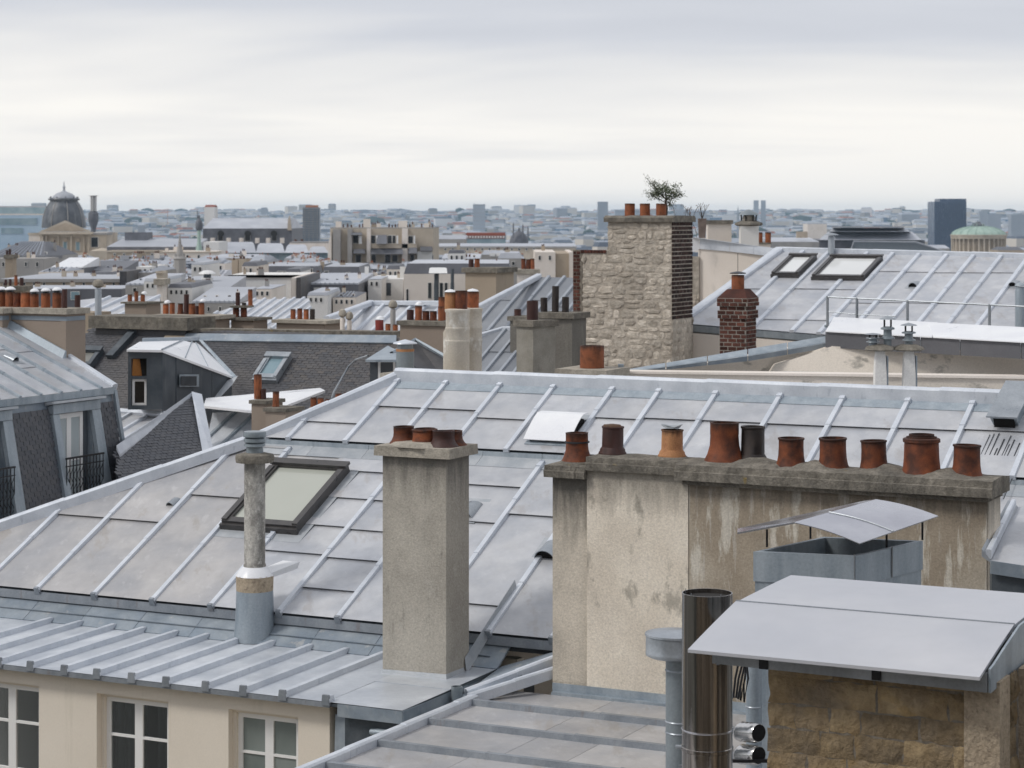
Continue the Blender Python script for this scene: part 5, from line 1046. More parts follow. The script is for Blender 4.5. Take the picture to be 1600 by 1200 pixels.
for (a0, a1) in ((WA0, WA1), (WB0, WB1)):
    zt = mf.o.z-.26; zb2 = mf.o.z-3.2
    part('dormer_head', MB().prism([mf.pt(a0-.20, -.25, -.02), mf.pt(a1+.24, -.25, -.02), mf.pt(a1+.24, -.12, -.02), mf.pt(a0-.20, -.12, -.02)], [mf.pt(a0-.20, -.27, .09), mf.pt(a1+.24, -.27, .09), mf.pt(a1+.24, -.10, .12), mf.pt(a0-.20, -.10, .12)]), galvp, g)
    part('dormer_shelf', MB().prism([mf.pt(a0-.27, -.09, -.02), mf.pt(a1+.32, -.09, -.02), mf.pt(a1+.32, -.03, -.02), mf.pt(a0-.27, -.03, -.02)], [mf.pt(a0-.27, -.09, .20), mf.pt(a1+.32, -.09, .20), mf.pt(a1+.32, -.05, .20), mf.pt(a0-.27, -.05, .20)]), lead, g)
    for s0, s1 in ((a0-.19, a0-.004), (a1+.004, a1+.26)):
        part('dormer_cheek', MB().prism([mf.pt(s0, -3.6, -.02), mf.pt(s1, -3.6, -.02), mf.pt(s1, -.275, -.02), mf.pt(s0, -.275, -.02)], [mf.pt(s0-.0, -3.6, .07), mf.pt(s1, -3.6, .07), mf.pt(s1, -.275, .07), mf.pt(s0, -.275, .07)]), galvp, g)
    casement(g, dv(a0+.002, zb2, -.04), W, Z, -U, a1-a0-.14, zt-zb2-.02, rows=(.88,), fw=.09, mid=.13, bar=.045, curt=None, gm=pane_p)
    part('reveal_board', MB().box(dv(a1-.13, zb2, -.06), W*.12, U*.03, Z*(zt-zb2)), zincdark, g)
    # balcony rail
    rl = MB(); zr1 = mf.o.z-1.09; o_ = .30
    part('balcony_rail', MB().box(dv(a0-.12, zr1, o_), W*(a1-a0+.16), U*.03, Z*.035), iron, g)
    br_ = part('balcony_bottom_bar', MB().box(dv(a0-.12, zr1-.88, o_), W*(a1-a0+.16), U*.03, Z*.03), iron, g)
    part('balcony_mid_bar', MB().box(dv(a0-.12, zr1-.14, o_+.004), W*(a1-a0+.16), U*.02, Z*.02), iron, g)
    n = 11
    for i in range(n+1):
        a = a0-.10+(a1-a0+.12)*i/n; part('baluster', MB().tube(dv(a, zr1-.88, o_+.015), dv(a, zr1, o_+.015), .011, n=5), iron, g)
    for i in range(n):
        a = a0-.10+(a1-a0+.12)*(i+.5)/n; pts = [dv(a+.045*math.sin(t*1.3), zr1-.80+.058*t, o_+.015) for t in range(12)]
        sc = MB().path(pts, .009, 4); part('scroll', sc, iron, g)
# chimney wall across the far end of its zinc roof
ce_ = zf_.pt(*zf_.px(95, 555)); Yc = ce_.y
g = root('wide_chimney', 'broad taupe chimney at the left edge with a crowded row of bright orange pots', 'chimney', ce_-Z*1)
ztc = P(96, 491, Yc).z; f0 = V3((ce_.x, ce_.y, 0))
part('shaft', MB().box(f0-U*5-Z*9, U*5, W*.6, Z*(ztc+9)), taup, g)
part('end_pier', MB().box(f0+U*.002-W*.01-Z*9, U*.13, W*.62, Z*(ztc+9)), taup, g)
uu = (hit(18, 520, f0, W)-f0).dot(U)
part('side_pier', MB().box(f0-U*5-W*.28-Z*9, U*(5+uu), W*.28, Z*(ztc+9-.002)), taup, g)
part('cap', MB().box(f0-U*5-W*.08+Z*ztc, U*5.2, W*.76, Z*.11), capl, g); part('cap', MB().box(f0-U*5-W*.36+Z*(ztc+.002), U*(5.08+uu), W*.278, Z*.106), capl, g)
part('flashing_band', MB().box(f0-U*(-uu)-W*.014+Z*(ztc-.13), U*(.145-uu), W*.6, Z*.085), zincage, g); part('flashing_band', MB().box(f0-U*5-W*.294+Z*(ztc-.13), U*(5.014+uu), W*.2, Z*.085), zincage, g)
bb0 = zf_.px(28, 522); bb1 = zf_.px(95, 556); fp = [zf_.pt(bb1[0], q, .01) for q in (bb1[1]-.12, bb1[1]+4.5)]
part('foot_flashing', MB().prism([fp[0]-W*.10, fp[0]+W*.02, fp[1]+W*.02, fp[1]-W*.10], [fp[0]-W*.02+Z*.14, fp[0]+W*.02+Z*.14, fp[1]+W*.02+Z*.14, fp[1]-W*.02+Z*.14]), galvp, g)
for i, (x, yt, wd, mt, hat) in enumerate(((2, 456, 15, pot_b, 1), (16, 456, 15, pot_b, 1), (27, 457, 13, pot_o, 0), (40, 457, 15, pot_b, 0), (54, 459, 13, pot_b, 1), (71.5, 458, 14, pot_b, 1), (89, 457, 14, pot_b, 1), (101, 452, 8, pot_d, 0))):
    c = hit(x, 482, f0+W*.3, W); k = c.y/F; c.z = ztc+.10; H = -(yt-HY)*k-c.z; pot(g, c, H, wd*k*1.02, 'tall', mt)
    if hat: part('pot_hat', MB().lathe(c+Z*(H+.04), [(wd*k*.56, 0), (wd*k*.56, .02), (wd*k*.3, .06), (0, .07)], 14), zincwht, g); part('hat_stem', MB().lathe(c+Z*(H-.02), [(wd*k*.35, 0), (wd*k*.35, .06)], 8), iron, g)
# --- big slate roof
YS = 56.0; g = root('slate_roofed_house', 'long house with a weathered slate roof, one dormer and a blue skylight left of centre', 'house', P(400, 700, 52)-Z*12)
sf = Fr(P(285, 517, YS), U, W+Z*.80); px_ = [sf.px(*q) for q in ((146, 512), (700, 529), (700, 640), (560, 660), (330, 690), (180, 700), (98, 640), (98, 548))]
part('roof', MB().prism([sf.pt(a, b, -.3) for a, b in px_], [sf.pt(a, b, -.01) for a, b in px_]), slatebr, g)
slates(g, sf, px_, .20, .085, slatebr, 300, .005, foc=sf.px(520, 560))
body(g, [sf.pt(a, b, -.3) for a, b in px_], creamw)
for x0, x1, n in ((285, 620, 4),):
    for i in range(n):
        xa_, xb_ = x0+(x1-x0)*i/n, x0+(x1-x0)*(i+1)/n; p, q = P(xa_+.4, 514+(xa_-285)*.016, 56-(xa_-285)*.0062), P(xb_-.4, 514+(xb_-285)*.016, 56-(xb_-285)*.0062)
        part('ridge_coping', MB().box(p-Z*.12-W*.1, q-p, W*.55, Z*.14), capm, g)
part('ridge_flashing', MB().prism([sf.pt(*sf.px(*q), .01) for q in ((290, 534), (620, 538), (620, 526), (290, 523))], [sf.pt(*sf.px(*q), .05) for q in ((290, 534), (620, 538), (620, 526), (290, 523))]), zincage, g)
for (xa_, ya, xb_, yb, wd) in ((210, 516, 168, 561, 14),):
    a, b = sf.px(xa_, ya), sf.px(xb_, yb); o = sf.pt(*a); e = sf.pt(*b); s = U*.22
    part('roof_rail', MB().prism([o, o+s, e+s, e], [p+sf.n*.14 for p in (o, o+s, e+s, e)]), zincdark, g)
c_ = [sf.px(*q) for q in ((418, 560), (459, 560), (433, 597), (402, 596))]; skylight(g, sf, (c_[0][0]+c_[3][0])/2, (c_[1][0]+c_[2][0])/2, (c_[2][1]+c_[3][1])/2, (c_[0][1]+c_[1][1])/2, .15, .13, galv, pane_b, 'grey framed skylight with a blue pane', apr=False)  # blue is the pane's base colour
c_ = [sf.px(*q) for q in ((112, 549), (166, 551), (142, 578), (100, 576))]; skylight(g, sf, (c_[0][0]+c_[3][0])/2, (c_[1][0]+c_[2][0])/2, (c_[2][1]+c_[3][1])/2, (c_[0][1]+c_[1][1])/2, .15, .14, zincdark, surf('grey_pane', (.20, .20, .185), (.23, .23, .21), rough=.3, bump=0), 'dull grey skylight at the left', apr=False)
# patches of bare batten near the ridge
for (x, y, w_, h_) in ((255, 524, 50, 7), (225, 530, 30, 6), (355, 523, 24, 5)):
    a = sf.px(x, y+h_); b = sf.px(x+w_, y); part('mortar_patch', MB().box(sf.pt(a[0], a[1], .0), U*(b[0]-a[0]), sf.b*(b[1]-a[1]), sf.n*.03), tanwall, g)
# dormer with metal cheek
def poly(name, pts, d, mat, par, label=None): return part(name, MB().ext([P(*q) for q in pts], d), mat, par, label)
Yd = 47.5
g2 = g
part('dormer_front', wall_holes(P(200, 640, Yd), X, Z, Y_, [0, (205-200)/F*Yd, (229-200)/F*Yd, (254-200)/F*Yd], [0, (640-634)/F*Yd, (640-592)/F*Yd, (640-588)/F*Yd, (640-560)/F*Yd, (640-548)/F*Yd], [(1, 1), (1, 3)], .15), zincage if False else zincdark, g)
casement(g, P(206, 633.5, Yd)+Y_*.05, X, Z, Y_, 22.5/F*Yd, 41/F*Yd, rows=(), fw=.05, leaves=1, curt=None, label='open white dormer window')
poly('orange_board', [(206, 589, Yd+.25), (222, 589, Yd+.25), (218, 561, Yd+.2), (208, 561, Yd+.2)], Y_*.03, orangep, g); part('dark_backing', MB().box(P(203, 590, Yd+.4), X*.4, Y_*.03, Z*.45), interior, g)
poly('dormer_cheek', [(254, 660, Yd), (362, 660, 50.8), (362, 590, 50.8), (254, 547, Yd)], Y_*.06, zincdark, g)
for x in (274, 300, 330): poly('cheek_seam', [(x, 655, Yd+(x-254)*.0305-.02), (x+1.6, 655, Yd+(x-254)*.0305-.02), (x+1.6, 549+(x-254)*.41, Yd+(x-254)*.0305-.02), (x, 549+(x-254)*.41, Yd+(x-254)*.0305-.02)], Y_*.015, zincdark, g)
wn = poly('cheek_window', [(281, 604, 48.2), (311, 604, 49.1), (311, 585, 49.1), (281, 585, 48.2)], -Y_*.05, galvp, g); poly('pane', [(284, 602, 48.25), (308, 602, 49.0), (308, 587.5, 49.0), (284, 587.5, 48.25)], -Y_*.09, pane_d, wn)
rfp = [(198, 546, Yd-.1), (253, 547, Yd-.1), (366, 592, 50.9), (310, 538, 53.2), (288, 531, 52.5), (218, 534, 50.2)]
def bright(par, pts, name='dormer_roof'): c = [P(*q) for q in pts]; return part(name, MB().prism([p-Z*.05 for p in c], c), zincwht, par)
bright(g, [(198, 546, Yd-.1), (253, 547, Yd-.1), (286, 532, 52.5), (218, 534, 50.2)]); bright(g, [(253.3, 547, Yd-.1), (368, 590, 50.9), (310, 537, 53.2), (286.3, 532, 52.5)])
for (a, b) in (((253, 546.6, Yd-.1), (286, 531.6, 52.5)), ((289, 560, 48.6), (300, 534, 52.9)), ((325, 574, 49.7), (306, 536, 53))): part('roof_seam', MB().path([P(*a)+Z*.01, P(*b)+Z*.01], .018, 4), galvp, g)
part('dormer_ridge', MB().ext([P(222, 534, 50.4), P(309, 532, 53.3), P(309, 527, 53.5), P(222, 529, 50.6)], Y_*.3), zincage, g)
poly('valley_strip', [(311, 531, 53.4), (316, 531, 53.3), (371, 589, 50.6), (366, 592, 50.7)], -Y_*.06, galvp, g)
poly('valley_foot', [(356, 594, 50.6), (372, 587, 50.6), (364, 600, 50.4), (340, 625, 49.6), (320, 640, 49.2)], -Y_*.04, lead, g)
# second dormer, behind the grey flue
Yd = 46.0
part('dormer_box', MB().box(P(578, 640, Yd), X*(42/F*Yd), Y_*2.5, Z*(78/F*Yd)), zincdark, g)
casement(g, P(591, 605, Yd)-Y_*.05, X, Z, Y_, 27/F*Yd, 43/F*Yd, rows=(), fw=.05, leaves=1, gm=pane_d, room=False)
poly('dormer_hood', [(571, 562, Yd-.4), (622, 562, Yd-.4), (622, 548, Yd+2), (606, 540, Yd+3)], -Z*.05, galvp, g)
poly('dormer_side_roof', [(612, 640, Yd+.3), (700, 600, Yd+1.5), (700, 562, Yd+2.2), (648, 532, Yd+3), (612, 552, Yd+1.5)], Y_*.1, slatebr, g)
part('hip_strip', MB().path([P(612, 552, Yd+1.3), P(648, 531, Yd+2.8), P(700, 559, Yd+2)], .05, 5), galvp, g)
single('roof_cable', MB().path([P(512, 640, 47), P(522, 612, 47.5), P(545, 572, 48), P(556, 562, 47.5), P(575, 556, 46.5)], .022, 5), galv, 'thin grey cable running down the slate roof from the second dormer', 'cable', P(545, 572, 48))
# --- pyramid slate roof, zinc strips, gutter board and low chimneys in the hollow
g = root('pyramid_roof', 'dark slate pyramid roof with broad pale zinc hips in the hollow at the left', 'roof', P(270, 740, 43)-Z*4)
ap, bl, bm, br_ = P(302, 616, 45.5), P(186, 700, 41.5), P(187, 760, 40.6), P(330, 745, 43.0)
a_ = (br_-bm); a_u = a_.normalized(); bb = (ap-bm); 
pf = Fr(bm, a_u, (bb-a_u*bb.dot(a_u)).normalized()); poly2 = []
for p in (bm, br_, ap, bl): d = p-pf.o; poly2.append((d.dot(pf.a), d.dot(pf.b)))
pts2 = [pf.pt(a, b) for a, b in poly2]
part('slope', MB().prism([p-Z*.6 for p in pts2], [p-pf.n*.01 for p in pts2]), slate, g); slates(g, pf, poly2, .18, .075, slate, 300, .005)
part('zinc_hip', MB().prism([bl-Z*.03-X*.05, ap-Z*.03, ap+Z*.05+X*.02-Z*.16, bl+X*.02-Z*.18], [bl+Z*.05-X*.05, ap+Z*.06, ap+Z*.0-Z*.10+X*.02, bl+X*.02-Z*.12]), zincb, g)
part('zinc_hip', MB().prism([P(300, 615, 45.4), P(316, 619, 45.6), P(345, 760, 42.9), P(326, 760, 42.8)], [p+V3((0, -.06, .05)) for p in (P(300, 615, 45.4), P(316, 619, 45.6), P(345, 760, 42.9), P(326, 760, 42.8))]), zincb, g)
body(g, [p-Z*.6 for p in pts2], creamw, name='wall')
g = root('hollow_roof', 'small zinc roofs in the hollow between the slate roof and the near hip', 'roof', P(240, 720, 46)-Z*4)
hf = Fr(P(184, 643, 48.5), U, W+Z*.28); hp = [hf.px(*q) for q in ((183, 643), (300, 650), (260, 700), (183, 720))]
zinc_roof(g, hf, hp, [hf.px(*q)[0] for q in ((200, 650), (228, 652), (253, 652))], (), mat=lambda i, j: zinc, bmat=zincb, w0=.08, thick=.3, top=False, name='zinc_slope')
part('top_strip', MB().path([P(183, 642, 48.5), P(300, 650, 47)], .07, 5), zincb, g)
hf = Fr(P(340, 645, 47), U, W+Z*.45); hp = [hf.px(*q) for q in ((332, 645), (480, 640), (500, 700), (318, 720))]
zinc_roof(g, hf, hp, [hf.px(*q)[0] for q in ((352, 660), (385, 660), (415, 665), (440, 660))], (), mat=lambda i, j: zinclow, bmat=galvp, w0=.08, thick=.3, top=False, name='zinc_slope')
bright(g, [(318, 634, 46.2), (395, 642, 45), (440, 636, 45.5), (508, 610, 47), (500, 606, 48.5), (322, 622, 48)], 'white_gutter_board')
body(g, [P(200, 700, 46), P(560, 690, 44), P(560, 690, 50), P(200, 700, 50)], creamw)
stack('lower of the short double chimney in the hollow, with two thin pots', 393, 416, 625, 43.2, .6, [(403, 585, 12, 'tall', pot_b), (412, 608, 8, 'tall', pot_d)], zbot=-8, wall=taup, cap=(.07, .04))
stack('short taupe chimney in the hollow with one white-capped pot', 415, 446, 637, 42.4, .6, [(431, 612, 11, 'cyl', pot_b)], zbot=-8, wall=taup, cap=(.07, .04))
g = root('pot_row', 'row of short red pots just visible over the near hip', 'chimney', P(515, 650, 44)-Z*1); 
k = 44/F; part('shaft', MB().box(P(482, 700, 44), X*k*80, Y_*.6, Z*k*62), taup, g)
for x, yt, wd in ((488, 623, 10), (499, 624, 10), (510, 626, 9), (528, 617, 11), (541, 615, 11)): c = P(x, 640, 44)+Y_*.3; pot(g, c, -(yt-HY)*k-c.z, wd*k, 'tall', pot_b)
# --- chimneys and pots along the slate ridge
stack('massive dark corniced chimney slab, empty on top, at the left of the slate ridge', 150, 290, 493, 57, 1.0, zbot=-10, wall=slatebr, cap=(.32, .14), capmat=capm)  # dark slate colour on the shaft paints the shade under its cornice
stack('tan plastered wall end with one slender dark pot beside the wide orange potted chimney', 104, 146, 487, 61, .8, [(121, 461, 9, 'tall', pot_d)], zbot=-8, wall=tanwall, cap=(.03, .0), capmat=tanwall)
def postpipe(lb, x, y0, y1, Yd, r, mat=galv): 
    g_ = root('vent_pipe', lb, 'vent pipe', P(x, y1, Yd)); c = P(x, y1, Yd); zt = -(y0-HY)/F*Yd; part('pipe', MB().lathe(c, [(r, -.5), (r, (zt-c.z)*.8), (r*.8, (zt-c.z)*.85)], 10), mat, g_); part('cowl', MB().lathe(c+Z*(zt-c.z)*.86, [(r*.6, 0), (r*1.6, .05), (r*1.7, .12), (r*1.2, .2), (0, .24)], 10), capl, g_)
postpipe('thin upright vent pipe with a ball cowl above the dark corniced slab', 153.5, 443, 492, 58, .09)
hatm = zincwht
def hats(g_, lst, Yd, yb):
    for x, y, w_ in lst: part('pot_hat', MB().lathe(P(x, y, Yd)+Y_*.3, [(w_/F*Yd*.55, 0), (w_/F*Yd*.4, .05), (0, .08)], 10), hatm, g_)
s_ = stack('chimney with seven mixed orange pots, some white capped, on the slate ridge', 247, 333, 491, 60, .8, [(259, 475, 9, 'tall'), (269, 473, 8, 'tall'), (282, 474, 11, 'flare', pot_o), (291, 460, 8, 'tall', pot_d), (300, 474, 10, 'tall', pot_b), (308, 478, 6, 'tall', pot_d), (315, 473, 9, 'tall')], zbot=-9, wall=taup, cap=(.10, .12), capmat=capl); hats(s_, ((259, 473.5, 10), (315, 471.5, 10)), 60.3, 0)
s_ = stack('low chimney slab far left carrying three small orange pots', 195, 228, 471.5, 72, .8, [(203, 460, 7, 'tall'), (213, 455, 6, 'tall'), (223, 460, 7, 'tall')], zbot=-8, wall=taup, cap=(.06, .10)); hats(s_, ((223, 459, 9),), 72, 0)
s_ = stack('double tier chimney with dark slab and tall pots between two pot rows', 361, 396, 496, 60, .7, [(369, 480, 11, 'cyl', pot_o), (381, 480, 11, 'cyl', pot_o)], zbot=-9, wall=taup, cap=(.07, .10))
k = 60/F; part('upper_slab', MB().box(P(359, 481, 60), X*k*33, Y_*.7, Z*.05), capm, s_)
for x, yt, w_, m_ in ((369, 457, 7, pot_d), (379, 473, 7, pot_k), (389, 452, 7, pot_b)): c = P(x, 479, 60)+Y_*.35; pot(s_, c, -(yt-HY)/F*c.y-c.z, w_*k, 'tall', m_)
stack('chimney with four evenly spaced orange pots right of the double tier chimney', 432, 508, 499, 60, .8, [(458, 483, 8, 'tall'), (468.5, 482, 8, 'tall'), (478.5, 483, 8, 'tall'), (488, 483, 8, 'tall', pot_k)], zbot=-9, wall=taup, cap=(.09, .10), capmat=capl)
s_ = stack('broad taupe chimney with a dense cluster of pots left of the twin round flues', 625, 700, 501, 50, .9, [(641, 484, 11, 'tall', pot_d), (654, 478, 11, 'tall', pot_b), (665.5, 486, 11, 'tall', pot_o), (677, 486, 11, 'tall', pot_o), (689, 479, 9, 'tall', pot_b), (691, 464, 12, 'tall', pot_b, .7)], zbot=-8, wall=taup, cap=(.10, .06), capmat=capm); hats(s_, ((654, 477, 12),), 50, 0)
s_ = stack('three low reddish pots right of the slate ridge end', 584, 624, 517.5, 56, .5, [(593, 500, 13, 'tall', surf('red_tin', (.22, .035, .03), (.30, .05, .04), 3, rough=.5, bump=0)), (606, 506, 8, 'tall', pot_b), (618, 507, 8, 'tall', pot_b)], zbot=-8, wall=taup, cap=(.04, .02)); hats(s_, ((593, 499, 13),), 56, 0)
for x, y0, y1, lb in ((535, 493, 515, 'small pale cylinder vent left of the red pots'), (546, 498, 515, 'small ball-topped vent beside the pale cylinder vent')): postpipe(lb, x, y0, y1, 57, .06, creamw)
postpipe('tall thin dark vent between the red pots and the taupe chimney', 614, 477, 516, 57, .07, greyf)
# --- zinc roofs behind
def zroof(label, Yr, T_, poly_, bat, joints=(), fine=True, w0=.12, mat=None, wall=None, o=None, name='zinc_roofed_house', cat='house', A=U, Bk=W, jstep=None, bm=None):
    x0, y0 = poly_[0]; fr_ = Fr(P(x0, y0, Yr), A, Bk+Z*T_); pl_ = [fr_.px(*q) for q in poly_]; g_ = root(name, label, cat, P(x0, y0, Yr)-Z*6)
    zinc_roof(g_, fr_, pl_, [fr_.px(*q)[0] for q in bat], [fr_.px(*q) for q in joints], mat=(lambda i, j: mat) if mat else (lambda i, j: zinc), bmat=bm or zincb, w0=w0, h=w0*.7, thick=.2, fine=fine, top=False, knob=False, seg=2.5, joint_step=jstep, lip=.02)
    body(g_, [fr_.pt(a, b, -.22) for a, b in pl_], wall or creamw, dz=0); return g_, fr_
zmid = surf('zinc_mid', (.20, .215, .24), (.27, .285, .31), .8, rough=.5, bump=.03, rnd=.08, big=((.16, .175, .20), .6, .5))
zmb = surf('zinc_mid_batten', (.30, .33, .37), (.38, .41, .45), 2, rough=.5, bump=0, rnd=.05)
g, f_ = zroof('grey zinc roof with curved seams behind the twin flues and concrete chimney', 50, .5, ((750, 527), (785, 516), (905, 513), (905, 640), (700, 640), (700, 560)), [(770, 540), (793, 540), (816, 540), (838, 540), (860, 540), (882, 540)], [(800, 551), (830, 552), (782, 551)], mat=zmid, bm=zmb, w0=.08); roll(g, [P(745, 528, 50), P(785, 516, 50.2), P(905, 513, 49)], .14, .08, joint=2)
g, f_ = zroof('steep zinc roof with slanting seams between the tan chimney and the rubble chimney', 74, .5, ((838, 433), (905, 434), (905, 520), (700, 520), (745, 480)), [(x, 480) for x in (745, 770, 795, 820, 845, 870, 893)], [(800, 470), (850, 470), (880, 480)], mat=zmid, bm=zmb, w0=.12); roll(g, [P(842, 432, 74), P(745, 482, 70)], .2, .1, joint=3)
g, f_ = zroof('pale zinc roof with a raised hip right of the four pot chimney', 84, .45, ((577, 475), (700, 474), (700, 520), (505, 520), (512, 498)), [(x, 500) for x in (530, 553, 577, 600, 623, 646, 670)], mat=zinc, w0=.14); roll(g, [P(580, 474, 84), P(510, 499, 80)], .25, .12, joint=3); roll(g, [P(580, 474, 84), P(700, 474, 82)], .2, .1, joint=3)
zroof('flat pale zinc roof sheeted in small lengths behind the three small pots', 80, .25, ((150, 466), (250, 462), (250, 500), (120, 500), (118, 470)), [(x, 480) for x in (140, 165, 190, 215, 240)], w0=.12)
zroof('zinc roof with close seams behind the double tier chimney', 86, .35, ((395, 468), (482, 466), (495, 515), (330, 515), (335, 490)), [(x, 485) for x in (345, 360, 375, 390, 405, 420, 435, 450, 465, 480)], w0=.11)
s_ = stack('tall tan chimney with two dark orange pots before the terrace house', 727, 775, 418, 88, 1.6, [(736, 405, 8, 'tall', pot_d), (745.5, 404, 8, 'tall', pot_b)], zbot=-12, wall=tanwall, cap=(.20, .12)); part('flue_rib', MB().box(P(757, 480, 88)-W*.1, U*.1, W*.1, Z*1.55), tanwall, s_)
# ================================================================ FAR CITY
def win_grid(x0, x1, ys, n, w_, h_): 
    return [(x0+(x1-x0)*(i+.5)/n-w_/2, y, x0+(x1-x0)*(i+.5)/n+w_/2, y+h_) for y in ys for i in range(n)]
def block(name, label, cat, x0, x1, yt, Yb, dep, wall, roof=None, wins=(), rm=None, group=None, wmat=None, ybot=None, pots=(), cornice=None, frame=None, chims=(), auto=True):
    """far building: front face parallel to the picture between x0 and x1, top of wall at yt; roof=(kind, height_px, inset_px)"""
    k = Yb/F; p = P(x0, yt, Yb); wd = (x1-x0)*k; zg = ground(Yb)-1; g = root(name, label, cat, V3((p.x+wd/2, Yb, zg)), group)
    if ybot: zg = -(ybot-HY)*k
    part('wall', MB().box(V3((p.x, Yb, zg)), X*wd, Y_*dep, Z*(p.z-zg)), wall, g)
    if cornice: part('cornice', MB().box(V3((p.x-k*cornice[0], Yb-k*cornice[0], p.z-k*cornice[1])), X*(wd+2*k*cornice[0]), Y_*.5*dep, Z*k*cornice[1]), cornice[2] if len(cornice) > 2 else wall, g)
    if roof:
        kd, h, ins = roof[:3]; h *= k; ins *= k; rm = rm or zincfar; b = [p, p+X*wd, p+X*wd+Y_*dep, p+Y_*dep]; o = .01*Z
        if kd == 'hip': t = [p+X*ins+Y_*dep*.45+Z*h, p+X*(wd-ins)+Y_*dep*.45+Z*h, p+X*(wd-ins)+Y_*dep*.55+Z*h, p+X*ins+Y_*dep*.55+Z*h]
        elif kd == 'mans': t = [p+X*ins+Y_*ins+Z*h, p+X*(wd-ins)+Y_*ins+Z*h, p+X*(wd-ins)+Y_*(dep-ins)+Z*h, p+X*ins+Y_*(dep-ins)+Z*h]
        elif kd == 'slope': t = [p+Z*.1, p+X*wd+Z*.1, p+X*wd+Y_*dep+Z*h, p+Y_*dep+Z*h]
        else: t = [q+Z*h for q in b]
        rr = part('roof', MB().prism([q+o for q in b], t), rm, g)
        if len(roof) > 3:   # zinc top on a mansard
            tt = [q+Z*.01 for q in t]; cx = (t[0]+t[2])/2; part('roof_top', MB().prism(tt, [q+(cx-q)*V3((.15, .6, 0))+Z*roof[3]*k for q in tt]), zincfar, g)
        if roof[0] in ('hip', 'slope') and k*F < 500:
            n = max(3, int((x1-x0)/7)); bm_ = MB()
            for i in range(1, n):
                q0 = p+X*wd*i/n; q1 = (t[0]+(t[1]-t[0])*i/n); bm_.path([q0+(q1-q0)*.04+Z*.03, q1+Z*.03], .028*Yb/90, 4)
            part('seams', bm_, zincfarb, g, kind='stuff')
    for (a, y0, b_, y1) in wins:
        o = P(a, y1, Yb)-Y_*k*.6; f = part('window', MB().box(o-X*k*.7-Z*k*.7, X*k*(b_-a+1.4), Y_*k*.5, Z*k*(y1-y0+1.4)), frame or whitew, g)
        part('pane', MB().box(o-Y_*k*.25, X*k*(b_-a), Y_*k*.2, Z*k*(y1-y0)), wmat or pane_d, f)
    for (cx0, cx1, cy, cyb, m) in chims: part('chimney', MB().box(V3(((cx0-CX)*k, Yb+dep*.25, -(cyb-HY)*k)), X*k*(cx1-cx0), Y_*k*8, Z*k*(cyb-cy)), m, g)
    for (x, yb_, h_, w_) in pots: part('chimney_pot', MB().lathe(V3(((x-CX)*k, Yb+dep*.25+k*3, -(yb_-HY)*k)), [(w_*k/2, 0), (w_*k*.42, h_*k)], 6), pot_b, g)
    if auto and Yb < 560 and (x1-x0) > 24 and cat in ('house', 'apartment block', 'building'):
        rs = random.Random(int(x0*7+yt)); zt = p.z+(roof[1]*k*.5 if roof else 0)
        for _ in range(rs.randint(1, 2+int((x1-x0)/45))):
            cx = rs.uniform(x0+4, x1-10); cw = rs.uniform(4, 9); hh = rs.uniform(5, 10); o = V3(((cx-CX)*k, Yb+dep*rs.uniform(.25, .6), zt-.3)); ch_ = part('chimney', MB().box(o, X*k*cw, Y_*k*6, Z*(hh*k+.3)), rs.choice((tanwall, creamw, greyf, stonef)), g)
            for q in range(int(cw/2.6)): part('chimney_pot', MB().lathe(o+X*k*(1.4+q*2.6)+Y_*k*3+Z*(hh*k+.3), [(k*1.05, 0), (k*.85, k*rs.uniform(2.5, 4.5))], 6), rs.choice((pot_b, pot_b, pot_d)), ch_)
        if roof and roof[0] in ('slope', 'hip', 'mans') and roof[1] >= 5 and name != 'mansard_house':
            n = max(1, int((x1-x0)/16)); dd = (Y_*dep*(.30 if roof[0] == 'slope' else .12))
            for i in range(n):
                if rs.random() < .3: continue
                a = x0+(x1-x0)*(i+.3+.3*rs.random())/n; hz_ = roof[1]*k*(.28 if roof[0] == 'slope' else .1); o = V3(((a-CX)*k, Yb, p.z+hz_))+dd; hh = rs.uniform(3.5, 5.5)*k
                dm_ = part('dormer', MB().box(o, X*k*4.4, Y_*k*5, Z*hh), rs.choice((creamw, whitew, greyf, zincfar)), g)
                part('pane', MB().box(o+X*k*1-Y_*k*.2+Z*k*.6, X*k*2.4, Y_*k*.15, Z*(hh-k*1.3)), pane_d, dm_)
        if not wins and (x1-x0) > 30:
            n = int((x1-x0)/15)
            for i in range(n):
                if rs.random() < .25: continue
                a = x0+(x1-x0)*(i+.35)/n; o = P(a, yt+12, Yb)-Y_*k*.6; f = part('window', MB().box(o-X*k*.6-Z*k*.6, X*k*4.4, Y_*k*.5, Z*k*7.6), whitew, g); part('pane', MB().box(o-Y_*k*.25, X*k*3.2, Y_*k*.2, Z*k*6.4), pane_d, f)
    return g, k
redr = plain('red_tiles', (.24, .07, .045), .8); orr = plain('orange_tiles', (.42, .17, .08), .8)
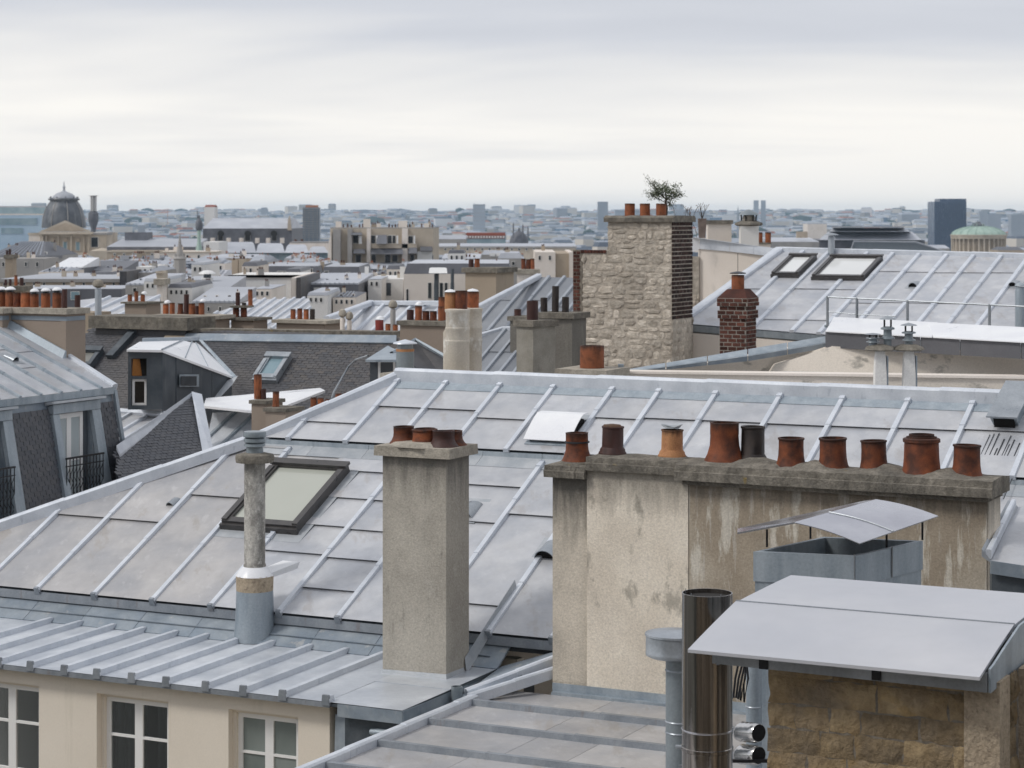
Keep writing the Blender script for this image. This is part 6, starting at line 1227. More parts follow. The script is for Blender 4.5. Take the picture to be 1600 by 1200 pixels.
# ---- row just behind the near roofs (80-200 m)
block('stone_house', 'long tan stone house with a heavy cornice low at the far left', 'house', 0, 186, 436, 130, 14, tanwall, ('flat', 0, 0), cornice=(2, 5, greyf))
block('slate_house', 'house with blue slate attic and one white framed dormer below the tan stone house', 'house', -5, 190, 452, 118, 6, slatef, ('flat', 1, 0), wins=[(111, 456, 124, 468)], wmat=pane_b, rm=zincfar)
block('fire_wall', 'dark narrow fire wall between the tan stone house and grey roofs', 'wall', 187, 198, 424, 128, 16, slatebr)
block('pale_block', 'plain pale grey rooftop block right of the dark fire wall', 'house', 204, 236, 426, 132, 10, greyf, ('hip', 8, 6)); block('stone_pier', 'slim pale stone pier chimney beside the dark fire wall', 'chimney', 245, 254, 424, 100, 1.5, stonef, cornice=(1.5, 3), chims=())
stack('slim tall stone chimney with two mouldings left of the spired tower', 245, 254, 436, 92, 1.2, zbot=-9, wall=creamw, cap=(.25, .12), capmat=capl, A=X, Bk=Y_)
stack('brown chimney with four dark pots above the left orange pot row', 5, 37, 447, 95, 1.2, [(9, 437, 4, 'tall', pot_d), (16, 436, 4, 'tall', pot_d), (25, 430, 5, 'tall', pot_b), (34, 434, 6, 'tall', pot_d)], zbot=-10, wall=tanwall, cap=(.2, .12), A=X, Bk=Y_)
stack('slim stone chimney standing before the grey slate roof at the far left', 8, 19, 398, 170, 1.5, [(11, 391, 4, 'tall', pot_d), (15.5, 389, 4, 'tall', pot_d)], zbot=-20, wall=tanwall, cap=(.3, .1), A=X, Bk=Y_)
tint = [surf('block_white', (.72, .71, .69), (.78, .77, .75), .3, rough=.85, bump=0, rnd=.05, big=((.62, .61, .59), .5, .15), spec=.2)]
block('white_house', 'broad white rendered house with two small windows left of a dark gable', 'house', 338, 455, 434, 120, 12, tint[0], None, wins=[(402, 458, 406, 468), (410, 457, 418, 466), (352, 460, 358, 468)], cornice=(1, 2, greyf)); block('dark_gable', 'narrow dark gable wall at the right end of the broad white house', 'wall', 463, 470, 434, 119, 12, slatebr)
block('pale_gable', 'thin pale gable return between the white house and its dark gable', 'wall', 455.5, 462.5, 434, 119.5, 12, creamw)
block('grey_shed', 'house with flat grey zinc roof and one white dormer right of the dark gable', 'house', 471, 560, 445, 125, 14, slatef, ('slope', 9, 0), wins=[(491, 450, 505, 465)], wmat=tint[0])
block('terrace_house', 'white terrace house with french windows under a grey attic, left of the tan chimney', 'house', 631, 800, 428, 128, 12, creamw, ('mans', 16, 5, 2), rm=slatef, wins=[(635, 452, 638, 476), (669, 442, 674, 466), (678, 442, 682, 466), (687, 442, 692, 466), (695, 442, 699, 466), (704, 442, 708, 466)], wmat=pane_d, chims=[(655, 663, 412, 470, whitew)])
block('white_annex', 'small white annex with planters and a recessed dark terrace left of the terrace house', 'house', 565, 630, 436, 135, 9, tint[0], None, wins=[(597, 428+14, 611, 462), (583, 428+5, 588, 436)], wmat=zincdark, chims=[(566, 572, 418, 440, whitew), (622, 630, 418, 445, whitew)])
k = 122/F
g = root('parasol', 'wide white square parasol on a dark post above the terrace house windows', 'parasol', P(682, 470, 122)); part('canopy', MB().prism([P(670, 427, 121), P(699, 427, 121), P(699, 427, 124), P(670, 427, 124)], [P(671, 419, 121.4), P(698, 419, 121.4), P(695, 418, 123.5), P(674, 418, 123.5)]), coneside, g); part('post', MB().tube(P(682, 475, 122), P(682, 427, 122), .14, n=6), zincdark, g)
for x, y0 in ((707, 424), (705.5, 440)): pass
single('antenna_mast', MB().tube(P(707, 478, 121), P(707, 420, 121), .10, n=5), zincdark, 'thin antenna mast at the right end of the terrace house', 'mast', P(707, 478, 121))
g = root('vent_cowl', 'large white mushroom roof cowl on a pale drum left of the broad white house', 'roof vent', P(324, 450, 112)); k = 112/F; o = P(324, 448, 112)
part('drum', MB().lathe(o, [(8.5*k, 0), (8.5*k, 12*k), (9.5*k, 12*k), (9.5*k, 14*k)], 12), whitew, g); part('neck', MB().lathe(o+Z*14*k, [(6*k, 0), (6*k, 6*k)], 10), zincdark, g); part('hat', MB().lathe(o+Z*20*k, [(13.5*k, 0), (12.5*k, 2*k), (7*k, 5*k), (0, 6*k)], 16), coneside, g)
block('cream_block', 'cream rendered block with a taupe strip behind the steep zinc roof', 'house', 836, 868, 394, 150, 12, creamw); block('taupe_block', 'taupe rendered block wedged between cream walls left of the rubble chimney', 'house', 868.3, 889, 396, 150.2, 12, tanwall); block('cream_strip', 'narrow cream wall directly left of the rubble chimney', 'wall', 889.3, 896, 394, 150, 12, creamw)
stack('white chimney block with a bundle of brown pots left of the cream rendered block', 808, 841, 421, 120, 2, [(818, 404, 7, 'tall', pot_o), (825, 405, 7, 'tall', pot_o), (832, 404, 7, 'tall', pot_b)], zbot=-14, wall=creamw, cap=(.25, .1), A=X, Bk=Y_, capmat=capl)
block('grey_villa', 'small grey villa roof between the tan chimney and the bundle of brown pots', 'house', 778, 816, 404, 190, 12, greyf, ('mans', 8, 4, 1), wins=[(786, 409, 790, 414), (800, 409, 804, 414)])
# mansards left of centre
block('mansard_row', 'row of slate mansards with small dormers before the glazed hall', 'house', 402, 500, 436, 190, 16, creamw, ('mans', 20, 4, 2), rm=slatef, wins=[(434, 424, 440, 432), (442, 424, 446, 432), (478, 420, 482, 430), (484, 420, 488, 430)], chims=[(494, 500, 410, 436, tanwall), (418, 424, 414, 436, greyf)], pots=[(420, 414, 4, 3)])
block('mansard_house', 'slate mansard with a tan chimney immediately left of the cream apartment block', 'house', 500, 566, 438, 180, 14, creamw, ('mans', 21, 6, 2), rm=slatef, wins=[(507, 424, 513, 432), (541, 426, 547, 433)], chims=[(526, 534, 412, 438, tanwall)], pots=[(528, 412, 4, 3), (532, 412, 4, 3)])
block('grey_roof_house', 'low house with pale zinc roof between the vent cowl and spired tower', 'house', 286, 345, 436, 150, 14, greyf, ('hip', 10, 8), chims=[(322, 330, 408, 436, tanwall), (352, 362, 408, 434, tanwall), (363, 374, 406, 434, stonef)], pots=[(324, 408, 4, 3), (328, 408, 4, 3), (355, 408, 4, 3), (366, 406, 4, 4), (371, 406, 4, 4)])
block('lilac_roof_house', 'broad low zinc roofed house behind the seven pot chimney', 'house', 256, 345, 462, 105, 10, greyf, ('slope', 22, 0), rm=zincfar)
block('pale_roof_house', 'pale zinc roofed house beneath the white mushroom cowl', 'house', 300, 372, 474, 98, 7, greyf, ('slope', 18, 0), rm=zincfar)
block('low_grey_house', 'low grey house left of the pale stone pier', 'house', 196, 248, 446, 110, 9, greyf, ('slope', 12, 0), rm=zincfar, wins=[(208, 450, 213, 456)])
block('far_left_roof', 'small slate roof under the white awning at the left', 'house', 128, 190, 424, 220, 10, greyf, ('slope', 14, 0), rm=slatef)
block('white_awning', 'bright white sloping roof panel in front of the domed pavilion', 'roof', 80, 128, 419, 215, 9, slatef, ('slope', 14, 0), rm=zincwht)
block('blue_grey_roof', 'wide blue grey slate roof at the far left below the glass building', 'house', -20, 70, 401, 260, 20, greyf, ('hip', 22, 24), rm=slatef, cornice=(1, 5, slatef)); block('grey_attic', 'pale grey attic wall below the wide slate roof at the far left', 'house', -20, 68, 404, 240, 8, greyf)
# apartment block with stepped terraces in the centre left
wins = [(552, 368, 560, 380), (579, 368, 586, 380), (606, 368, 612, 380), (613.5, 368, 618, 380), (638, 369, 645, 380), (556, 398, 564, 410), (581, 398, 587, 410), (602, 398, 610, 410), (613, 399, 621, 409), (641, 398, 647, 410), (674, 398, 677, 410)]
g, k = block('apartment_block', 'cream stepped apartment block with shutters and tiny chimney pots along its flat roof', 'apartment block', 516, 677, 357, 380, 30, stonef, ('flat', 1.5, 0), rm=greyf, wins=wins, wmat=pane_d, ybot=470,
    pots=[(x, 355.5, 4+(i % 3), 2.6) for i, x in enumerate((520, 531, 538, 544, 557, 562, 567, 572, 604, 609, 614, 619, 633, 637, 656, 668, 673))], chims=[(563, 574, 342, 356, creamw), (619, 633, 345, 356, creamw), (519, 528, 346, 356, creamw), (660, 668, 349, 356, creamw)])
for xa, xb, ya, yb in ((552, 571, 389, 396), (579, 630, 388, 397), (638, 652, 385, 396), (656, 676, 385, 392), (548, 566, 363, 367), (588, 605, 367, 381)): part('awning', MB().prism([P(xa, yb, 376), P(xb, yb, 376), P(xb, yb, 380), P(xa, yb, 380)], [P(xa+1, ya, 379), P(xb-1, ya, 379), P(xb-1, ya, 380), P(xa+1, ya, 380)]), slatef, g)
for xa, xb, ya, yb, m in ((573, 579, 357, 410, creamw), (628, 637, 357, 408, creamw), (520, 532, 358, 412, greyf), (543, 550, 358, 412, greyf), (580, 651, 381, 388, stonef), (652, 675, 393, 410, whitew)): part('pier', MB().box(P(xa, yb, 378.5), X*k*(xb-xa), Y_*2, Z*k*(yb-ya)), m, g)
part('lower_roof', MB().prism([P(570, 424, 366), P(677, 424, 366), P(677, 411, 380), P(570, 411, 380)], [P(570, 423, 366), P(677, 423, 366), P(677, 410, 379), P(570, 410, 379)]), zincfar, g)
part('outer_wall', MB().prism([P(511, 450, 379), P(518, 450, 379), P(518, 450, 400), P(511, 450, 400)], [P(513, 380, 379), P(518, 362, 379), P(518, 362, 400), P(513, 380, 400)]), creamw, g)
for xa, xb in ((561, 565), (587.5, 590), (619.5, 622), (646.5, 648.5)): part('shutter', MB().box(P(xa, 381, 378), X*k*(xb-xa), Y_*.5, Z*k*13), coneside, g)
# long stone gallery and neighbours
g, k = block('stone_gallery', 'long low stone gallery with a row of round openings right of the apartment block', 'gallery', 680, 900, 385, 520, 20, stonef, ('hip', 4, 0), cornice=(1, 2.5, greyf), wins=win_grid(690, 840, (388,), 13, 2.4, 3), rm=zincfar)
block('red_topped_hall', 'pale hall with red roof edge and a band of bright windows behind the stone gallery', 'hall', 727, 790, 368, 640, 20, tealgl, ('mans', 4, 1), rm=redr, wins=win_grid(728, 789, (368.5,), 14, 2.4, 3.6), wmat=coneside, frame=redr)
block('glass_annex', 'low glazed annex roof left of the red edged hall', 'hall', 680, 728, 374, 620, 14, greyf, ('slope', 6, 0)); 
block('pinkish_house', 'house with two pale dormers behind the tan chimney tops', 'house', 752, 790, 398, 330, 10, greyf, ('mans', 5, 3, 1), wins=[(766, 396, 773, 400), (776, 396, 783, 400)], wmat=coneside)
for x, w_ in ((768, 7), (779, 7)): pass
block('grey_terrace', 'grey terrace block with red roof patches between gallery and terrace house', 'house', 690, 750, 405, 300, 14, greyf, ('slope', 6, 0), pots=[(728, 402, 4, 3), (733, 402, 4, 3)])
# church with a small dome
g, k = block('small_church', 'small domed church with two thin turrets left of the rubble chimney', 'church', 790, 830, 382, 900, 25, stonef, ('flat', 1, 0), wins=[(806, 384, 809, 388), (813, 384, 816, 388)])
part('dome', MB().lathe(P(811, 381, 912), [(15*k, 0), (15*k, 5*k), (12.5*k, 12*k), (7*k, 18*k), (2*k, 20.5*k), (1.5*k, 24*k), (0, 26*k)], 20), slatef, g)
for x, y in ((802, 347), (817, 349), (825, 352)): part('turret', MB().lathe(P(x, 372, 908), [(1.1*k, 0), (1.1*k, (368-y)*k), (0, (372-y)*k)], 8), slatef, g)
# domed pavilion
Yp = 700; k = Yp/F
g, k = block('domed_pavilion', 'stone pavilion with carved pediment, three arched windows and a large slate dome', 'pavilion', 63, 141, 366, Yp, 26, stonef, None, wins=[(79, 375, 84.5, 391), (99, 375, 104.5, 391), (119, 375, 124.5, 391)], wmat=pane_b, cornice=(1.5, 4, stonef))
part('pediment', MB().prism([P(61, 362, Yp-1.5), P(143, 362, Yp-1.5), P(143, 362, Yp+6), P(61, 362, Yp+6)], [P(101.5, 344.5, Yp-1.5), P(102.5, 344.5, Yp-1.5), P(102.5, 344.5, Yp+6), P(101.5, 344.5, Yp+6)]), stonef, g)
part('tympanum', MB().ext([P(72, 360, Yp-1.6), P(132, 360, Yp-1.6), P(102, 348, Yp-1.6)], Y_*.3), tanwall, g)
for xa, xb in ((61, 143),): part('entablature', MB().box(P(xa, 366, Yp-2), X*k*(xb-xa), Y_*3, Z*k*3.6), stonef, g)
for x in (66, 72, 91, 111, 131, 138): part('pilaster', MB().box(P(x-1.3, 395, Yp-.8), X*k*2.6, Y_*1, Z*k*27), stonef, g)
for x in (82, 102, 122): part('window_arch', MB().lathe(P(x, 375, Yp-.4), [(3.4*k, -.3), (3.4*k, .3)], 14, ax=(X, Z, -Y_)), tanwall, g)
part('balustrade', MB().box(P(74, 400, Yp-4), X*k*92, Y_*3, Z*k*5), stonef, g)
dm = P(100, 356, Yp+14); pr = [(34.5, 0), (34, 8), (32.5, 18), (29, 30), (24.5, 38), (22, 41), (22, 44), (23.5, 45), (23.5, 47), (19, 48)]
part('dome', MB().lathe(dm, [(r_*k, z_*k) for r_, z_ in pr], 8*4, sx=1.0), domem, g)
for i in range(8): t = i*math.pi/4+.39; part('dome_rib', MB().path([dm+V3((r_*k*1.01*math.cos(t), r_*k*1.01*math.sin(t), z_*k)) for r_, z_ in pr[:6]], .35*k*2, 5), greyf, g)
part('lantern_ring', MB().lathe(dm+Z*44*k, [(24*k, 0), (25*k, 1.5*k), (24*k, 3*k), (22*k, 3.4*k)], 24), domem, g)
part('crown_cap', MB().lathe(dm+Z*47*k, [(19*k, 0), (17*k, 4*k), (12*k, 8*k), (5*k, 10.5*k), (2.2*k, 12*k), (1.6*k, 16*k), (2.4*k, 18*k), (1.2*k, 20*k), (.5*k, 26*k), (0, 28*k)], 20), zincfar, g)
for i in range(10): t = i*.628; part('crown_finial', MB().lathe(dm+V3((22*k*math.cos(t), 22*k*math.sin(t), 46*k)), [(1.2*k, 0), (.9*k, 3*k), (0, 4.5*k)], 6), domem, g)
block('pavilion_wing', 'stone wing with dark arched opening right of the domed pavilion', 'pavilion', 141.5, 166, 364, Yp+1, 20, stonef, ('hip', 2, 2), wins=[(143, 371, 153, 386)], cornice=(1, 3, greyf), rm=greyf)
block('pavilion_porch', 'low stone porch with small pediment below the pavilion wing', 'pavilion', 140, 167, 392, Yp-15, 12, stonef, ('hip', 4, 12), rm=stonef)
block('pale_gable', 'pale plain gable wall left of the domed pavilion', 'house', 45, 63, 364, Yp+3, 18, creamw, None, cornice=(1, 3, stonef))
block('glass_building', 'pale blue glazed office building left of the domed pavilion', 'office building', -30, 65, 336, 820, 40, bluegl, ('flat', 2, 0), rm=creamw, wins=[(2, 356, 36, 365), (-20, 341, 58, 351)], wmat=tealgl, frame=bluegl)
block('roof_plant', 'grey rooftop plant storey above the pale blue office building', 'office building', -30, 72, 324, 840, 25, tealgl, ('flat', 2, 0), rm=zincfar)
# ribbed tower chimney
Yt = 950; k = Yt/F; g = root('ribbed_tower', 'slender ribbed white tower with a dark flared gallery right of the dome', 'tower', P(146, 400, Yt)); o = P(146, 400, Yt); h = lambda y: (400-y)*k
part('shaft', MB().lathe(o, [(4*k, 0), (4*k, h(357)), (8*k, h(345)), (8*k, h(333)), (6*k, h(332)), (6*k, h(330))], 12), slatef, g)
for i in range(8): t = i*.785; part('rib', MB().tube(o+V3((4.6*k*math.cos(t), 4.6*k*math.sin(t), h(332))), o+V3((4.6*k*math.cos(t), 4.6*k*math.sin(t), h(306))), .55*k, n=5), coneside, g)
part('core', MB().lathe(o+Z*h(332), [(3.4*k, 0), (3.4*k, 26*k)], 8), greyf, g); part('top_ring', MB().lathe(o+Z*h(307.5), [(5.3*k, 0), (5.3*k, 2*k)], 12), greyf, g); part('crossarm', MB().box(o+Z*h(306)-X*8*k, X*16*k, Y_*.5, Z*.4*k), greyf, g)
# long pale roofs behind
g, k = block('long_roof_building', 'long low building with a pale zinc roof right of the domed pavilion', 'building', 167, 305, 386, 640, 26, slatef, ('slope', 12, 0), rm=zincfar, ybot=392); block('stone_storey_house', 'tan stone storey beneath the long pale zinc roof', 'building', 167, 300, 391.5, 630, 12, tanwall, None, cornice=(1, 2.5, stonef), wins=win_grid(172, 245, (396,), 5, 2.2, 3))
block('dark_attic', 'dark attic box above the long pale zinc roof', 'building', 195, 230, 366, 660, 10, slatef, ('flat', 3, 0), rm=slatef)
block('slate_hall', 'dark slate roofed hall below the tan stone storey at left', 'building', 170, 245, 407, 420, 14, slatef, ('slope', 6, 0), rm=slatef)
block('cream_house', 'cream house with two stubby chimneys left of the statue column', 'house', 250, 338, 393, 480, 14, creamw, None, chims=[(254, 258, 388, 394, creamw), (267, 272, 388, 394, creamw)], cornice=(1, 2, stonef))
block('white_block', 'white stepped block right of the statue column', 'house', 318, 342, 378, 520, 16, tint[0], None, chims=[])
block('tan_chimney_house', 'tan house with two brick topped chimneys below the glazed hall', 'house', 330, 400, 404, 400, 14, tanwall, ('slope', 5, 0), chims=[(353, 361, 397, 410, creamw), (363, 376, 401, 430, tanwall)], pots=[(357+i*4.4, 404, 4, 3) for i in range(5)])
Yq = 190; k = Yq/F; g = root('spired_tower', 'dark octagonal stone tower with pointed moulded spire rising from the low roofs', 'tower', P(281, 455, Yq)); o = P(281, 455, Yq); h = lambda y: (455-y)*k
part('shaft', MB().lathe(o-Z*3, [(9.5*k, 0), (9.5*k, h(405)+3)], 8, sm=False), greyf, g); part('cornice', MB().lathe(o+Z*h(406), [(9*k, 0), (10.5*k, 1.5*k), (9.5*k, 4*k), (7*k, 6*k)], 12), greyf, g)
part('spire', MB().lathe(o+Z*h(401), [(7*k, 0), (4.5*k, 9*k), (3.2*k, 16*k), (2*k, 21*k), (2.6*k, 22*k), (1.6*k, 27*k), (1.8*k, 30*k), (.6*k, 35*k), (0, 37*k)], 10), greyf, g)
for i in range(8): t = i*.785; part('finial', MB().lathe(o+V3((7.5*k*math.cos(t), 7.5*k*math.sin(t), h(402))), [(1*k, 0), (.8*k, 4*k), (0, 6*k)], 6), greyf, g)
Yq = 560; k = Yq/F; g = root('statue_column', 'tall greenish column topped by a draped statue before the arched hall', 'statue', P(311, 395, Yq)); o = P(311, 393, Yq); h = lambda y: (393-y)*k
part('pedestal', MB().lathe(o, [(5.5*k, 0), (4.5*k, 6*k), (3.2*k, 12*k), (2.6*k, 20*k), (3*k, 34*k)], 8), copper, g); part('figure', MB().lathe(o+Z*h(360), [(4*k, 0), (5.5*k, 4*k), (5.5*k, 10*k), (4.2*k, 15*k), (2.2*k, 18*k), (1.3*k, 19*k), (1.8*k, 21*k), (1.2*k, 23.5*k), (0, 24.5*k)], 12, jit=.12), slatef, g); part('raised_arm', MB().tube(o+Z*h(345)-X*2*k, o+Z*h(329)-X*3*k, 1.1*k, .5*k, 6), slatef, g)
# arched hall
g, k = block('arched_hall', 'long hall with a pale zinc roof over dark arched windows behind the statue column', 'hall', 317, 456, 357, 760, 40, slatef, ('hip', 16, 5), rm=zincfar, wins=[(341, 364, 348, 376), (383, 364, 391, 376), (425, 364, 432, 376)], wmat=interior, frame=greyf)
for x in (345, 387, 428): part('arch_head', MB().lathe(P(x, 365, 758), [(5*k, -.4), (5*k, .4)], 12, ax=(X, Z, -Y_)), interior, g)
part('end_gable', MB().prism([P(449, 360, 757), P(456, 360, 757), P(456, 360, 790), P(449, 360, 790)], [P(450, 342, 757), P(453, 336, 757), P(453, 336, 790), P(450, 342, 790)]), stonef, g)
for x in (331, 356, 376, 401, 418, 440): part('buttress', MB().box(P(x-2.5, 380, 750), X*k*5, Y_*4, Z*k*8), creamw, g)
block('red_capped_shaft', 'white square shaft with a red cap above the left end of the arched hall', 'tower', 319, 334.5, 323.5, 800, 10, tint[0], ('hip', 3.5, 0), rm=redr)
block('glazed_hall', 'greenish glazed hall with barrel roofs below the arched hall', 'hall', 340, 512, 395, 560, 30, tealgl, None, wins=win_grid(345, 505, (399,), 9, 12, 9), wmat=tealgl, frame=galvp)
g = root('barrel_roofs', 'pale zinc barrel roofs in a row over the greenish glazed hall', 'roof', P(420, 395, 560)); k = 560/F
for i, (xa, xb, t_) in enumerate(((338, 400, 378), (400, 445, 380), (445, 482, 382), (482, 512, 385))): part('barrel', MB().prism([P(xa, 395, 558), P(xb, 395, 558), P(xb, 395, 592), P(xa, 395, 592)], [P(xa+3, t_+3, 566), P(xb-3, t_+3, 566), P(xb-6, t_, 584), P(xa+6, t_, 584)]), zincfar, g)
block('cream_parapet', 'low cream parapet with red roof edge left of the apartment block', 'house', 452, 512, 380, 700, 14, creamw, ('flat', 2, 0), rm=greyf, pots=[(460, 377, 3, 5), (470, 377, 3, 5)])
for (x0, x1, yt, Yb, m, rf, rmt, lb) in (
    (213, 234, 417, 133, 'w', None, None, 'small white penthouse box on the grey roofs left of the slim pale pier'),
    (299, 320, 414, 138, 'w', ('mans', 4, 2), zincfar, 'little white attic house directly behind the white mushroom cowl'),
    (378, 402, 416, 150, 'c', ('mans', 6, 3), slatef, 'cream attic house right of the two brick topped chimneys'),
    (339, 352, 412, 160, 'c', ('hip', 4, 2), zincfar, 'narrow cream house between the mushroom cowl and the brick topped chimneys'),
    (446, 470, 425, 140, 'w', ('mans', 5, 2), slatef, 'white fronted attic house above the dark gable of the broad white house'),
    (575, 596, 437, 130, 'w', ('flat', 1, 0), zincfar, 'small white terrace box with a dark door below the apartment block'),
    (604, 626, 421, 150, 'c', ('mans', 6, 3), slatef, 'cream attic with slate top just left of the terrace house chimney'),
    (225, 250, 440, 108, 'w', ('mans', 5, 2), zincfar, 'white dormered attic behind the three small orange pots'),
    (262, 300, 450, 101, 'w', ('mans', 6, 3), slatef, 'white walled attic between the moulded stone chimney and the mushroom cowl'),
    (396, 424, 452, 108, 'c', ('flat', 1, 0), zincfar, 'cream stair tower in front of the broad white house'),
    (480, 512, 462, 96, 'w', ('mans', 5, 2), zincfar, 'low white attic in front of the grey shed right of the dark gable'),
    (520, 556, 465, 98, 'c', ('hip', 5, 6), slatef, 'low cream house with small slate roof above the raised zinc hip'),
    (700, 726, 396, 260, 'w', ('mans', 5, 2), slatef, 'white attic house behind the terrace house just left of the tan chimney'),
    (60, 100, 425, 150, 'c', ('hip', 5, 4), zincfar, 'low cream house under the bright sloping roof panel at left'),
    (140, 178, 430, 140, 'w', ('mans', 5, 3), slatef, 'white attic house above the tan stone house cornice at left')):
    wn_ = [(a, yt+3.5, a+3.2, yt+9.5) for a in range(int(x0)+4, int(x1)-5, 8)]
    block('attic_house', lb, 'house', x0, x1, yt, Yb, 7, tint[0] if m == 'w' else creamw, rf, wins=wn_, rm=rmt)
# towers on the horizon
def tower(label, x0, x1, yt, Yb, mat, extra=None, dep=None, bands=0, fins=0, top=None):
    k = Yb/F; g = root('tower_block', label, 'tower block', P((x0+x1)/2, 400, Yb)); zb_ = ground(Yb)-2; d = dep or (x1-x0)*k*.8
    part('shaft', MB().box(V3(((x0-CX)*k, Yb, zb_)), X*k*(x1-x0), Y_*d, Z*(-(yt-HY)*k-zb_)), mat, g)
    for i in range(fins): part('fin', MB().box(V3(((x0-CX)*k+(x1-x0)*k*(i+.5)/fins, Yb-.8, zb_)), X*k*.35, Y_*.7, Z*(-(yt+1-HY)*k-zb_)), towerb if mat is towerb else greyf, g)
    for i in range(bands): part('floor_band', MB().box(V3(((x0-CX)*k-.2, Yb-.6, -(yt+2+i*(48/bands)-HY)*k)), X*(k*(x1-x0)+.4), Y_*.5, Z*k*.7), greyf, g)
    if top: part('roof_storey', MB().box(V3(((top[0]-CX)*k, Yb+1, -(yt-HY)*k)), X*k*(top[1]-top[0]), Y_*d*.8, Z*k*top[2]), top[3], g)
    return g
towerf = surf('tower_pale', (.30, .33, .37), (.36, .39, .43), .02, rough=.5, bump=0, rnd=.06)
tower('dark grey round-cornered tower with reddish roof storey left of the apartment block', 473, 499, 324, 1700, towerg, bands=14, top=(477, 496, 3.5, orr), fins=4)
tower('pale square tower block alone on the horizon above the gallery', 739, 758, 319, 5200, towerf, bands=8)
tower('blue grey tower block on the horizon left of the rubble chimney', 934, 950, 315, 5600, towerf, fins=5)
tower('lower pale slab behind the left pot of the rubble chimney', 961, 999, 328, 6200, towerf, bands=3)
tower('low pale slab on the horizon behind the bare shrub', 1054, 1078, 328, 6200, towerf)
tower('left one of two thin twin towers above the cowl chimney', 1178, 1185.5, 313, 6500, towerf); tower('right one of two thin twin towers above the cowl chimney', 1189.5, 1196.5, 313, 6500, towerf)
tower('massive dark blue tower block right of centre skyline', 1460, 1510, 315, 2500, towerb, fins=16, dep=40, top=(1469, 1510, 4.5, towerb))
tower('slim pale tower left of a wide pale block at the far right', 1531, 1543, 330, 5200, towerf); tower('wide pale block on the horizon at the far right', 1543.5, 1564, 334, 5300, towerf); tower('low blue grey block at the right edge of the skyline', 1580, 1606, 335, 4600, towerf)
for x, y, lb in ((1153, 320, 'thin distant church spire left of the cowl chimney'),):
    k = 5000/F; single('church_spire', MB().lathe(P(x, 345, 5000), [(1.8*k, -40), (1.8*k, 8*k), (0, 25*k)], 6), towerf, lb, 'church spire', P(x, 345, 5000))
k = 3000/F; g = root('tower_crane', 'faint tower crane on the skyline left of the statue column', 'crane', P(262, 345, 3000)); part('mast', MB().tube(P(262, 350, 3000), P(262, 325, 3000), .35*k, n=4), orr, g); part('jib', MB().tube(P(256, 327, 3000), P(270, 327.5, 3000), .3*k, n=4), orr, g)
# opera-like rotunda and big grey roofs
Yr = 1250; k = Yr/F; g = root('rotunda', 'round colonnaded building with a low green copper dome at the right', 'rotunda', P(1529, 420, Yr)); o = P(1529, 400, Yr+40); h = lambda y: (400-y)*k
part('drum', MB().lathe(o-Z*60, [(39*k, 0), (39*k, 60+h(372))], 40), tanwall, g); part('base', MB().lathe(o-Z*50, [(43*k, 0), (43*k, 50+h(393)), (39*k, 50+h(393))], 40), stonef, g)
for i in range(32):
    t = 2*math.pi*i/32; c = o+V3((42.5*k*math.cos(t), 42.5*k*math.sin(t), h(393))); part('column', MB().lathe(c, [(1.5*k, 0), (1.2*k, 1*k), (1.1*k, 19*k), (1.6*k, 21*k)], 7), stonef, g)
part('entablature', MB().lathe(o+Z*h(372), [(39*k, 0), (44*k, 0), (44.5*k, 4*k), (45*k, 5*k), (45*k, 6.5*k), (38*k, 7*k)], 48), stonef, g)
part('dome', MB().lathe(o+Z*h(365.5), [(43.5*k, 0), (42*k, 3*k), (36*k, 7*k), (25*k, 11*k), (12*k, 13*k), (9*k, 13.5*k)], 40), copper, g); part('lantern', MB().lathe(o+Z*h(352), [(9.5*k, 0), (9*k, 3*k), (7*k, 4*k), (4*k, 5*k), (3*k, 7*k), (0, 8*k)], 12), domem, g)
for i in range(6): t = i*1.047; part('acroterion', MB().lathe(o+V3((9*k*math.cos(t), 9*k*math.sin(t), h(351))), [(1*k, 0), (0, 4*k)], 5), copper, g)
for i in range(20): t = i*.314; part('dome_rib', MB().path([o+V3((r_*k*math.cos(t), r_*k*math.sin(t), h(365.5)+z_*k+.2)) for r_, z_ in ((43.5, 0), (42, 3), (36, 7), (25, 11), (12, 13))], .35*k, 4), copper, g)
block('grand_hall', 'broad stepped grey metal roofed hall behind the zinc roof skylights', 'hall', 1279, 1445, 375, 900, 60, slatef, None, wins=(), ybot=400)
g = root('stepped_roof', 'stepped grey metal roof crowning the broad hall behind the skylights', 'roof', P(1360, 375, 900)); k = 900/F
for i, (xa, xb, y0, xc, xd, y1, m) in enumerate(((1279, 1440, 375, 1294, 1425, 362, zincfar), (1296, 1422, 361.8, 1302, 1412, 356, zincfar), (1300, 1413, 355.6, 1300, 1413, 353.5, slatef))): part('roof_tier', MB().prism([P(xa, y0, 898), P(xb, y0, 898), P(xb, y0, 960), P(xa, y0, 960)], [P(xc, y1, 912), P(xd, y1, 912), P(xd, y1, 948), P(xc, y1, 948)]), m, g)
part('sloping_wing', MB().prism([P(1330, 398, 880), P(1490, 398, 880), P(1490, 398, 900), P(1330, 398, 900)], [P(1335, 378, 885), P(1430, 379, 885), P(1430, 376, 900), P(1335, 375, 900)]), zincdark, g); part('wing_verge', MB().path([P(1327, 398, 879), P(1334, 377, 884), P(1432, 378, 884), P(1490, 397, 879)], .9*k, 5), zincfar, g)
block('flat_grey_building', 'flat roofed grey building with a small brown box left of the broad hall', 'building', 1204, 1280, 378, 850, 30, greyf, ('slope', 6, 0), chims=[(1249, 1266, 362, 372, tanwall)])
block('pale_house', 'pale house rising left behind the stepped roof', 'house', 1262, 1292, 350, 1900, 30, creamw, ('flat', 1, 0))
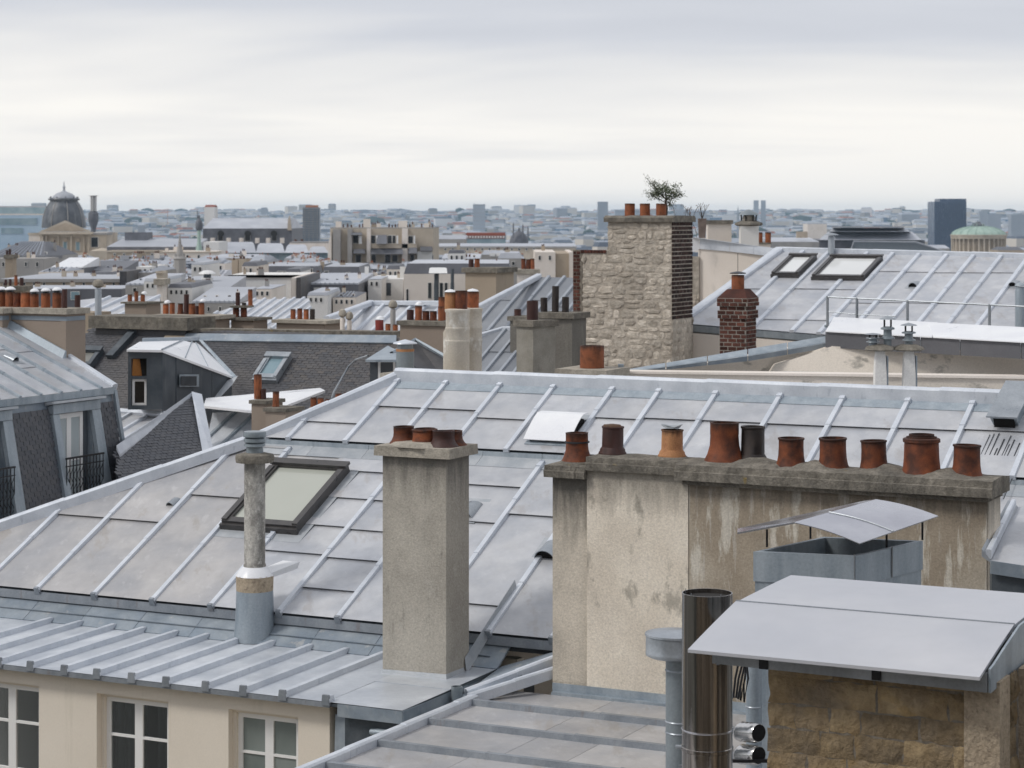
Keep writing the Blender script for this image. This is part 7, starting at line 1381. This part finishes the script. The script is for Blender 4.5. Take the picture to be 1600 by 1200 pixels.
for i, (x0, x1, yt, Yb, m, rf, lb) in enumerate(((1560, 1600, 391, 800, tanwall, slatef, 'brown roofed house at the right edge beside the rotunda'), (1440, 1484, 388, 1150, greyf, zincfar, 'grey roofed house between the stepped roof and the rotunda'), (588, 640, 428, 210, greyf, slatef, 'dark slate roofed house below the apartment block'))): block('house', lb, 'house', x0, x1, yt, Yb, 14, m, ('hip', 5, 4), rm=rf)
# ---- distant sea of houses: reads as one mass
random.seed(11)
cm = [plain('city_'+n, c, .85, spec=.2) for n, c in (('cream', (.66, .60, .52)), ('white', (.70, .69, .68)), ('stone', (.36, .33, .29)), ('grey', (.34, .35, .37)), ('slate', (.11, .125, .155)), ('zinc', (.40, .425, .47)), ('red', (.36, .13, .07)), ('tree', (.03, .05, .035)), ('blue', (.10, .16, .24)), ('win', (.05, .06, .075)))]
def mass(name, n, Y0, Y1, w0, w1, h0, h1, pw=1.0, win=False, xr=.30):
    mb = MB()
    for _ in range(n):
        Yb = Y0*(Y1/Y0)**(random.random()**pw); x = random.uniform(-xr, xr)*Yb; wd = random.uniform(w0, w1); dp_ = random.uniform(w0, w1); h = random.uniform(h0, h1); zg = ground(Yb)-2
        px_x = CX+F*x/Yb
        if random.random() < .04: h *= random.uniform(1.4, 2.2)
        if Yb > 4000: h *= 1+.3*math.sin(x/230.0)*math.sin(x/71.0)
        tt = random.uniform(-.5, .5); A = V3((math.cos(tt), math.sin(tt), 0)); Bk = V3((-math.sin(tt), math.cos(tt), 0)); c = V3((x, Yb, zg))
        if random.random() < (.12 if Yb < 4000 else .38):   # tree clump
            r_ = random.uniform(6, 16)*(1 if Yb < 4000 else 2.2); mb.lathe(c, [(r_, 0), (r_*1.3, h*.3), (r_*.9, h*.7), (0, h*.85)], 6, False, 7, jit=.3); continue
        wm = random.choice((0, 0, 1, 1, 2, 3)) if random.random() < .97 else 8; rm_ = random.choice((3, 4, 4, 5, 5, 5, 6 if random.random() < .5 else 5)); hr = random.uniform(2, 5)
        b0 = [c+A*wd*a+Bk*dp_*b for a, b in ((-.5, -.5), (.5, -.5), (.5, .5), (-.5, .5))]; b1 = [p+Z*h for p in b0]
        mb.prism(b0, b1, wm, False)
        i_ = random.uniform(.1, .4); ce = c+Z*(h+hr); mb.prism(b1, [ce+(p-c-Z*h)*V3((1-i_, 1-i_, 0)) for p in b1], rm_)
        if win:
            nf = max(1, int(h//3.2)); nw = max(2, int(wd//3))
            for f_ in range(max(0, nf-4), nf):
                for q in range(nw):
                    o = b0[0]+A*wd*(q+.3)/nw+Z*(f_+.25)*(h/nf)-Bk*.15; mb.add([o, o+A*wd*.4/nw, o+A*wd*.4/nw+Z*1.7, o+Z*1.7], [(0, 1, 2, 3)], m=9)
            for _k in range(random.randint(0, 3)):
                o = b1[0]+A*wd*random.uniform(.1, .8)+Bk*dp_*.3; mb.box(o, A*random.uniform(1, 2.6), Bk*1, Z*random.uniform(2.5, 6), random.choice((2, 0, 6)))
    return struct(name, mb, cm, 'stuff')
def crowd():
    rs = random.Random(5); mb = MB()
    for _ in range(300):
        Yb = rs.uniform(185, 430); x = rs.uniform(185, 830) if rs.random() < .85 else rs.uniform(-20, 190); yt = 452-(Yb-200)*.18+rs.uniform(-7, 7); k = Yb/F; wd = rs.uniform(14, 44)*k; dp_ = rs.uniform(7, 12); c = P(x, yt, Yb); zg = ground(Yb)-1
        tt = rs.uniform(-.45, .45); A = V3((math.cos(tt), math.sin(tt), 0)); Bk = V3((-math.sin(tt), math.cos(tt), 0)); b1 = [c+A*wd*a+Bk*dp_*b for a, b in ((0, 0), (1, 0), (1, 1), (0, 1))]; mb.prism([V3((p.x, p.y, zg)) for p in b1], b1, rs.choice((0, 0, 1, 1, 0, 2)))
        hr = rs.uniform(3, 8)*k; ce = (b1[0]+b1[2])/2; i_ = rs.uniform(.15, .5); rm_ = rs.choice((4, 5, 5, 4, 3)); t4 = [p+(ce-p)*V3((i_*.5, i_, 0))+Z*hr for p in b1]; mb.prism(b1, t4, rm_); mb.prism([p+Z*.02 for p in t4], [p+(ce-p)*.5*V3((1, 1, 0))+Z*.5 for p in t4], 5)
        n = max(1, int(wd/k/7))
        for i in range(n):
            o = b1[0]+A*wd*(i+.3)/n-Bk*.12
            if rs.random() < .8: mb.add([o-Z*k*6, o+A*k*2.4-Z*k*6, o+A*k*2.4-Z*k*1.2, o-Z*k*1.2], [(0, 1, 2, 3)], m=9)
            if rs.random() < .5: q = o+Z*k*.6; mb.box(q-Bk*.0, A*k*3.2, Bk*hr*.9, Z*hr*.72, 1 if rs.random() < .6 else 0); mb.add([q+A*k*.7-Bk*.1+Z*.1, q+A*k*2.5-Bk*.1+Z*.1, q+A*k*2.5-Bk*.1+Z*hr*.6, q+A*k*.7-Bk*.1+Z*hr*.6], [(0, 1, 2, 3)], m=9)
        for _k in range(rs.randint(1, 3)):
            o = b1[0]+A*wd*rs.uniform(.05, .85)+Bk*dp_*rs.uniform(.2, .6); cw = rs.uniform(2.5, 6)*k; hh = hr+rs.uniform(3, 7)*k; mb.box(o, A*cw, Bk*k*5, Z*hh, rs.choice((0, 2, 2, 3)))
            for q in range(int(cw/k/1.9)): mb.lathe(o+A*k*(1+q*1.9)+Bk*k*2.5+Z*hh, [(k*.8, 0), (k*.65, k*rs.uniform(2, 3.5))], 5, False, 6)
    struct('crowded_roofs', mb, cm, 'stuff')
crowd()
mass('nearer_city_roofs', 420, 420, 1500, 12, 30, 13, 19, .8, True)
mass('distant_city', 2600, 1500, 5200, 14, 42, 14, 24, .75)
mass('distant_hill_houses', 5200, 5000, 10600, 16, 60, 10, 24, .8)
# ================================================================ GROUND, HILLS, HAZE
gm = surf('city_ground', (.10, .105, .10), (.16, .16, .155), .01, rough=.9, bump=0, rnd=0, big=((.07, .09, .055), .6, .002))
def gz(x, y):
    z = ground(y) if y > -20 else -24+min(34, (-20-y)*1.3)
    if y > 6000: z += 7*math.sin(x/700.0+.4)*math.sin(y/1900.0)+4*math.sin(x/310.0)
    return z
ys = [-3000, -400, -120, -80, -60, -46, -32, -20, 0, 60, 150, 300, 500, 800, 1200, 2000, 3200, 4500, 5200, 6000, 6700, 7500, 8200, 9000, 9700, 10500, 11200]; xn = 60; vs = []
for y in ys:
    for i in range(xn+1): x = (i/xn-.5)*2*min(11500, max(400, abs(y)*.9)); vs.append((x, y, gz(x, y)))
fs = [(j*(xn+1)+i, j*(xn+1)+i+1, (j+1)*(xn+1)+i+1, (j+1)*(xn+1)+i) for j in range(len(ys)-1) for i in range(xn)]
struct('ground', MB().add(vs, fs, True), gm)
# the hill the camera looks from goes on behind it: a street of tall houses seen only in reflections
hm = MB()
for i in range(6):
    x0 = -45+i*15.2; hh = 10+3*math.sin(i*2.1); hm.box(V3((x0, -24, -24)), X*15, Y_*11, Z*(24+hh), 0)
    for a in range(5):
        for b_ in range(9): hm.box(V3((x0+1+a*2.8, -12.98, -21+b_*3.4)), X*1.2, Y_*.1, Z*2.0, 1)
struct('houses_on_the_hill_behind', hm, [tanwall, pane_d])
hz = bpy.data.materials.new('haze'); hz.use_nodes = True; t = hz.node_tree; t.nodes.clear()
o_ = t.nodes.new('ShaderNodeOutputMaterial'); pv = t.nodes.new('ShaderNodeVolumePrincipled'); pv.inputs['Color'].default_value = (.60, .80, 1.0, 1); pv.inputs['Density'].default_value = HAZE; pv.inputs['Anisotropy'].default_value = .2
t.links.new(pv.outputs[0], o_.inputs['Volume'])
hb = struct('haze', MB().box(V3((-11800, -3100, -120)), X*23600, Y_*14400, Z*180), hz, 'stuff')
